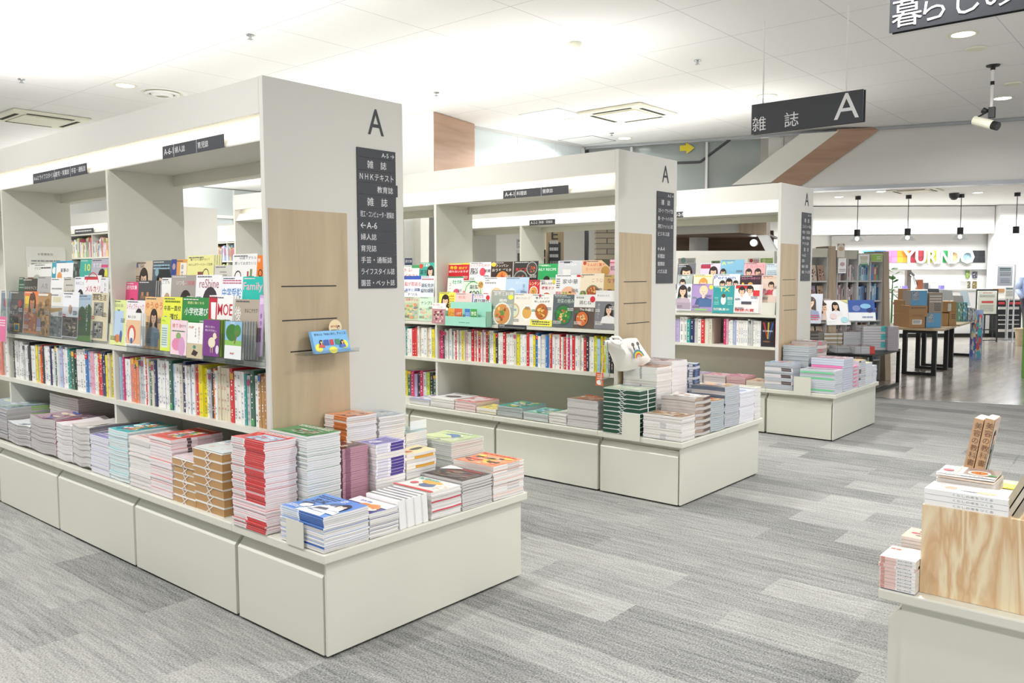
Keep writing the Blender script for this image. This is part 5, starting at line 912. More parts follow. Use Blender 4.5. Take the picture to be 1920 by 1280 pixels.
row_pile(S1, 243.8, 284, 903, 919, 824, .25, 24, 'plain white paged magazine', wr, cover='#e8d8d4', items=[('b', .1, .1, .9, .9, 6, '#e0a8a0')], rot=1, side='N', pat='N')
row_pile(S1, 206, 242, 891, 903, 809, .27, 24, 'turquoise cover pattern magazine', wr, cover='#48c0c4', items=[('m', .05, .05, .95, .95, ['#48c0c4', '#e8644a', '#f4e06a', '#f0f4f0', '#2a8aa0', '#e88a9a'], 34)], rot=1, side='N', pat='N', edge='#dfe9ea', wave=.004)
row_pile(S1, 171, 206, 880, 892, 820, .2, 22, 'slim lilac magazine', wr, cover='#8a88c0', items=[('b', .1, .1, .9, .9, 5, '#e8e4f4')], rot=1, side='N', pat='N', edge='#e9e8ee')
row_pile(S1, 138, 171, 869, 880, 804, .28, 30, 'grey folded magazine with a round photo', wr, cover='#d0ccc8', items=[('e', .5, .5, .22, .14, '#6a7a5a'), ('e', .5, .5, .14, .08, '#c8b890'), ('r', .6, .1, .95, .4, '#e8e4e0')], rot=1, side='F', spine='#c0bcba', bands=[(0, 1, '#8a8484')], pat='SSSSNN', edge='#d4d1cf', wave=.013)
row_pile(S1, 108, 138, 858, 869, 800, .28, 28, 'white folded magazine with pink print', wr, cover='#efe9ea', items=[('b', .6, .3, .95, .8, 4, '#d84a78')], rot=1, side='N', pat='N', edge='#dedbda', wave=.010)
row_pile(S1, 59, 107, 838, 857, 789, .30, 30, 'colourful folded weekly', wr, cover='#b49aa8', items=[('m', .05, .05, .95, .95, ['#b49aa8', '#4a5aa0', '#d84a4a', '#e8d8c0', '#7a4a70'], 24)], rot=1, side='F', spine='#d0c0c4', bands=[(0, .5, '#b04a5a'), (.6, 1, '#7a7a84')], pat='SSSSN', edge='#c6c2c0', wave=.012)
row_pile(S1, 16, 58, 826, 838, 800, .22, 22, 'folded magazine with a curled white cover', wr, cover='#e9edf0', items=[('m', .1, .1, .9, .9, ['#e9edf0', '#a8c0d8', '#5a7aa0', '#d8dce0'], 14)], rot=1, side='N', pat='N', edge='#b7b3b2', wave=.014)
row_pile(S1, -45, 15, 800, 820, 764, .3, 30, 'green spined folded weekly', wr+' at the left edge of the picture', cover='#a8b8c4', items=[('m', .05, .05, .95, .95, ['#a8b8c4', '#d8e0c8', '#5a8a5a', '#e8e8ec'], 14)], rot=1, side='F', spine='#b8b4b0', bands=[(.5, .95, '#8ab84a')], pat='SSNSNNN', edge='#b5b0b0', wave=.011)
a = at(0, 748, 'z', .74)
pile(.24, a.y-.35, .25, .45, .30, 20, 'purple and cream flat magazine', 'behind the weeklies at the left edge', '#c8a8b4', [('m', .05, .05, .95, .95, ['#d8d0b8', '#b04a60', '#5a4a90', '#e8e4d8'], 12)], 1, side='N', pat='N', edge='#c9c4be', wave=.004)

# ------------------------------------------------------------------ piles on the middle base
w2 = 'on the middle base'
m = MB().mat('steel').box((S2-.030, .29, TZ-.03), (S2-.0265, .43, TZ+.15)); tag(m.build('bookend'), 'cream metal bookend plate between the green bundles and the white pages, middle base', 'bookend', 'cream bookend plates')
pile(S2-.015, -.012, .175, .285, .16, 20, 'brown food cover magazine', w2+' corner', '#a8866a', [('m', .03, .03, .97, .97, ['#a8866a', '#e0d4c4', '#6a4a38', '#c89a5a', '#f0ece4'], 36)], 1, side='L', spine='#ecebea', bands=[(.45, .6, '#d2d0d2')], pat='NNNNNNSSSSSNNNNSSSSS')
parcels(S2-.022, .298, .205, .285, .305, 10, 'dark green spined book bundle in clear film', w2+' beside the bookend', '#1f4a38', '#b9c8b0', edge='#dfe4e2')
fw_ = dict(wave=.007, wdir='x')
pile(S2+.17, -.008, .215, .255, .255, 12, 'film wrapped magazine with a pale cover', w2, '#d9d4d0', [('m', .05, .05, .95, .95, ['#d9d4d0', '#8a6a5a', '#f4f4f4', '#b09a8a'], 14)], 1, side='F', spine='#8a6e60', edge='#c8c2be', pat='SNSN', bands=[(0, .5, '#b09a8a'), (.6, 1, '#5a4a44')], **fw_)
pile(S2+.39, -.008, .20, .25, .21, 14, 'film wrapped teal food magazine', w2, '#d8a878', [('m', .05, .05, .95, .95, ['#d8a878', '#a8c8b8', '#d84a3a', '#e8d8b0'], 16)], 1, side='N', pat='N', edge='#b5bfc4', wave=.006, wdir='x')
pile(S2+.60, -.008, .225, .26, .285, 20, 'landscape photo magazine', w2, '#b8a898', [('m', .05, .05, .95, .95, ['#b8a898', '#c8a04a', '#7a8a70', '#e0a8b0', '#6a7a90'], 26)], 1, side='L', spine='#4a5a70', bands=[(0, 1, '#5a6a80')], pat='SSNN', edge='#bfc3ca', wave=.005, wdir='x')
pile(S2+.835, -.008, .245, .26, .225, 18, 'blue topped white magazine', w2, '#c8d2e2', [('b', .1, .2, .9, .8, 4, '#5a7ab0')], 1, side='N', pat='N', edge='#eceaf0')
pile(S2+1.085, -.008, .105, .26, .235, 20, 'cream topped white magazine', w2+' at the right corner', '#d8d8c4', [('b', .1, .2, .9, .8, 4, '#a8a890')], 1, side='N', pat='N', edge='#e9e7e6', wave=.002, wdir='x')
pile(S2+.20, .30, .20, .27, .44, 46, 'brown cover white spined magazine', w2+' under the tote bag', '#b48a70', [('m', .05, .05, .95, .95, ['#b48a70', '#e8e4e0', '#6a4a40'], 12)], 1, side='L', spine='#efefef', bands=[(.5, .56, '#b0aeb0')], pat='SSSSSSSSSNNNN', jit=.002)
pile(S2+.405, .30, .215, .27, .465, 46, 'red and black lettered magazine', w2+' in the tall back row', '#d8c8cc', [('b', .05, .6, .9, .95, 2, '#2a2a30'), ('p', .5, .4, .12, '#c8a0a8'), ('b', .5, .2, .9, .5, 2, '#c83a4a')], 1, side='N', pat='N', edge='#f0eeef', jit=.002)
pile(S2+.63, .30, .185, .27, .42, 22, 'film wrapped dark blue magazine', w2+' in the tall back row', '#e8ecf4', [('m', .05, .05, .95, .95, ['#c8d0e0', '#2a3a6a', '#f4f4f8'], 12)], 1, side='F', spine='#2c3450', edge='#c0c4ce', pat='SNSS', bands=[(.1, .4, '#b8bcc8'), (.6, .8, '#4a6aa0')], **fw_)
pile(S2+.83, .30, .2, .25, .20, 20, 'flat pink and green magazine', w2+' back row', '#b8b0a8', [('m', .05, .05, .95, .95, ['#b8b0a8', '#4a8a5a', '#c85a6a', '#e0e0dc'], 16)], 1, side='N', pat='N', edge='#cfd1d2')
wm = 'middle base row'
row_pile(S2, 767, 806, 768, 772, 749, .27, 8, 'blue bordered flat magazine', wm+' at its far end', cover='#8a9ad0', items=[('m', .1, .1, .9, .9, ['#e8ecf4', '#4a6ab8', '#d8dcec', '#b05a70'], 14)], rot=1, side='N', pat='N')
row_pile(S2, 807, 852, 768, 772, 747, .29, 12, 'white magazine with a dark group photo', wm, cover='#eceaea', items=[('e', .5, .45, .3, .2, '#5a4a48'), ('e', .4, .5, .1, .08, '#b09a90'), ('e', .6, .4, .1, .08, '#8a7a78'), ('b', .1, .85, .9, .95, 1, '#3a3a3a')], rot=1, side='N', pat='N')
row_pile(S2, 853, 892, 768, 772, 753, .28, 12, 'red and pink flat magazine', wm, cover='#d86a6a', items=[('m', .1, .1, .9, .9, ['#f0e0de', '#d84a50', '#e8a0a0', '#f4f0ee'], 14)], rot=1, side='N', pat='N', edge='#ecdcda')
row_pile(S2, 893, 931, 774, 778, 766, .20, 8, 'small yellow and blue magazine', wm, cover='#e8dc6a', items=[('m', .1, .1, .9, .9, ['#e8dc6a', '#3a8ac0', '#f0f0e8', '#d84a3a'], 12)], rot=1, side='N', pat='N')
row_pile(S2, 932, 980, 780, 785, 763, .29, 14, 'teal and lemon curved magazine', wm, cover='#4aa8a0', items=[('m', .05, .05, .95, .95, ['#4aa8a0', '#e8d84a', '#8a6a4a', '#e8ece8', '#3a6a70'], 26)], rot=1, side='N', pat='N', edge='#b9bcba', wave=.002)
row_pile(S2, 981, 1028, 786, 790, 775, .26, 12, 'bright food collage magazine', wm, cover='#5ab0a0', items=[('m', .05, .05, .95, .95, ['#9ad0c0', '#3a8a5a', '#e8d060', '#4a9ad0', '#f0f0ea'], 24)], rot=1, side='N', pat='N', edge='#d8d8d6')
row_pile(S2, 1029, 1062, 790, 794, 777, .22, 10, 'plain white flat magazine', wm, cover='#eceae2', items=[('b', .1, .2, .9, .8, 4, '#c8d0d0')], rot=1, side='N', pat='N')
row_pile(S2, 1063, 1121, 800, 810, 750, .24, 26, 'brown city photo magazine', wm+' beside the green bundles', cover='#a88a72', items=[('m', .05, .05, .95, .95, ['#a88a72', '#e8e0d8', '#6a5a50', '#d85a3a'], 20)], rot=1, side='N', pat='N', edge='#d5d2d1')

# ------------------------------------------------------------------ piles on the far base
w3 = 'on the far base'
m = MB().mat('steel').box((S3-.030, .20, TZ-.03), (S3-.0265, .36, TZ+.14)); tag(m.build('bookend'), 'cream metal bookend plate in front of the green banded magazines, far base', 'bookend', 'cream bookend plates')
pile(S3-.01, .38, .2, .27, .25, 16, 'black and grey spined thick magazine', w3, '#a8c4d8', [('m', .05, .05, .95, .95, ['#a8c4d8', '#5ab0e0', '#e8a060', '#e05a6a'], 16)], 1, side='L', spine='#e2dde0', bands=[(.6, .95, '#5a4a4c')], pat='NNNSSNNSSNNSSNN', edge='#bfc3ca')
pile(S3-.01, -.01, .2, .32, .21, 12, 'green banded thick magazine', w3+' corner', '#c8ccd0', [('b', .1, .1, .9, .9, 4, '#8a8a90')], 1, side='L', spine='#b9bdc3', bands=[(0, .95, '#74d09a')], pat='NSNNSNNNN', edge='#cdd2da')
pile(S3+.20, -.01, .26, .30, .30, 14, 'pink banded thick magazine', w3, '#c8a8b0', [('m', .05, .05, .95, .95, ['#c8a8b0', '#e8e4e4', '#8a3a5a', '#6a6a80'], 16)], 1, side='L', spine='#b9bdc3', bands=[(0, .95, '#ee7ab4')], pat='NNNSSNNNNNNNNN', edge='#c9cedb')
pile(S3+.47, -.01, .15, .28, .215, 12, 'small pink manga magazine', w3, '#e8a8b8', [('e', .5, .6, .3, .2, '#d83a50'), ('e', .5, .5, .15, .1, '#f4f0ee')], 1, side='F', spine='#dca8bc', bands=[(.1, .6, '#e87aa0')], pat='SNSN', edge='#cfcad4')
pile(S3+.63, -.01, .19, .28, .25, 12, 'yellow topped thick magazine', w3, '#e8c860', [('b', .1, .1, .9, .9, 4, '#f4f0d8')], 1, side='F', spine='#4a3a34', bands=[(.3, 1, '#c9cdd6')], pat='SNNNSSNN', edge='#cdd1dc')
pile(S3+.83, -.01, .2, .28, .21, 10, 'pale yellow topped white magazine', w3, '#ece8a8', [('b', .1, .1, .9, .9, 4, '#fff')], 1, side='N', pat='N', edge='#dde1ea')
pile(S3+1.04, -.01, .13, .28, .17, 9, 'plain white magazine', w3+' at the right end', '#eeeef2', [('b', .1, .1, .9, .9, 4, '#c8ccd8')], 1, side='N', pat='N', edge='#dfe3ec')
pile(S3+.22, .32, .2, .25, .40, 20, 'orange and grey topped magazine', w3+' before the end panel', '#d0b09a', [('m', .05, .05, .95, .95, ['#d0b09a', '#c84a3a', '#e8e4e0', '#9a9aa0'], 12)], 1, side='N', pat='N', edge='#b4bcc0')
pile(S3+.43, .32, .26, .25, .42, 12, 'film wrapped fashion magazine', w3+' before the end panel', '#b8a8a8', [('m', .05, .05, .95, .95, ['#b8a8a8', '#2a2a30', '#d8405a', '#f0f0f0'], 16)], 1, side='F', spine='#8a8080', bands=[(.2, .5, '#c8506a')], pat='SN', edge='#c8c4c4', **fw_)
row_pile(S3, 1318, 1360, 722, 726, 704, .24, 10, 'pink and white flat magazine', 'far base row', x=.0, cover='#e8b8c4', items=[('m', .05, .05, .95, .95, ['#e8b8c4', '#d84a6a', '#f4f0f0', '#b0485a'], 16)], rot=1, side='N', pat='N', edge='#c9c2c2')
row_pile(S3, 1361, 1397, 724, 728, 706, .24, 9, 'rose cover flat magazine', 'far base row', cover='#d88aa8', items=[('m', .05, .05, .95, .95, ['#d88aa8', '#c84a78', '#e8c8b0', '#f0e8e8'], 16)], rot=1, side='N', pat='N', edge='#c9a8a8')
row_pile(S3, 1398, 1440, 727, 731, 715, .24, 6, 'yellow and pink flat magazine', 'far base row', cover='#e8c0a8', items=[('m', .05, .05, .95, .95, ['#e8c0a8', '#e8d84a', '#c8506a', '#f0e8e0'], 16)], rot=1, side='N', pat='N', edge='#cfc8b8')
row_pile(S3, 1275, 1317, 718, 722, 700, .24, 12, 'violet flat magazine', 'far base row', cover='#b8a8c8', items=[('m', .05, .05, .95, .95, ['#b8a8c8', '#6a4a8a', '#f0e8f0'], 16)], rot=1, side='N', pat='N', edge='#c9c2c2')
tag(REST.build('stacked_magazines'), 'remaining copies under the top magazines of the farther piles', 'magazines', kind='stuff')

# ------------------------------------------------------------------ second block of gondolas far behind, full of books
def bookrow(parent_xyz, axis, L, depth, z, n, pal, label, grp, h=(.17, .22), r_=rnd, name='book'):
    """books standing in a row from the point along axis; spines towards -depth"""
    o0 = Vector(parent_xyz); ax = Vector(axis); dp = Vector(depth); y = 0
    while y < L-.02:
        w_ = min(L/n*r_.uniform(.7, 1.35), L-y); m = MB().mat('print'); c = r_.choice(pal); hh = r_.uniform(*h)
        m.obox((0, 0, 0), ax*(w_*.94), dp*.14, Z*hh, c)
        nrm = -dp*.0008; a_ = .25+r_.random()*.3
        m.face([nrm+ax*w_*.25+Z*hh*a_, nrm+ax*w_*.7+Z*hh*a_, nrm+ax*w_*.7+Z*hh*.85, nrm+ax*w_*.25+Z*hh*.85], r_.choice(['#5a5a66', '#e8e8e8', '#b04a58', '#3a6a9a']))
        ob = m.build(name); ob.location = o0+ax*y+Z*(z-o0.z+.001); tag(ob, label, 'book', grp); y += w_
PAL = ['#e8e4dc', '#e2b9c4', '#d8d0b0', '#b8cfe0', '#9ab8a0', '#d88a6a', '#8a9ac0', '#e8d878', '#c86a7a', '#efefef', '#6a8aa8', '#a8c878', '#eee6da']
def far_gondola(s, y0, y1, label, yv0, yv1, sign):
    g = thing('book_gondola', label, 'shelving', (s+XC, y0, 0), 'gondolas of the second block')
    sl = lambda nm, a, b, mt: (lambda m: m.build(nm, mt, g))(MB().box((s+a[0], a[1], a[2]), (s+b[0], b[1], b[2])))
    sl('end_panel', (XA, y0, 0), (XB, y0+.03, HT), 'panel'); sl('end_panel', (XA, y1, 0), (XB, y1+.03, HT), 'panel')
    sl('fascia', (XA, y0+.03, FB), (XA+.02, y1, HT), 'panel'); sl('top_tray', (XA+.1, y0+.03, 2.235), (XB-.02, y1, 2.25), 'shade'); sl('back_board', (XC, y0+.03, .1), (XC+.02, y1, 2.2), 'shade')
    m = MB(); m.prism([(s+XA+.012, y0+.03, BB), (s+XA+.02, y0+.03, BB), (s+XA+.11, y0+.03, 2.25), (s+XA+.10, y0+.03, 2.25)], (0, y1-y0-.03, 0)); m.build('light_board', 'panel', g)
    sl('light_tube', (XA+.03, y0+.05, FB+.012), (XA+.045, y1-.05, FB+.027), 'tube')
    for z in (.10, .45, .80, 1.14, 1.46, 1.77, 2.09): sl('shelf', (XA, y0+.03, z-.02), (XC, y1, z), 'steel')
    yy = y0+.9
    while yy < y1-.3: sl('divider', (XA+.005, yy, .1), (XC, yy+.02, BB-.006), 'steel'); yy += .9
    area('fascia_tube', (s+.185, (y0+y1)/2, 2.225), .03, y1-y0-.1, 3.6, (0, R(-22), 0), (1, .93, .72))
    for z in (1.46, 1.77):
        bookrow((s+XA+.02, yv0, z), Y, yv1-yv0, X, z, int((yv1-yv0)/.035), PAL, f'small colourful book on the {["lower", "middle", "upper"][[1.14, 1.46, 1.77].index(z)]} visible shelf of the {sign} far gondola', f'books of the {sign} far gondola {z}', h=(.17, .27))
    a = Vector((s+XA+.004, (yv0+yv1)/2, BB)); m = MB().mat('dark').box((a.x-.004, a.y-.3, a.z), (a.x, a.y+.3, a.z+.06)); m.mat('matt'); Cover(m, (a.x-.0045, a.y+.3, a.z), nY, Z, .6, .06).draw([('b', .05, .2, .9, .8, 1, '#d8d8d8')])
    tag(m.build('shelf_sign'), f'dark strip sign on the light board of the {sign} far gondola', 'sign')
ya, yb_ = at(203, 450, 'x', S2+XA).y, at(122, 450, 'x', S2+XA).y
far_gondola(S2, 7.2, 13.4, 'cream book gondola far behind, seen through the left bay', ya-.2, yb_+.3, 'left')
ya, yb_ = at(437, 450, 'x', S3+XA).y, at(344, 450, 'x', S3+XA).y
far_gondola(S3, ya-.7, 13.4, 'cream book gondola far behind, seen through the right bay', ya-.3, yb_+.3, 'right')
for x, y in ((1, 8), (4.6, 8.5), (1, 11.5), (4.6, 11.5), (8, 7.5), (-3, 8), (8, 11)):
    area('downlight_and_fill', (x, y, CEIL-.03), .13, .13, DOWN*1.6, color=(1, .99, .97), disk=True, spread=160)  # fill beams added to brighten the back area, without fittings
for s in (S2, S3): area('trough_light', (s+.5625, 10.4, 2.265), .3, 5, 40, (R(180), 0, 0), (1, .998, .99), spread=150)
# pale partition of frosted panels with a white rail near the back
m = MB(); a = at(330, 395, 'y', 12.6); b = at(700, 395, 'y', 12.6); m.box((a.x-1, 12.6, 1.2), (b.x, 12.63, CEIL-.02)); struct('wall_partition', m, 'fritlight')
m = MB()
for x in np.arange(a.x-.6, b.x, .9): m.box((x, 12.57, 1.2), (x+.03, 12.6, CEIL-.02))
m.box((a.x-1, 12.55, 2.66), (b.x, 12.6, 2.72)); struct('trim_9', m, 'white')
m = MB(); m.box((a.x-1, 12.56, 2.36), (b.x, 12.6, 2.56)); struct('trim_10', m, 'grey')
# things seen through the middle and farthest gondola: E block end, banner, posters, stone wall
def board(name, px0, py0, px1, py1, D, th, mat, label=None, cat=None, zfloor=None, cover=None, bg=None, kind=None, group=None, mt2='print'):
    """upright board facing the camera at forward distance D between two picture points, with real thickness"""
    a = far(px0, py0, D); b = far(px1, py0, D); z1 = far(px0, py0, D).z; z0 = far(px0, py1, D).z if zfloor is None else zfloor
    u = (b-a); u.z = 0; L = u.length; u.normalize(); dn = u.cross(Z); dn = -dn if dn.dot(Vector(FW)) < 0 else dn
    m = MB().mat(mat).obox((a.x, a.y, z0), u*L, dn*th, Z*(z1-z0), bg or '#ffffff')
    if cover: m.mat(mt2); Cover(m, Vector((a.x, a.y, z0))-dn*.0015, u, Z, L, z1-z0, .0012).draw(cover)
    o = m.build(name)
    if kind: o['kind'] = kind; return o
    return tag(o, label, cat, group)
board('section_end_panel', 1024, 410, 1057, 500, 14.4, .5, 'maple', 'pale wood end panel with a dark letter E seen through the gondolas', 'shelving', 0, [('t', 'E', .3, .855, .068, '#4a4640', .38), ('r', .14, .5, .82, .835, '#3b3d42'), ('b', .2, .72, .7, .86, 3, '#d8d8d8'), ('b', .2, .62, .75, .72, 2, '#b8b8b8')])
board('banner', 990, 431, 1010.5, 492, 17.44, .02, 'print', 'tall dark red photo banner seen through the farthest gondola', 'banner', None, [('m', .02, .02, .98, .98, ['#6a4a48', '#a87a70', '#3a2c2e', '#8a5a58', '#c8a090'], 40)])
board('poster', 896, 441, 911, 478, 17.44, .02, 'print', 'brown grey poster left of the farthest gondola divider', 'poster', None, [('m', .02, .02, .98, .98, ['#8a7a78', '#b8a8a0', '#5a4a4c', '#d0c4bc'], 20)])
board('wood_fascia_board', 893, 422, 917, 437, 17.36, .13, 'oak', 'pinkish wood board with dark letter seen left of the farthest divider', 'board', None, [('t', 'E', .75, .15, .7, '#5a4a40', .2)])
board('poster', 968, 448, 986, 466, 17.44, .02, 'print', 'pale grey sketch poster right of the farthest gondola divider', 'poster', None, [('m', .02, .02, .98, .98, ['#b8babc', '#8a8c90', '#e0e2e4'], 16)])
board('shelf_block', 968, 468, 990, 500, 14, .4, 'grey', 'grey shelf block with dark rows right of the farthest divider', 'shelving', 0, [('r', .1, .9, .9, .97, '#5a5650'), ('r', .1, .78, .9, .87, '#6a6660')])
board('shelf_block', 1010, 468, 1023, 500, 14, .4, 'black', 'small dark shelf block left of the wood E panel', 'shelving', 0, [('e', .7, .93, .2, .2, '#e8a8a0')])
board('wall_backdrop', 893, 380, 1118, 520, 17.5, .15, 'white', kind='structure', zfloor=0)
board('wall_stone', 1118, 395, 1156, 520, 15.5, .3, 'rock', kind='structure', zfloor=0)
board('wall_stone_upper', 1214, 262, 1236, 380, 15.5, .3, 'rock', kind='structure', zfloor=2.3)
board('wall_panel_low', 757, 403, 786, 500, 9.2, .05, 'grey', kind='structure', zfloor=0)
m = MB(); a = far(786, 403, 9.0); m.prism([(a.x, a.y, 0), (a.x+.08, a.y-.02, 0), (a.x+.12, a.y-.03, a.z), (a.x+.02, a.y, a.z)], Vector((.1, .25, 0))); tag(m.build('leaning_panel', 'panel'), 'pale leaning panel seen left of the middle gondola divider', 'panel')
board('booklet_sign', 759, 484, 773, 497, 9.17, .02, 'print', 'small navy sign with white lettering behind the middle rack', 'sign', None, [('r', 0, 0, 1, 1, '#2a3a66'), ('t', '週刊文春', .08, .35, .45, '#f0f0f4', .85)])
# search corner under the escalator, seen through the farthest gondola
def sf(name, pts, n0, dn, mat, parent=None):
    m = MB(); m.prism([wp(x, y, n0) for x, y in pts], WN*dn); return m.build(name, mat, parent)
sc_ = thing('search_corner', 'cream band and wood block of the search corner below the escalator', 'kiosk', wp(1320, 430, .5)); sc_['kind'] = 'structure'; sc_.name = 'wall_search_corner'
sf('cream_band', [(1225, 441), (1386, 436), (1386, 396), (1225, 398)], .5, .4, 'panel', sc_)
sf('wood_block', [(1386, 436), (1437, 441), (1437, 398), (1386, 396)], .45, .45, 'oak2', sc_)
sf('slanted_cheek', [(1420, 441), (1438, 440), (1462, 480), (1440, 480)], .4, .3, 'white', sc_)
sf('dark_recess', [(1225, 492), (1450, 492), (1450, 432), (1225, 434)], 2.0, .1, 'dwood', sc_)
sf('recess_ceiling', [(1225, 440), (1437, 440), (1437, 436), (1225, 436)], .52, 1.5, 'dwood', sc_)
m = MB(); a = wp(1310, 470, 1.5); m.cyl((a.x, a.y, 0), (a.x, a.y, wp(1310, 438, 1.5).z), .14, n=20); tag(m.build('wall_round_column', 'grey'), kind='structure')
a = wp(1413, 455, 1.2); t = thing('spotlight', 'lit spotlight in the dark recess of the search corner', 'spotlight', a); m = MB(); m.cyl(a+WN*.12, a, .05, n=14); m.build('housing', 'white', t); m = MB(); m.cyl(a, a-WN*.004, .045, n=14); m.build('lamp', 'lamp', t); m = MB(); m.cyl(a+WN*.06, a+WN*.06+Z*.2, .008, n=6); m.build('stem', 'black', t)
m = MB().mat('dark'); e = [wp(1262, 425, .49), wp(1323, 421.5, .49), wp(1323, 404.5, .49), wp(1262, 407, .49)]; m.prism(e, WN*.008); m.mat('matt'); u = (e[1]-e[0]).normalized(); m.text('検索コーナー', e[0]-WN*.002+Z*.035+u*.03, u, Z, .085, '#e8e8e8', w=(e[1]-e[0]).length*.86)
tag(m.build('search_sign'), 'dark sign with white Japanese lettering on the cream band of the search corner', 'sign')
pq = [wp(1225, 470, -.35), wp(1452, 470, -.35)]; m = MB(); m.prism([Vector((pq[0].x, pq[0].y, 0)), Vector((pq[1].x, pq[1].y, 0)), pq[1], pq[0]], WN*.3); m.build('cabinet_top', 'panel'); o = bpy.data.objects['cabinet_top']; tag(o, 'cream cabinet top seen just above the farthest rack', 'cabinet')

# ------------------------------------------------------------------ bookcases right of the farthest gondola
def case(name, pts, z0, D0, D1, nb, shelves, label, seed, end_right=True, topz=None, lean=0):
    """bookcase whose front runs between two picture columns with shelf picture heights at its left edge"""
    r_ = random.Random(seed); a = far(pts[0], 514, D0); b = far(pts[1], 514, D1); a.z = b.z = 0; u = (b-a); L = u.length; u.normalize(); dn = u.cross(Z); dn = -dn if dn.dot(Vector(FW)) < 0 else dn
    t = thing(name, label, 'bookcase', (a.x, a.y, 0)); H = topz
    m = MB(); m.obox(a+dn*.28, u*L, dn*.02, Z*H); m.build('back_board', 'grey', t)
    m = MB(); m.obox(a+Z*(H-.12), u*L, dn*.03, Z*.12); m.build('header', 'shade', t)
    for k in range(nb+1):
        m = MB(); m.obox(a+u*(L*k/nb-.01), u*.02, dn*.28, Z*H); m.build('upright', 'grey', t)
    for z in shelves:
        m = MB(); m.obox(a+Z*(z-.02), u*L, dn*.27, Z*.02); m.build('shelf', 'grey', t)
    if end_right: m = MB(); m.prism([b-dn*.10, b+dn*.34, b+dn*.34+Z*(H+.03), b-dn*.0+Z*(H+.03)], u*.11); m.build('wood_side', 'oak2', t)
    return a, b, u, dn, L
sh = [.30, .58, .86, 1.14, 1.42]
a, b, u, dn, L = case('bookcase', (1462, 1552), 0, 11.2, 11.3, 2, sh, 'tall bookcase with wood side right behind the farthest gondola', 1, True, 1.86)
for z in sh[1:]:
    n = 4
    for k in range(6):
        wv = L/6*.8; o0 = a+u*(L*(k+.1)/6)+dn*.05; m = MB().mat('print'); bgc = rnd.choice(['#d8c8b8', '#c0a890', '#e0d8d0', '#b89a88', '#a89ab0'])
        upv = (Z+dn*.25).normalized(); m.obox((0, 0, 0), u*wv, dn*.006, upv*.22, bgc); Cover(m, -dn*.002, u, upv, wv, .22, .0008).draw([('m', .05, .05, .95, .85, [bgc, '#6a5048', '#f0e8e0', '#c88a6a', '#3a3030'], 12)])
        o = m.build('display_magazine'); o.location = o0+Z*(z+.001); tag(o, f'face-out magazine on the {["second", "third", "fourth", "top"][sh[1:].index(z)]} shelf of the bookcase behind the farthest gondola', 'magazine', f'magazines of that bookcase shelf {z}')
for nm_, cols, D0, D1, H, lb, pal in (('bookcase', (1570, 1608), 11.4, 11.55, 1.84, 'tall grey bookcase in the middle of the row by the counter', ['#b8a8a8', '#d8b8c0', '#8a7a78', '#e8dcd8', '#6a5a60', '#c8b0a8']),
                               ('bookcase', (1609, 1655), 11.55, 11.75, 1.80, 'tall grey bookcase with wood side and blue books near the counter', ['#3a7ab8', '#2a5a8a', '#88b8d8', '#d87a3a', '#8ab8a0', '#c8d8e0', '#3a4a6a', '#e8d8a0'])):
    a, b, u, dn, L = case(nm_, cols, 0, D0, D1, 2, sh, lb, 2, 'wood' in lb, H)
    for z in sh: bookrow(a+u*.02+dn*.05+Z*z, u, L-.04, dn, z, 12, pal, f'book on the {["lowest", "second", "third", "fourth", "top"][sh.index(z)]} shelf of the {"blue" if "blue" in lb else "grey"} bookcase by the counter', f'books of the {"blue" if "blue" in lb else "grey"} bookcase {z}', h=(.16, .24))
board('promotion_panel', 1570, 456, 1584, 482, 11.3, .01, 'print', 'tall pale promotion panel with pointed ears on the bookcase top', 'panel', None, [('r', 0, 0, 1, 1, '#e8ddd0'), ('e', .5, .6, .35, .3, '#c8a888'), ('g', [(.0, .8), (.3, .9), (.15, 1)], '#8a7a6a'), ('g', [(.7, .9), (1, .8), (.85, 1)], '#8a7a6a')])
board('promotion_panel', 1572, 484, 1587, 512, 11.3, .01, 'print', 'white promotion card with pink print below the eared panel', 'panel', None, [('e', .5, .6, .3, .25, '#c8a8a8'), ('b', .1, .1, .9, .3, 2, '#9a8a90')])
board('promotion_panel', 1610, 477, 1630, 497, 11.5, .01, 'print', 'round cornered white and green promotion card on the bookcase', 'panel', None, [('b', .15, .5, .85, .85, 2, '#b8a04a'), ('r', .1, 0, .9, .15, '#5aa070'), ('b', .2, .2, .8, .5, 2, '#a8b870')])
board('header_card', 1634, 477, 1654, 489, 11.6, .01, 'print', 'light green header card on top of the blue bookcase', 'card', None, [('r', 0, 0, 1, 1, '#9ac84a'), ('b', .5, .2, .9, .8, 2, '#f0f4e8')])

# ------------------------------------------------------------------ dark low table with piles and tilted displays
pr_ = at(1687, 726, 'z', 0); zt = .49; c0 = at(1636, 666, 'z', zt); c1 = at(1685, 655, 'z', zt); 
t = thing('low_table', 'black framed low table with magazine piles before the bookcases', 'table', (c0.x, c0.y, 0)); LX = max(c1.x-c0.x, 1.2); LY = 1.0
m = MB().box((c0.x, c0.y, zt-.03), (c0.x+LX, c0.y+LY, zt)); m.build('table_top', 'black', t)
for dx, dy in ((0, 0), (LX-.04, 0), (0, LY-.04), (LX-.04, LY-.04)):
    m = MB().box((c0.x+dx, c0.y+dy, 0), (c0.x+dx+.04, c0.y+dy+.04, zt-.03)); m.build('leg', 'black', t)
for dy in (0, LY-.04): m = MB().box((c0.x+.04, c0.y+dy, .0), (c0.x+LX-.04, c0.y+dy+.04, .035)); m.build('foot_rail', 'black', t)
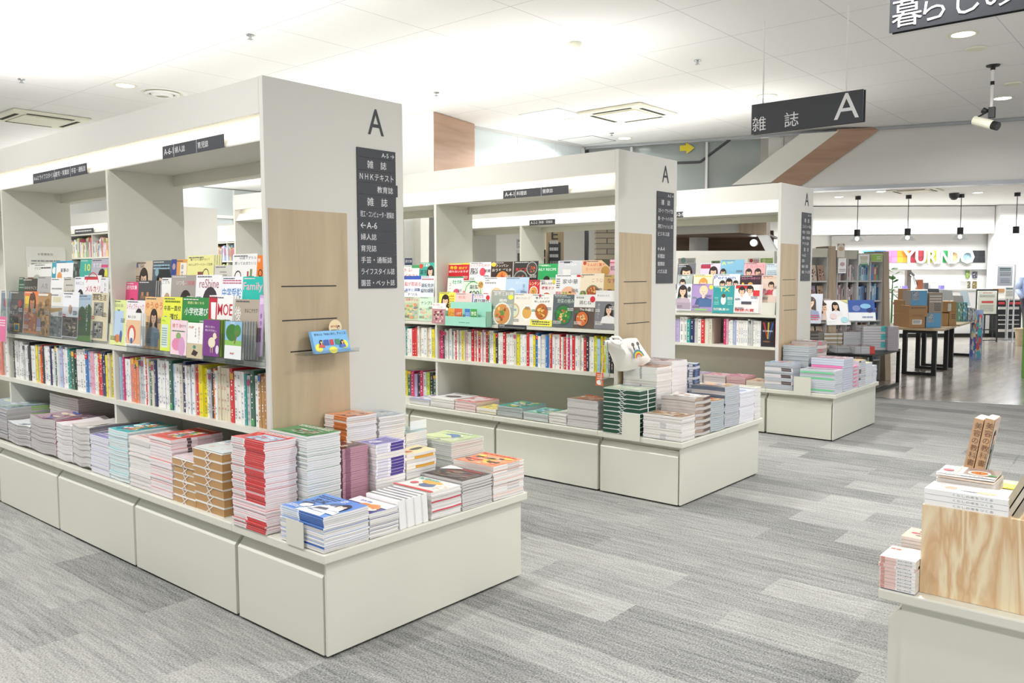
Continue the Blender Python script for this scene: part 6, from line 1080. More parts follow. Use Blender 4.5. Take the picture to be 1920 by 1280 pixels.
def tpile(pl, pr, pb, pt, dep, n, desc, cov, edge='#d8d8dc', band=None, items=None, z=zt, where='on the black low table'):
    """pile placed by its front bottom edge between two picture columns"""
    a = at(pl, pb, 'z', z); b = at(pr, pb, 'z', z); sx, sy = b.x-a.x, b.y-a.y; L = math.hypot(sx, sy); D = (Vector((a.x, a.y, z))-Vector(CAM)).dot(Vector(FW)); H = (pb-pt)/F*D
    u = Vector((sx/L, sy/L, 0)); dn = u.cross(Z); dn = -dn if dn.dot(Vector(FW)) < 0 else dn
    for i in range(n):
        m = MB().mat('pages'); T = H/n; m.obox((0, 0, 0), u*L, dn*dep, Z*T*.92, edge)
        if band and band[2] != -1 and (i % band[2]) != 0 or (band and band[2] == -1): m.mat('print'); m.obox(u*L*band[0]-dn*.001, u*L*(band[1]-band[0]), dn*.001, Z*T*.9, band[3])
        if i == n-1: m.mat('print'); Cover(m, Z*T*.95, u, dn, L, dep, .001).draw([('r', 0, 0, 1, 1, cov), ('m', .05, .05, .95, .95, [cov, '#e8e0dc', '#b88a88', '#5a5a60'], 12)])
        o = m.build('table_magazine'); o.location = Vector((a.x+rnd.uniform(-.006, .006), a.y, z+.0005+i*T)); tag(o, (f'top {desc} {where}' if i == n-1 else f'{desc} below the top of its pile {where}'), 'magazine', desc+' pile '+where)
tpile(1544, 1579, 655, 624, .25, 8, 'film wrapped brown edged magazine', '#d8c0b0', '#b8a888', (.0, 1, 2, '#e4e0d8'))
tpile(1581, 1615, 655, 622, .25, 10, 'plain pink white magazine', '#e0d8d8')
tpile(1567, 1602, 661, 649, .25, 4, 'flat white magazine in the front row', '#e8e4e4')
tpile(1603, 1640, 663, 649, .25, 4, 'flat magazine with a red spine patch', '#c8b0b4', '#d0d0d4', (.75, 1, -1, '#d8433c'))
tpile(1618, 1662, 656, 611, .28, 9, 'thick magazine with turquoise spine patch', '#e8d8d0', '#dcdade', (.75, .98, 3, '#4ac4c4'))
tpile(1664, 1684, 657, 613, .25, 14, 'thin grey mauve magazine', '#c8c0cc', '#b4acb4')
tpile(1520, 1543, 655, 622, .25, 10, 'film wrapped dark magazine', '#8a8078', '#9a948c', (.0, .6, 2, '#5a544c'))
for (px, pz, wv, hv, bg, it, lb, rz) in ((1516, 606, .27, .36, '#c8ccd8', [('p', .5, .68, .16, '#8a94b0', '#3a2420'), ('b', .1, .1, .9, .3, 3, '#c84a5a')], 'tilted magazine with an idol on a clear stand beside the end panel', -.5),
    (1548, 600, .22, .26, '#b8a09c', [('p', .5, .6, .2, '#e0c8c0', '#5a4038')], 'film covered brown portrait magazine on a stand', .2),
    (1573, 609, .29, .30, '#f6f6f6', [('p', .45, .75, .1, '#f0f0f2', '#2a2020'), ('e', .3, .35, .15, .12, '#f0d8d8'), ('e', .75, .2, .15, .12, '#b8e4ec'), ('g', [(.7, 1), (1, 1), (1, .85)], '#e8e08a')], 'white magazine with a lady in white on a clear stand', .1),
    (1617, 601, .30, .25, '#e8ecee', [('r', 0, .4, 1, 1, '#3a5aa0'), ('e', .3, .6, .15, .12, '#7a8ac0'), ('e', .65, .7, .2, .1, '#8ac0e0'), ('e', .8, .5, .12, .1, '#2a3a70'), ('b', .5, .1, .9, .25, 1, '#8a9ab8')], 'blue and white landscape booklet on a clear stand', -.1)):
    p0_ = far(px, pz, 9.6); t = thing('display_stand', lb, 'display stand', (p0_.x, p0_.y, p0_.z)); vd = Vector((math.cos(yaw+rz), math.sin(yaw+rz), 0)); u = vd.cross(Z); upv = (Z+vd*.35).normalized(); o0 = p0_-u*wv/2
    m = MB().mat('print'); m.obox(o0, u*wv, vd*.006, upv*hv, bg); Cover(m, o0-vd*.003, u, upv, wv, hv, .0008).draw([('r', 0, 0, 1, 1, bg)]+it); m.build('magazine_cover', None, t)
    m = MB(); m.obox(o0+vd*.012-upv*.02, u*wv, vd*.003, upv*hv*.7); m.obox(o0-upv*.02-vd*.02, u*wv, vd*.04, upv*.003); m.build('clear_holder', 'acrylic', t)
    zz0 = zt+.001 if px > 1530 else TZ+.43; m = MB(); m.obox(p0_-u*.006+vd*.02+Z*(zz0-p0_.z), u*.012, vd*.006, Z*(p0_.z+.05-zz0)); m.build('stem', 'acrylic', t)

# ------------------------------------------------------------------ display tables with parcels in the lobby
TT = .70
q0, q1, q2 = at(1690, 703, 'z', 0), at(1752, 704.5, 'z', 0), at(1776, 692, 'z', 0)
e2 = (at(1829, 667, 'z', 0)-q1).normalized(); e1 = e2.cross(Z).normalized()
def cut(px, o, d):
    '''length along o+d*t at which the floor line meets a picture column'''
    n = np.cross(FW+RT*(px-960)/F, UP); o_ = np.array(o)-CAM; return float(-(o_@n)/(np.array(d)@n))
W1 = -cut(1690, q1, e1); q0 = q1-e1*W1; LT = [cut(p, q1, e2) for p in (1776, 1784, 1829)]
def ltable(o, L, label, wid=W1):
    t = thing('display_table', label, 'table', (o.x, o.y, 0), 'lobby display tables')
    m = MB().obox(o+Z*(TT-.03)-e1*.12-e2*.04, e1*(wid+.22), e2*(L+.08), Z*.03); m.build('table_top', 'beech', t)
    for k in (0, 1):
        b = o+e2*(L-.08)*k
        for du in (0, wid-.05): m = MB().obox(b+e1*du, e1*.06, e2*.08, Z*(TT-.032)); m.build('leg', 'black', t)
        m = MB().obox(b+e1*.06, e1*(wid-.11), e2*.08, Z*.04); m.obox(b+e1*.06+Z*(TT-.075), e1*(wid-.11), e2*.08, Z*.04); m.build('cross_rail', 'black', t)
    return o
T1 = q0; L1 = LT[0]
ltable(T1, L1, 'nearer display table with black frame legs stacked with cartons')
T2 = q0+e2*LT[1]
ltable(T2, LT[2]-LT[1], 'farther display table with black frame legs holding books')
def cartonbox(name, px0, px1, py0, py1, dep, mat, label, D=None, cover=None, bg='#ffffff', cat='carton', film=False, base=None):
    D = D or 12.45; a = far(px0, py1, D); b = far(px1, py1, D); u = b-a; u.z = 0; L = u.length; u.normalize(); dn = e2-u*e2.dot(u); dn.normalize()
    H = (py1-py0)/F*D; z0 = max(TT+.001, base if base is not None else a.z)
    m = MB().mat(mat).obox((0, 0, 0), u*L, dn*dep, Z*H, bg)
    if cover: m.mat('print'); Cover(m, -dn*.002, u, Z, L, H, .001).draw(cover)
    o = m.build(name, bevel=.004 if mat == 'card' else 0); o.location = (a.x, a.y, z0); tag(o, label, cat, 'goods on the lobby tables'); return z0+H
lb_ = [('r', .2, .3, .8, .75, '#f4f2ee'), ('b', .25, .4, .7, .7, 3, '#4a4a4a')]
z1 = cartonbox('cardboard_carton', 1704, 1734, 593.5, 614, .3, 'card', 'brown carton with a large white label at the front of the table', 12.5, lb_, base=TT)
z2 = cartonbox('cardboard_carton', 1704, 1739, 572, 593, .28, 'card', 'brown carton with dark print above the white labelled carton', 12.5, [('b', .1, .7, .9, .9, 1, '#6a4a30'), ('b', .2, .1, .8, .2, 1, '#6a4a30')], base=z1)
bl = [('r', 0, 0, 1, 1, '#58a8dc'), ('m', .05, .35, .5, .95, ['#98a8b8', '#5a7a9a', '#c8d0d8'], 8)]
cartonbox('wrapped_carton', 1707.5, 1738, 544, 572, .26, 'print', 'blue film wrapped carton on top of the brown cartons', 12.5, bl, '#b8b0a8', base=z2)
z1 = cartonbox('wrapped_carton', 1736, 1764, 587, 614, .26, 'print', 'blue film wrapped carton standing on the table beside the labelled carton', 12.55, bl, '#b0b4b8', base=TT)
cartonbox('wrapped_carton', 1741, 1766, 549, 587, .26, 'print', 'grey printed carton above the lower blue carton', 12.55, [('r', 0, 0, 1, .97, '#a89888'), ('b', .05, .5, .95, .9, 3, '#f0ece8'), ('b', .4, .1, .9, .5, 4, '#4a4a4a')], '#9a7a5a', base=z1)
z1 = cartonbox('cardboard_carton', 1694.5, 1703, 588, 613, .35, 'card', 'narrow brown carton at the left table edge, lowest of three', 12.7, base=TT)
z1 = cartonbox('cardboard_carton', 1695, 1703.3, 563, 588, .35, 'card', 'narrow brown carton at the left table edge, middle of three', 12.7, base=z1)
cartonbox('cardboard_carton', 1700, 1707, 542, 563, .3, 'card', 'narrow brown carton at the left table edge, topmost of three', 12.75, base=z1)
z1 = cartonbox('cardboard_carton', 1766, 1778, 589, 613, .3, 'card', 'small plain brown carton right of the lower blue carton', 12.9, base=TT)
z1 = cartonbox('cardboard_carton', 1779, 1793, 586, 612, .3, 'card', 'brown carton with dark print at the table end', 12.9, [('b', .3, .5, .8, .9, 3, '#6a4a30')], base=TT)
cartonbox('cardboard_carton', 1768, 1793, 566, 586, .3, 'card', 'film wrapped brown carton above the one with dark print', 12.9, [('r', .35, .1, .6, .8, '#e8e6e2')], base=z1)
for k, (x0, x1, y0, y1, c, lb) in enumerate([(1795, 1804, 571, 607, '#5a8a78', 'green patterned picture book'), (1804.5, 1813, 571, 607, '#3a8aa0', 'turquoise picture book'), (1814, 1822, 579, 605, '#9a94a8', 'grey violet picture book'), (1822.5, 1829, 579, 604, '#b0a8b4', 'pale mauve picture book')]):
    cartonbox('picture_book', x0, x1, y0, y1, .22, 'print', lb+' stacked at the end of the lobby table', 14.1, [('m', .02, .02, .98, .98, [c, '#e8ece8', '#3a4a5a', '#a8c8b8'], 14)], c, 'book', base=TT)
for (x, y0, y1, w_, c, lb, D) in ((1752, 540, 556, .16, '#5a5f66', 'dark grey tilted stand panel above the cartons', 13.2), (1768, 541, 563, .16, '#c8ccd0', 'pale tilted panel above the cartons', 13.3), (1779, 543, 563, .14, '#b8bcc0', 'grey tilted panel with print above the cartons', 13.2), (1798, 553, 571, .16, '#8a8684', 'brown grey tilted panel over the picture books', 14.2), (1812, 543, 573, .12, '#b8c8d0', 'leaning clear stand over the picture books', 14.3)):
    p0_ = far(x, y1, D); vd = e2; u = e1; upv = (Z+vd*.3-u*.25).normalized(); m = MB().mat('print').obox(p0_-u*w_/2, u*w_, vd*.015, upv*((y1-y0)/F*D), c)
    m.obox(p0_-u*.01+vd*.05-Z*(p0_.z-TT-.001), u*.02, vd*.01, Z*(p0_.z-TT)); tag(m.build('tilted_panel'), lb, 'stand')
pA = at(1829, 672, 'z', 0)
m = MB().mat('print'); u = e1; pp = far(1817, 671, 14.6); pp.z = .0; Hh = (671-577)/F*14.6; m.obox(pp, e1*.19, e2*.03, Z*Hh, '#9ab0d8'); Cover(m, pp-e2*.002, e1, Z, .19, Hh, .001).draw([('m', .02, .02, .98, .98, ['#9ab0d8', '#5ac0d0', '#e86a6a', '#e8e0c8', '#6a6ac0', '#f0f0f4'], 40)])
tag(m.build('standing_poster'), 'tall colourful anime poster panel standing at the end of the lobby tables', 'poster')

# ------------------------------------------------------------------ counter, name board and lobby fittings
t = thing('name_board', 'colour square strip with large white letters on the wall behind the counter', 'sign', bp_(1735, 480, .12)); nb = .125
TL = [(1618, 1640, '#6ac0ec'), (1640, 1661, '#3f86cc'), (1661, 1682, '#f286b8'), (1682, 1705, '#f6a83a'), (1705, 1735, '#a83a48'), (1735, 1757, '#d4d83a'), (1757, 1778, '#38b060'), (1778, 1799, '#f0d8a0'), (1799, 1824, '#a8d0dc'), (1824, 1847, '#35373b')]
for i, (x0, x1, c) in enumerate(TL):
    m = MB().mat('matt')
    for k in (0, 1):
        for j in (0, 1):
            xa, xb = x0+(x1-x0)*k/2, x0+(x1-x0)*(k+1)/2-.3; y0_, y1_ = (492, 481.3) if j == 0 else (480.8, 469.5); f_ = 1-.12*((k+j+i) % 3)
            cc = tuple(v*f_ for v in lin(c)); m.prism([bp_(xa, y0_, nb), bp_(xb, y0_, nb), bp_(xb, y1_, nb), bp_(xa, y1_, nb)], BN*.008, cc)
    m.build('colour_square', None, t)
xs_ = [1694, 1719, 1744, 1763.5, 1770.5, 1786, 1804.5, 1826]; z0_ = bp_(1735, 494, .2); z1_ = bp_(1735, 469, .2); lh = z1_.z-z0_.z
for ch, x0, x1 in zip('YURINDO', (1693, 1717, 1740, 1756.5, 1764, 1783, 1801), (1716, 1737, 1756, 1762, 1781, 1800, 1827)):
    v, f, a0, a1, b0, b1 = glyphs(ch, True); A_ = bp_(x0, 494, .2); B_ = bp_(x1, 494, .2); uu = (B_-A_); Lw = uu.length; uu.normalize(); kx = Lw/(a1-a0); ky = lh/(b1-b0); m = MB()
    pts = [A_+uu*((x-a0)*kx)+Z*((y-b0)*ky) for x, y in v]
    for fc in f:
        P_ = [pts[i] for i in fc]; m.prism(P_[::1], -BN*.05, '#ffffff')
    m.build('letter', 'white', t)
def cbox(name, px0, py0, px1, py1, D, dep, mat, label=None, cat=None, z0=None, kind=None, par=None, cover=None, bg='#ffffff'):
    a = far(px0, py0, D); b = far(px1, py0, D); u = b-a; u.z = 0; L = u.length; u.normalize(); dn = u.cross(Z); dn = -dn if dn.dot(Vector(FW)) < 0 else dn; zt_ = a.z; zb = far(px0, py1, D).z if z0 is None else z0
    m = MB().mat(mat).obox((a.x, a.y, zb), u*L, dn*dep, Z*(zt_-zb), bg)
    if cover: m.mat('print'); Cover(m, Vector((a.x, a.y, zb))-dn*.002, u, Z, L, zt_-zb, .0015).draw(cover)
    o = m.build(name, None, par); 
    if kind: o['kind'] = kind
    elif label: tag(o, label, cat)
    return o
t = thing('service_counter', 'long white service counter in front of the name board', 'counter', far(1760, 640, 20)); ct = t
cbox('counter_body', 1600, 546, 1868, 620, 20, .7, 'white', z0=.02, par=t); cbox('counter_top', 1598, 543, 1869, 546.5, 19.96, .8, 'panel', par=t); cbox('kick_board', 1600, 626, 1868, 632, 19.98, .1, 'gap', z0=.0, par=t)
t = thing('register_counter', 'dark counter with pale shelf rows at the right of the lobby', 'counter', far(1890, 640, 20))
cbox('counter_body', 1871, 563, 1916, 620, 19.7, .6, 'black', z0=.0, par=t); cbox('counter_top', 1869, 560, 1917, 563, 19.65, .7, 'panel', par=t)
for k, y in enumerate((575, 590, 599, 607, 617)): cbox('shelf_row', 1873, y, 1911, y+(5 if k in (0, 4) else 1.6), 19.66, .03, 'panel', par=t)
for (x0, x1, D) in ((1672, 1690, 18.6), (1873, 1884, 18.8), (1889, 1914, 18.8)):
    o = cbox('queue_belt', x0, 566, x1, 570.5, D, .012, 'print', {1672: 'red queue belt left of the cartons', 1873: 'red queue belt left of the chrome post', 1889: 'red queue belt right of the chrome post'}[x0], 'queue belt', bg='#c8242c')
g_ = at(1886.5, 638, 'z', 0); t = thing('queue_post', 'chrome queue post standing before the dark counter', 'post', g_)
m = MB(); m.lathe((g_.x, g_.y, 0), [(0, .0), (.17, 0), (.17, .015), (.03, .03)], 24); m.build('base', 'chrome', t); m = MB(); m.cyl((g_.x, g_.y, .02), (g_.x, g_.y, .88), .033, n=16); m.build('pole', 'chrome', t); m = MB(); m.cyl((g_.x, g_.y, .88), (g_.x, g_.y, .95), .042, n=16); m.build('belt_head', 'chrome', t)
# easel sign board
D = 18.4; t = thing('easel_sign', 'white notice board with red line on a black easel before the counter', 'sign', at(1853, 640, 'z', 0))
cbox('frame', 1832, 542, 1872, 591, D, .04, 'black', par=t); cbox('notice', 1834, 545, 1869.5, 588.5, D-.03, .02, 'white', par=t, cover=[('r', .0, .0, 1, 1, '#eef2e4'), ('b', .25, .88, .75, .94, 1, '#c86a6a'), ('b', .1, .72, .9, .84, 2, '#a0a49a'), ('r', .2, .47, .82, .56, '#d83a3a'), ('b', .12, .1, .85, .4, 5, '#b0b4a8')])
for (x0, y0, x1, y1, dd) in ((1834, 590, 1836, 640, 0), (1870, 590, 1872, 641, 0), (1846, 590, 1848, 632, .8), (1862, 590, 1864, 632, .8)):
    cbox('leg', x0, y0, x1, y1, D+dd, .03, 'black', par=t)
cbox('cross_bar', 1836, 617, 1870, 619, D, .03, 'black', par=t); cbox('cross_bar', 1836, 637, 1870, 638.5, D, .03, 'black', par=t)
# silver frame stand
D = 18.1; t = thing('frame_stand', 'silver frame stand carrying a grey price poster at the right', 'sign', far(1905, 643, D))
cbox('upright', 1903.8, 496, 1905.6, 644, D, .03, 'chrome', par=t); cbox('top_bar', 1867, 495.5, 1905, 496.8, D, .03, 'chrome', par=t)
cbox('poster', 1871, 499, 1899, 536, D, .015, 'print', par=t, bg='#c4cad6', cover=[('r', 0, 0, 1, 1, '#c4cad6'), ('r', .12, .86, .88, .92, '#3a5a5a'), ('r', .12, .78, .88, .83, '#5a7a78'), ('b', .15, .5, .9, .72, 3, '#6a7078'), ('b', .2, .15, .85, .4, 3, '#8a90a0')])
cbox('paper_notice', 1885, 538, 1901, 560, 19.5, .01, 'print', 'cream price notice standing on the dark counter', 'notice', bg='#eeece0', cover=[('r', .1, .8, .9, .92, '#5a7a70'), ('b', .1, .2, .9, .7, 4, '#9a9a94')])
cbox('document_tray', 1871, 541, 1884, 548, 19.7, .2, 'card', 'brown tray with red papers on the dark counter', 'tray'); cbox('document_tray', 1872, 548, 1884, 560, 19.75, .2, 'white', 'white tray below the brown tray on the dark counter', 'tray')
# plastic bin and shirt at the right edge
g_ = at(1915, 648, 'z', 0); m = MB(); m.lathe((g_.x, g_.y, 0), [(0, .0), (.10, 0), (.13, .33), (.15, .34), (.15, .37), (0, .375)], 24); tag(m.build('round_bin', 'beech'), 'light brown round bin at the right edge of the lobby', 'bin')
t = thing('person', 'person in pale blue shirt mostly hidden behind the green column', 'person', far(1926, 640, 19.0)); pc = far(1926, 640, 19.0); zf = 0
m = MB()
def ring(z, rx, ry, ox=0, oy=0): return [(pc.x+ox+rx*math.cos(2*math.pi*k/16)*float(RT[0])+ry*math.sin(2*math.pi*k/16)*float(FW[0]), pc.y+oy+rx*math.cos(2*math.pi*k/16)*float(RT[1])+ry*math.sin(2*math.pi*k/16)*float(FW[1]), z) for k in range(16)]
def loft(m, rings, c):
    n = len(m.v); 
    for r_ in rings: m.v += r_
    for j in range(len(rings)-1):
        for k in range(16): m.f.append((n+j*16+k, n+j*16+(k+1) % 16, n+(j+1)*16+(k+1) % 16, n+(j+1)*16+k)); m.c.append(lin(c)); m.mi.append(m.cm)
m.mat('print'); loft(m, [ring(z, a_, b_) for z, a_, b_ in ((.02, .08, .12), (.1, .07, .08), (.5, .10, .10), (.88, .17, .13), (.95, .19, .14), (1.15, .16, .12), (1.35, .21, .13), (1.44, .20, .11), (1.49, .07, .07), (1.54, .06, .06), (1.58, .075, .085), (1.66, .085, .10), (1.74, .08, .095), (1.79, .03, .04))], '#dcb296'); bo = m.build('body', None, t, smooth=True)
m = MB().mat('print'); loft(m, [ring(z, a_, b_) for z, a_, b_ in ((.98, .20, .15), (1.15, .18, .14), (1.35, .22, .145), (1.44, .21, .13), (1.495, .08, .08))], '#a9bbdc')
arm = [Vector((pc.x, pc.y, 0))-Vector(RT)*.2+Z*1.42, Vector((pc.x, pc.y, 0))-Vector(RT)*.27+Z*1.15, Vector((pc.x, pc.y, 0))-Vector(RT)*.22-Vector(FW)*.12+Z*.95]
m.cyl(arm[0], arm[1], .075, .06, 14, '#a9bbdc'); m.cyl(arm[1], arm[2], .06, .05, 14, '#a9bbdc'); m.build('shirt', None, t, smooth=True)
m = MB().mat('print'); loft(m, [ring(z, a_, b_) for z, a_, b_ in ((.1, .09, .10), (.5, .115, .115), (.88, .19, .145), (1.0, .20, .15))], '#3a3c48'); m.build('trousers', None, t, smooth=True)
m = MB().mat('print'); loft(m, [ring(z, a_, b_) for z, a_, b_ in ((1.68, .093, .105), (1.75, .092, .108), (1.80, .06, .07), (1.815, .01, .01))], '#2a2220'); m.build('hair', None, t, smooth=True)
# things on and above the white counter
g_ = far(1672, 566, 17.0); t = thing('potted_plant', 'broad leaved green plant in a white pot beside the blue bookcase', 'plant', g_)
m = MB(); m.lathe((g_.x, g_.y, 0), [(0, .0), (.14, 0), (.17, .5), (.18, .52), (.15, .5), (0, .48)], 20); m.build('pot', 'white', t)
m = MB(); m.cyl((g_.x, g_.y, .45), (g_.x+.02, g_.y, 1.5), .018, .01, 8); m.build('stem', 'leaf', t)
r_ = random.Random(4); m = MB()
for k in range(13):
    an = k*2.4; z = .95+k*.055; l = r_.uniform(.17, .27); d = Vector((math.cos(an), math.sin(an), r_.uniform(.1, .6))); s_ = d.cross(Z).normalized()*l*.28; b0_ = Vector((g_.x+.015, g_.y, z)); p_ = [b0_, b0_+d*l*.35+s_-Z*.01, b0_+d*l*.7+s_*.8, b0_+d*l*1.05-Z*.05, b0_+d*l*.7-s_*.8, b0_+d*l*.35-s_-Z*.01, b0_+d*l*.5+Z*.02]
    m.raw(p_, [(0, 1, 6), (1, 2, 6), (2, 3, 6), (3, 4, 6), (4, 5, 6), (5, 0, 6)])
m.build('leaves', 'leaf', t, smooth=True)
for (x0, y0, x1, y1, c, nm_, lb) in ((1680, 529, 1690, 543, '#c8ccd0', 'cash_register', 'small grey register on the white counter by the plant'), (1701, 506, 1709, 543, '#6a5f58', 'pillar_ornament', 'tall brown patterned pillar on the white counter'), (1721, 524, 1731, 541, '#8a4a2a', 'brown_box', 'dark orange brown box standing on the counter'), (1745, 528, 1756, 541, '#d8d4d6', 'white_box', 'pale small box on the counter'), (1735, 530, 1741, 541, '#4a4a50', 'card_reader', 'dark card reader on the counter'), (1764, 535, 1771, 541, '#7a70c8', 'violet_lamp', 'small violet glowing item on the counter'), (1695, 536, 1702, 541, '#8a78d8', 'violet_lamp', 'violet item left of the brown pillar'), (1801, 527, 1814, 541, '#d0d0ce', 'cash_register', 'pale register in front of the wall pictures')):
    cbox(nm_, x0, y0, x1, 543, 20.2, .12, 'print', lb, nm_.split('_')[-1], bg=c)
a, b = far(1712, 517, 20.2), far(1721, 541, 20.3); m = MB(); m.cyl(b, a, .04, .02, 10); m.cyl(a, a+(a-b)*.2+Vector(RT)*-.04, .05, .05, 10); tag(m.build('barcode_scanner', 'chrome'), 'grey barcode scanner leaning on the counter', 'scanner')
for (x0, y0, x1, y1, c) in ((1810, 507, 1818, 521, '#7aa050'), (1823, 509, 1832, 521, '#3a3f6a'), (1812, 527, 1819, 540, '#5a5a50'), (1823, 527, 1831, 541, '#7a6a40')):
    a_, b_ = bp_(x0, y1, .02), bp_(x1, y0, .02); u = (b_-a_); u.z = 0; L = u.length; u.normalize(); m = MB().mat('print').obox(a_, u*L, BN*.02, Z*(b_.z-a_.z), c); Cover(m, a_+BN*.022, u, Z, L, b_.z-a_.z, .001).draw([('m', .05, .05, .95, .95, [c, '#e8e8d8', '#3a4a3a', '#c8b04a'], 12)])
    tag(m.build('wall_picture'), {1810: 'green picture on the lobby wall, upper left of four', 1823: 'navy picture on the lobby wall, upper right of four' if y0 == 509 else 'olive picture on the lobby wall, lower right of four', 1812: 'grey picture on the lobby wall, lower left of four'}[x0], 'picture')
# pendants over the counter
for (x, yc, ys, yb2, D, lb) in ((1609, 370, 430, 447, 18.6, 'leftmost pendant lamp over the counter'), (1704, 367, 428, 447, 18.4, 'second pendant lamp from the left over the counter'), (1803, 363, 426, 447, 18.2, 'third pendant lamp from the left over the counter'), (1908, 359, 424, 446, 17.9, 'rightmost pendant lamp with a clear glass shade')):
    p_ = far(x, yc, D); zs = far(x, ys, D).z; t = thing('pendant_lamp', lb, 'pendant lamp', (p_.x, p_.y, CEIL), 'black pendant lamps over the counter')
    m = MB(); m.cyl((p_.x, p_.y, CEIL-.001), (p_.x, p_.y, CEIL-.08), .06, n=16); m.build('canopy', 'black', t); m = MB(); m.cyl((p_.x, p_.y, CEIL-.08), (p_.x, p_.y, zs), .008, n=6); m.build('cord', 'black', t)
    m = MB(); m.cyl((p_.x, p_.y, zs), (p_.x, p_.y, zs-.15), .065, n=16); m.build('socket', 'black', t)
    m = MB(); m.lathe((p_.x, p_.y, zs-.15), [(.06, 0), (.10, -.03), (.16, -.10), (.165, -.12)], 24); m.build('glass_shade', 'acrylic', t, smooth=True); m = MB(); m.lathe((p_.x, p_.y, zs-.16), [(0, 0), (.035, -.02), (.04, -.06), (0, -.09)], 16); m.build('bulb', 'lamp', t, smooth=True)
    area('pendant_light', (p_.x, p_.y, zs-.28), .2, .2, 14, disk=True)
for (x, y, lb) in ((1544, 354, 'first from the left in the lobby ceiling'), (1573, 369, 'second from the left in the lobby ceiling'), (1652, 359, 'between the left pendants in the lobby ceiling'), (1831, 344, 'nearest the soffit at the right in the lobby ceiling'), (1834, 361, 'right of the dome camera in the lobby ceiling')):
    downlight(at(x, y, 'z', CEIL), 'lit round downlight '+lb, .1)
cassette(at(1716, 356, 'z', CEIL), .9, 'ceiling air conditioner of the lobby')
p_ = at(1789, 362, 'z', CEIL); m = MB(); m.lathe((p_.x, p_.y, CEIL), [(.1, -.001), (.1, -.05), (.09, -.09), (.05, -.14), (0, -.15)], 20); tag(m.build('dome_camera', 'dark', smooth=True), 'dark dome camera on the lobby ceiling', 'camera')
# clear price stand left of the counter
m = MB(); a_ = far(1674, 550, 17.5); m.tube([Vector((a_.x, a_.y, 0)), a_, far(1687, 562, 17.5), Vector((far(1687, 562, 17.5).x, far(1687, 562, 17.5).y, 0))], .012); m.tube([far(1673, 590, 17.5), far(1686, 596, 17.5)], .01); tag(m.build('wire_stand', 'chrome'), 'thin chrome wire stand beside the blue bookcase', 'stand')

# ------------------------------------------------------------------ near right corner: base, plywood riser, books
qx, qy = at(1646, 1102, 'z', TZ).x, at(1646, 1102, 'z', TZ).y
t = thing('base_cabinet', 'cream metal base cabinet at the lower right corner carrying the plywood riser', 'cabinet', (qx, qy, 0))
m = MB(); m.box((qx+.03, qy-1.5, .01), (qx+2.0, qy-.07, .395)); m.build('body', 'steel', t)
m = MB(); m.prism([(qx+.034, qy-.07, .012), (qx+.034, qy-.028, .012), (qx+.034, qy-.028, .325), (qx+.034, qy-.062, .362), (qx+.034, qy-.07, .362)], (1.95, 0, 0)); m.build('drawer_front', 'steel', t)
m = MB(); m.box((qx, qy-1.5, .392), (qx+2.0, qy, TZ)); m.build('tray_top', 'steel', t, bevel=.006)
cx_, cy_ = 1.052, -1.868; CH = at(1729, 945, 'x', cx_).z
t = thing('plywood_riser', 'pine plywood box riser standing on the lower right base', 'riser', (cx_, cy_, TZ))
m = MB(); m.box((cx_, cy_-.9, TZ+.001), (cx_+.018, cy_, CH-.015)); m.build('front_board', 'ply', t)
m = MB(); m.box((cx_+.018, cy_-.018, TZ+.001), (cx_+.55, cy_, CH-.015)); m.box((cx_+.532, cy_-.9, TZ+.001), (cx_+.55, cy_-.018, CH-.015)); m.build('side_board', 'ply', t)
m = MB(); m.box((cx_, cy_-.9, CH-.015), (cx_+.55, cy_, CH)); m.build('top_board', 'ply', t)
def book(x, y, dx, dy, t_, z, label, cov='#f4f2f0', items=None, side='L', spine='#f2f0ee', bands=None, name='paperback_book', rot=1, edge='#e6e0d6', grp=None, ang=0, txt=None):
    m = pile_mesh(dx, dy, t_, cov, spine, edge, side, 0, items=items, rot=rot, bands=bands)
    if txt: m.mat('print').text(txt[0], (-.0009, dy*(1-txt[1]), t_*.28), nY, Z, t_*.42, txt[2], w=dy*txt[3])
    o = m.build(name); o.location = (x, y, z); o.rotation_euler = (0, 0, R(ang)); return tag(o, label, 'book', grp)
pk = [(0, .04, '#e8c6be'), (.15, .46, '#e8c6be')]
z = TZ+.004; m = MB().mat('print').box((qx+.008, cy_+.004, TZ+.0005), (qx+.16, qy-.006, TZ+.004), '#3a3c78'); tag(m.build('slip_sheet'), 'dark blue sheet under the pink spined books', 'sheet')
for k in range(9):
    T = .0118*1.04; book(qx+.004+(.002 if k % 3 == 1 else 0), cy_+.002+(.004 if k in (6,) else 0), .14, abs(qy-cy_)-.004, T, z, 'top pink and white paperback of the pile left of the plywood riser' if k == 8 else 'pink and white spined paperback in the pile left of the plywood riser', '#e9cfc8', [('e', .75, .4, .3, .2, '#f0e4e0'), ('t', '美容', .05, .7, .12, '#b05a50', .3), ('r', .45, 0, 1, 1, '#f0e8e4')] if k == 8 else None, bands=pk+[(.04, .15, '#cf978c')], txt=('美容の教科書', .5, '#8a8a90', .4), grp=None if k == 8 else 'pink spined paperbacks'); z += T
for k, (x, yy, n, c, lb) in enumerate([(1.20, -1.865, 11, '#dfc0b0', 'red spotted'), (1.36, -1.865, 13, '#a85a64', 'dark red')]):
    for j in range(n): book(x, yy, .13, .10-.03*k, .0125, TZ+.0005+j*.0125, (f'top {lb} paperback behind the pink pile' if j == n-1 else f'paperback below the {lb} one behind the pink pile'), c, [('e', .3, .5, .12, .1, '#c83a4a'), ('b', .4, .2, .9, .8, 3, '#8a5a54')] if j == n-1 else None, bands=[(0, 1, '#efe4de')], grp=None if j == n-1 else f'paperbacks under the {lb} one')
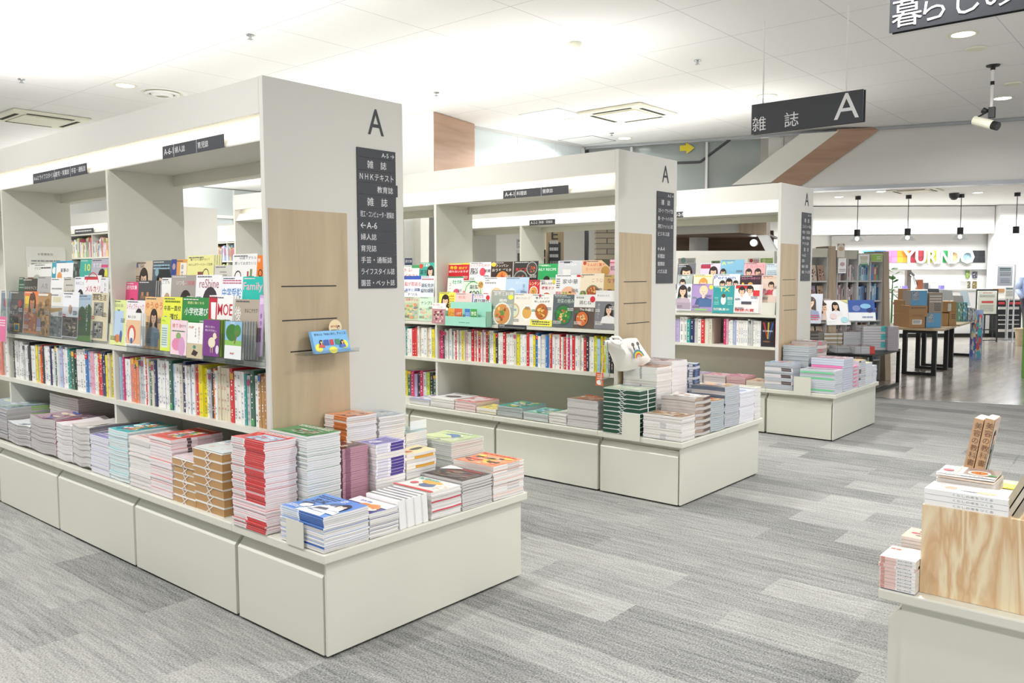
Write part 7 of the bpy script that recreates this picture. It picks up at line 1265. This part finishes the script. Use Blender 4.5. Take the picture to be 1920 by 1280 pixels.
# on top of the riser
z = CH+.0005
for k in range(3):
    T = .0185; book(cx_+.006+k*.001, -2.118+.001*k, .125, .245, T, z, ['lowest white hardback of three on the riser front edge', 'middle white hardback of three on the riser front edge', 'top white hardback with a small food picture on the riser front edge'][k], '#f8f7f6', [('t', '暮らし', .1, .72, .1, '#e8b0a0', .25, 0), ('e', .28, .45, .08, .08, '#f0a890'), ('g', [(.35, .3), (.75, .38), (.55, .25)], '#4a4a54'), ('e', .72, .36, .12, .06, '#f0d090'), ('b', .5, .1, .8, .2, 1, '#d8c8c8')] if k == 2 else None, spine='#f6f6f5', txt=('くらしの本をつくる', .35, '#8a8c90', .6)); z += T
yL_, yR_ = at(1757, 893, 'x', 1.2).y, at(1868, 915, 'x', 1.2).y; LL = yL_-yR_
for k in range(2): book(1.19, yR_+.012, .13, LL-.02, .0185, CH+.0005+k*.0187, 'white book under the thick grey book behind the white hardbacks', '#f0eeec', None, side='L', spine='#f2f1f0', grp='white books under the thick grey book')
book(1.185, yR_, .135, LL, .032, CH+.038, 'thick grey edged book lying behind the white hardbacks', '#e8e4e0', None, side='N', edge='#c9c3bc')
book(1.18, yR_+.004, .14, LL-.01, .008, CH+.0705, 'brown covered cookbook under the food picture book', '#8a7a68', None, spine='#c8b098', bands=[(0, 1, '#d8c8b8')], ang=-1)
book(1.175, yR_+.002, .155, LL-.006, .006, CH+.082, 'open cookbook cover with a red emblem and a bowl of stew', '#efe6dc', [('r', .42, .0, 1, 1, '#8a7468'), ('e', .68, .5, .2, .2, '#f4f0ea'), ('f', .68, .5, .18, '#f4f0ea', '#b8642c', '#c87a3a', 5), ('e', .93, .35, .08, .05, '#4aa05a'), ('e', .15, .45, .1, .1, '#d8384a'), ('r', .0, 0, 1, .16, '#f6f4ee'), ('b', .1, .03, .9, .13, 1, '#5a5a5a'), ('r', .30, .2, .33, 1, '#e8b090')], ang=2)
for k, px in enumerate((1804, 1824)):
    b0 = at(px, 847, 'z', CH+.01); x0 = 1.42; a0 = at(px-3, 850, 'x', x0); a1 = at(px+16, 852, 'x', x0); zt_ = at(px+8, 785, 'x', x0).z
    m = MB().mat('print').box((0, 0, 0), (.10, a0.y-a1.y-.002, zt_-CH), '#c7a583'); m.mat('pages').box((.004, .003, .002), (.101, a0.y-a1.y-.005, zt_-CH+.001), '#e8e4da'); m.mat('print')
    Cover(m, (-.001, a0.y-a1.y-.002, 0), nY, Z, a0.y-a1.y-.002, zt_-CH, .0004).draw([('v', '美容の教科書', .22, .86, .1, '#7a5a44'), ('e', .5, .06, .25, .25, '#8aa890')])
    if k: Cover(m, (0, -.001, 0), X, Z, .10, zt_-CH, .0004).draw([('r', 0, 0, 1, 1, '#b8a8a0'), ('p', .5, .72, .14, '#3a4a4a', '#4a3028', '#e0b8a0'), ('g', [(.2, .05), (.8, .1), (.7, .5), (.4, .55)], '#3a4a48')])
    o = m.build('hardback_book'); o.location = (x0, a1.y, CH+.004); o.rotation_euler = (R(9), 0, 0); tag(o, ('right ' if k else 'left ')+'of two upright tan spined books at the back of the riser', 'book')
b0 = at(1846, 860, 'x', 1.33); b1 = at(1905, 872, 'x', 1.33)
book(1.33, b1.y, .14, b0.y-b1.y, .022, CH+.0005, 'white and tan spined book lying at the back of the riser', '#e4dcd6', None, bands=[(.6, .97, '#e8cdb0'), (.05, .5, '#f0e8e6')]); m = MB().mat('print').box((1.36, b1.y-.01, CH+.024), (1.43, b1.y+.055, CH+.027), '#f2f04a'); tag(m.build('note_sheet'), 'bright yellow note sheet on the book at the back of the riser', 'note')
for k in range(3):
    b0 = at(1872+k*13, 935+k*4, 'x', cx_+.02); m = MB().mat('pages').box((0, -.018, 0), (.15, 0, .20), '#cfc9c0'); m.mat('print').box((-.001, -.0195, -.001), (.151, -.018, .201), ['#b8b0a8', '#9a9088', '#c8c4c0'][k]); m.box((-.001, 0, -.001), (.151, .0015, .201), ['#d8d0c4', '#b8aca0', '#e0dcd8'][k]); m.box((-.002, -.0195, -.001), (0, .0015, .201), ['#c4b8a0', '#d0c8b8', '#b0a898'][k])
    o = m.build('hardback_book'); o.location = (cx_+.03, b0.y, CH+.003); o.rotation_euler = (R(26), 0, 0); tag(o, ['first', 'second', 'third'][k]+' of three slanting books leaning at the right edge of the riser', 'book')
m = MB().mat('acrylic'); b0 = at(1862, 862, 'x', 1.25); m.obox((1.25, b0.y, CH+.001), X*.06, Y*.002, (Z*.16-Y*.07)); tag(m.build('label_holder'), 'clear slanting label holder on the riser', 'holder')

# ------------------------------------------------------------------ tote bag, leaflet shelf and small cards
ty = .46; tp = lambda x, y, d=0: at(x, y, 'y', ty+d)
t = thing('tote_bag', 'white canvas tote bag with a rainbow print draped over the magazine pile', 'bag', tp(1190, 690))
fr = [(1164, 638), (1192, 634), (1222, 675), (1187, 683)]
prof = [[(1163, 637, .0), (1178, 633, .0), (1193, 633.5, .0)], [(1168, 652, -.02), (1184, 648, -.03), (1203, 650, -.02)], [(1176, 668, -.03), (1193, 664, -.05), (1213, 663, -.03)], [(1186, 683, -.03), (1204, 679, -.04), (1221, 675, -.02)]]
m = MB().mat('canvas'); pts = [[tp(*q_) for q_ in r_] for r_ in prof]
for i in range(3):
    for j in range(2): m.face([pts[i+1][j], pts[i+1][j+1], pts[i][j+1], pts[i][j]])
back = [[tp(q_[0]+3, q_[1], .13) for q_ in r_] for r_ in prof]
for i in range(3):
    for j in range(2): m.face([back[i][j], back[i][j+1], back[i+1][j+1], back[i+1][j]])
    m.face([pts[i+1][2], back[i+1][2], back[i][2], pts[i][2]])
side = [(1143, 636, .06), (1146, 645, .05), (1157, 664, .04), (1163, 684, .03), (1170, 697, .02)]
sd = [tp(*q_) for q_ in side]; ed = [pts[0][0], pts[1][0], (pts[1][0]+pts[2][0])/2, pts[2][0], pts[3][0]]
for i in range(4): m.face([sd[i+1], ed[i+1], ed[i], sd[i]])
bb = [p+Y*.10 for p in sd]
for i in range(4): m.face([bb[i], bb[i+1], sd[i+1], sd[i]])
m.face([sd[4], tp(1200, 690, 0), pts[3][2], pts[3][1], pts[3][0]]); m.face([sd[0], ed[0], back[0][0], bb[0]])
for i in range(4): m.face([bb[i+1], bb[i], (back[0][0], back[1][0], (back[1][0]+back[2][0])/2, back[2][0], back[3][0])[i], (back[0][0], back[1][0], (back[1][0]+back[2][0])/2, back[2][0], back[3][0])[i+1]])
bo = m.build('bag_body', None, t, smooth=True); bm_ = __import__('bmesh').new(); bm_.from_mesh(bo.data); __import__('bmesh').ops.remove_doubles(bm_, verts=bm_.verts, dist=.004); __import__('bmesh').ops.recalc_face_normals(bm_, faces=bm_.faces); bm_.to_mesh(bo.data); bm_.free(); md = bo.modifiers.new('sub', 'SUBSURF'); md.levels = md.render_levels = 2
m = MB(); m.tube([tp(1144, 634, .02), tp(1150, 642, -.02), tp(1160, 646, -.03), tp(1168, 640, -.03), tp(1160, 632, .0), tp(1147, 632, .02)], .009, 8); m.build('handle', 'canvas', t, smooth=True)
u_ = (tp(1207, 668)-tp(1189, 672)).normalized(); v_ = (tp(1190, 645)-tp(1198, 672)).normalized(); o_ = tp(1199, 671, -.062)
m = MB().mat('print')
for k, c in enumerate(['#d8303a', '#e88a2a', '#ecd83a', '#4aa84a', '#3a6ab8']): m.disc(o_, u_, v_, .068-.008*k, .068-.008*k, ['#3a6ab8', '#4aa84a', '#ecd83a', '#e88a2a', '#d8303a'][k], 20, 10, 175, (.068-.008*(k+1))/(.068-.008*k))
for dx in (-.032, .03): m.disc(o_+u_*dx+v_*.112, u_, v_, .018, .016, '#6a6456', 14); m.disc(o_+u_*dx+v_*.08, u_, v_, .008, .02, '#2a3a40', 8)
m.build('rainbow_print', None, bo)
# wire stand under the bag
m = MB(); m.tube([tp(1134, 640, .02), tp(1126, 712, .02), tp(1143, 706, .02), tp(1139, 640, .0)], .003, 6); m.tube([tp(1126, 712, .02), tp(1128, 722, .02)], .003, 6); tag(m.build('wire_rack', 'chrome'), 'thin wire rack at the left of the tote bag', 'rack')
a = at(1117, 720, 'x', S2+.02); m = MB().mat('print').box((a.x, a.y-.06, TZ+.31), (a.x+.004, a.y, TZ+.40), '#e0663a'); Cover(m, (a.x-.0005, a.y, TZ+.31), nY, Z, .06, .09).draw([('e', .5, .25, .38, .3, '#f4f0ea'), ('b', .2, .5, .9, .9, 3, '#f4e8d0')]); o = m.build('price_card'); tag(o, 'small orange card behind the dark green bundles', 'card')
# leaflet on its acrylic shelf on the wood panel of the nearest gondola
t = thing('leaflet_shelf', 'small clear acrylic shelf of blue leaflets on the nearest wood panel', 'leaflet holder', (.45, YE, 1.15))
m = MB(); m.box((.29, YE-.09, 1.145), (.59, YE-.003, 1.149)); m.box((.29, YE-.094, 1.145), (.59, YE-.09, 1.165)); m.build('clear_shelf', 'acrylic', t)
vd = Vector((0, 1, 0)); upv = (Z+Y*.35).normalized(); o_ = Vector((.345, YE-.088, 1.150))
lt = thing('leaflet_pile', 'blue award leaflets with yellow notes in the clear shelf on the nearest wood panel', 'leaflet', o_)
m = MB().mat('print').obox(o_, X*.20, Y*.02, upv*.105, '#7ab4e4'); Cover(m, o_-Y*.0012, X, upv, .20, .105, .0004).draw([('r', 0, 0, 1, 1, '#7ab8e8'), ('t', '夏休みは「映画の原作」', .06, .8, .11, '#20486a', .6), ('t', 'チャンス！', .7, .78, .15, '#20304a', .27), ('e', .12, .25, .1, .1, '#f2e84a'), ('e', .5, .12, .12, .08, '#f2e84a'), ('e', .85, .35, .1, .1, '#f2e84a'), ('r', .28, .35, .42, .6, '#3a5aa8'), ('r', .45, .35, .55, .6, '#c83a4a'), ('r', .6, .35, .72, .6, '#3a8a5a'), ('p', .2, .5, .03, '#c84a4a'), ('p', .78, .45, .03, '#4a6ac8')]); m.build('leaflets', None, lt)
m = MB().mat('print'); oc = Vector((.49, YE-.045, 1.262)); m.cyl(oc, oc+Y*.003, .036, n=24, c='#f0dcb0'); m.box((oc.x-.03, oc.y, 1.16), (oc.x+.03, oc.y+.003, 1.25), '#e8c890'); Cover(m, oc-Y*.0008+Vector((-.036, 0, -.036)), X, Z, .072, .072, .0004).draw([('t', '本屋大賞', .12, .5, .16, '#c8642a', .5), ('e', .74, .5, .1, .14, '#4a3428'), ('e', .74, .46, .07, .09, '#f0d0b0'), ('b', .15, .25, .6, .42, 1, '#8a6a3a')]); m.build('round_card', None, lt)
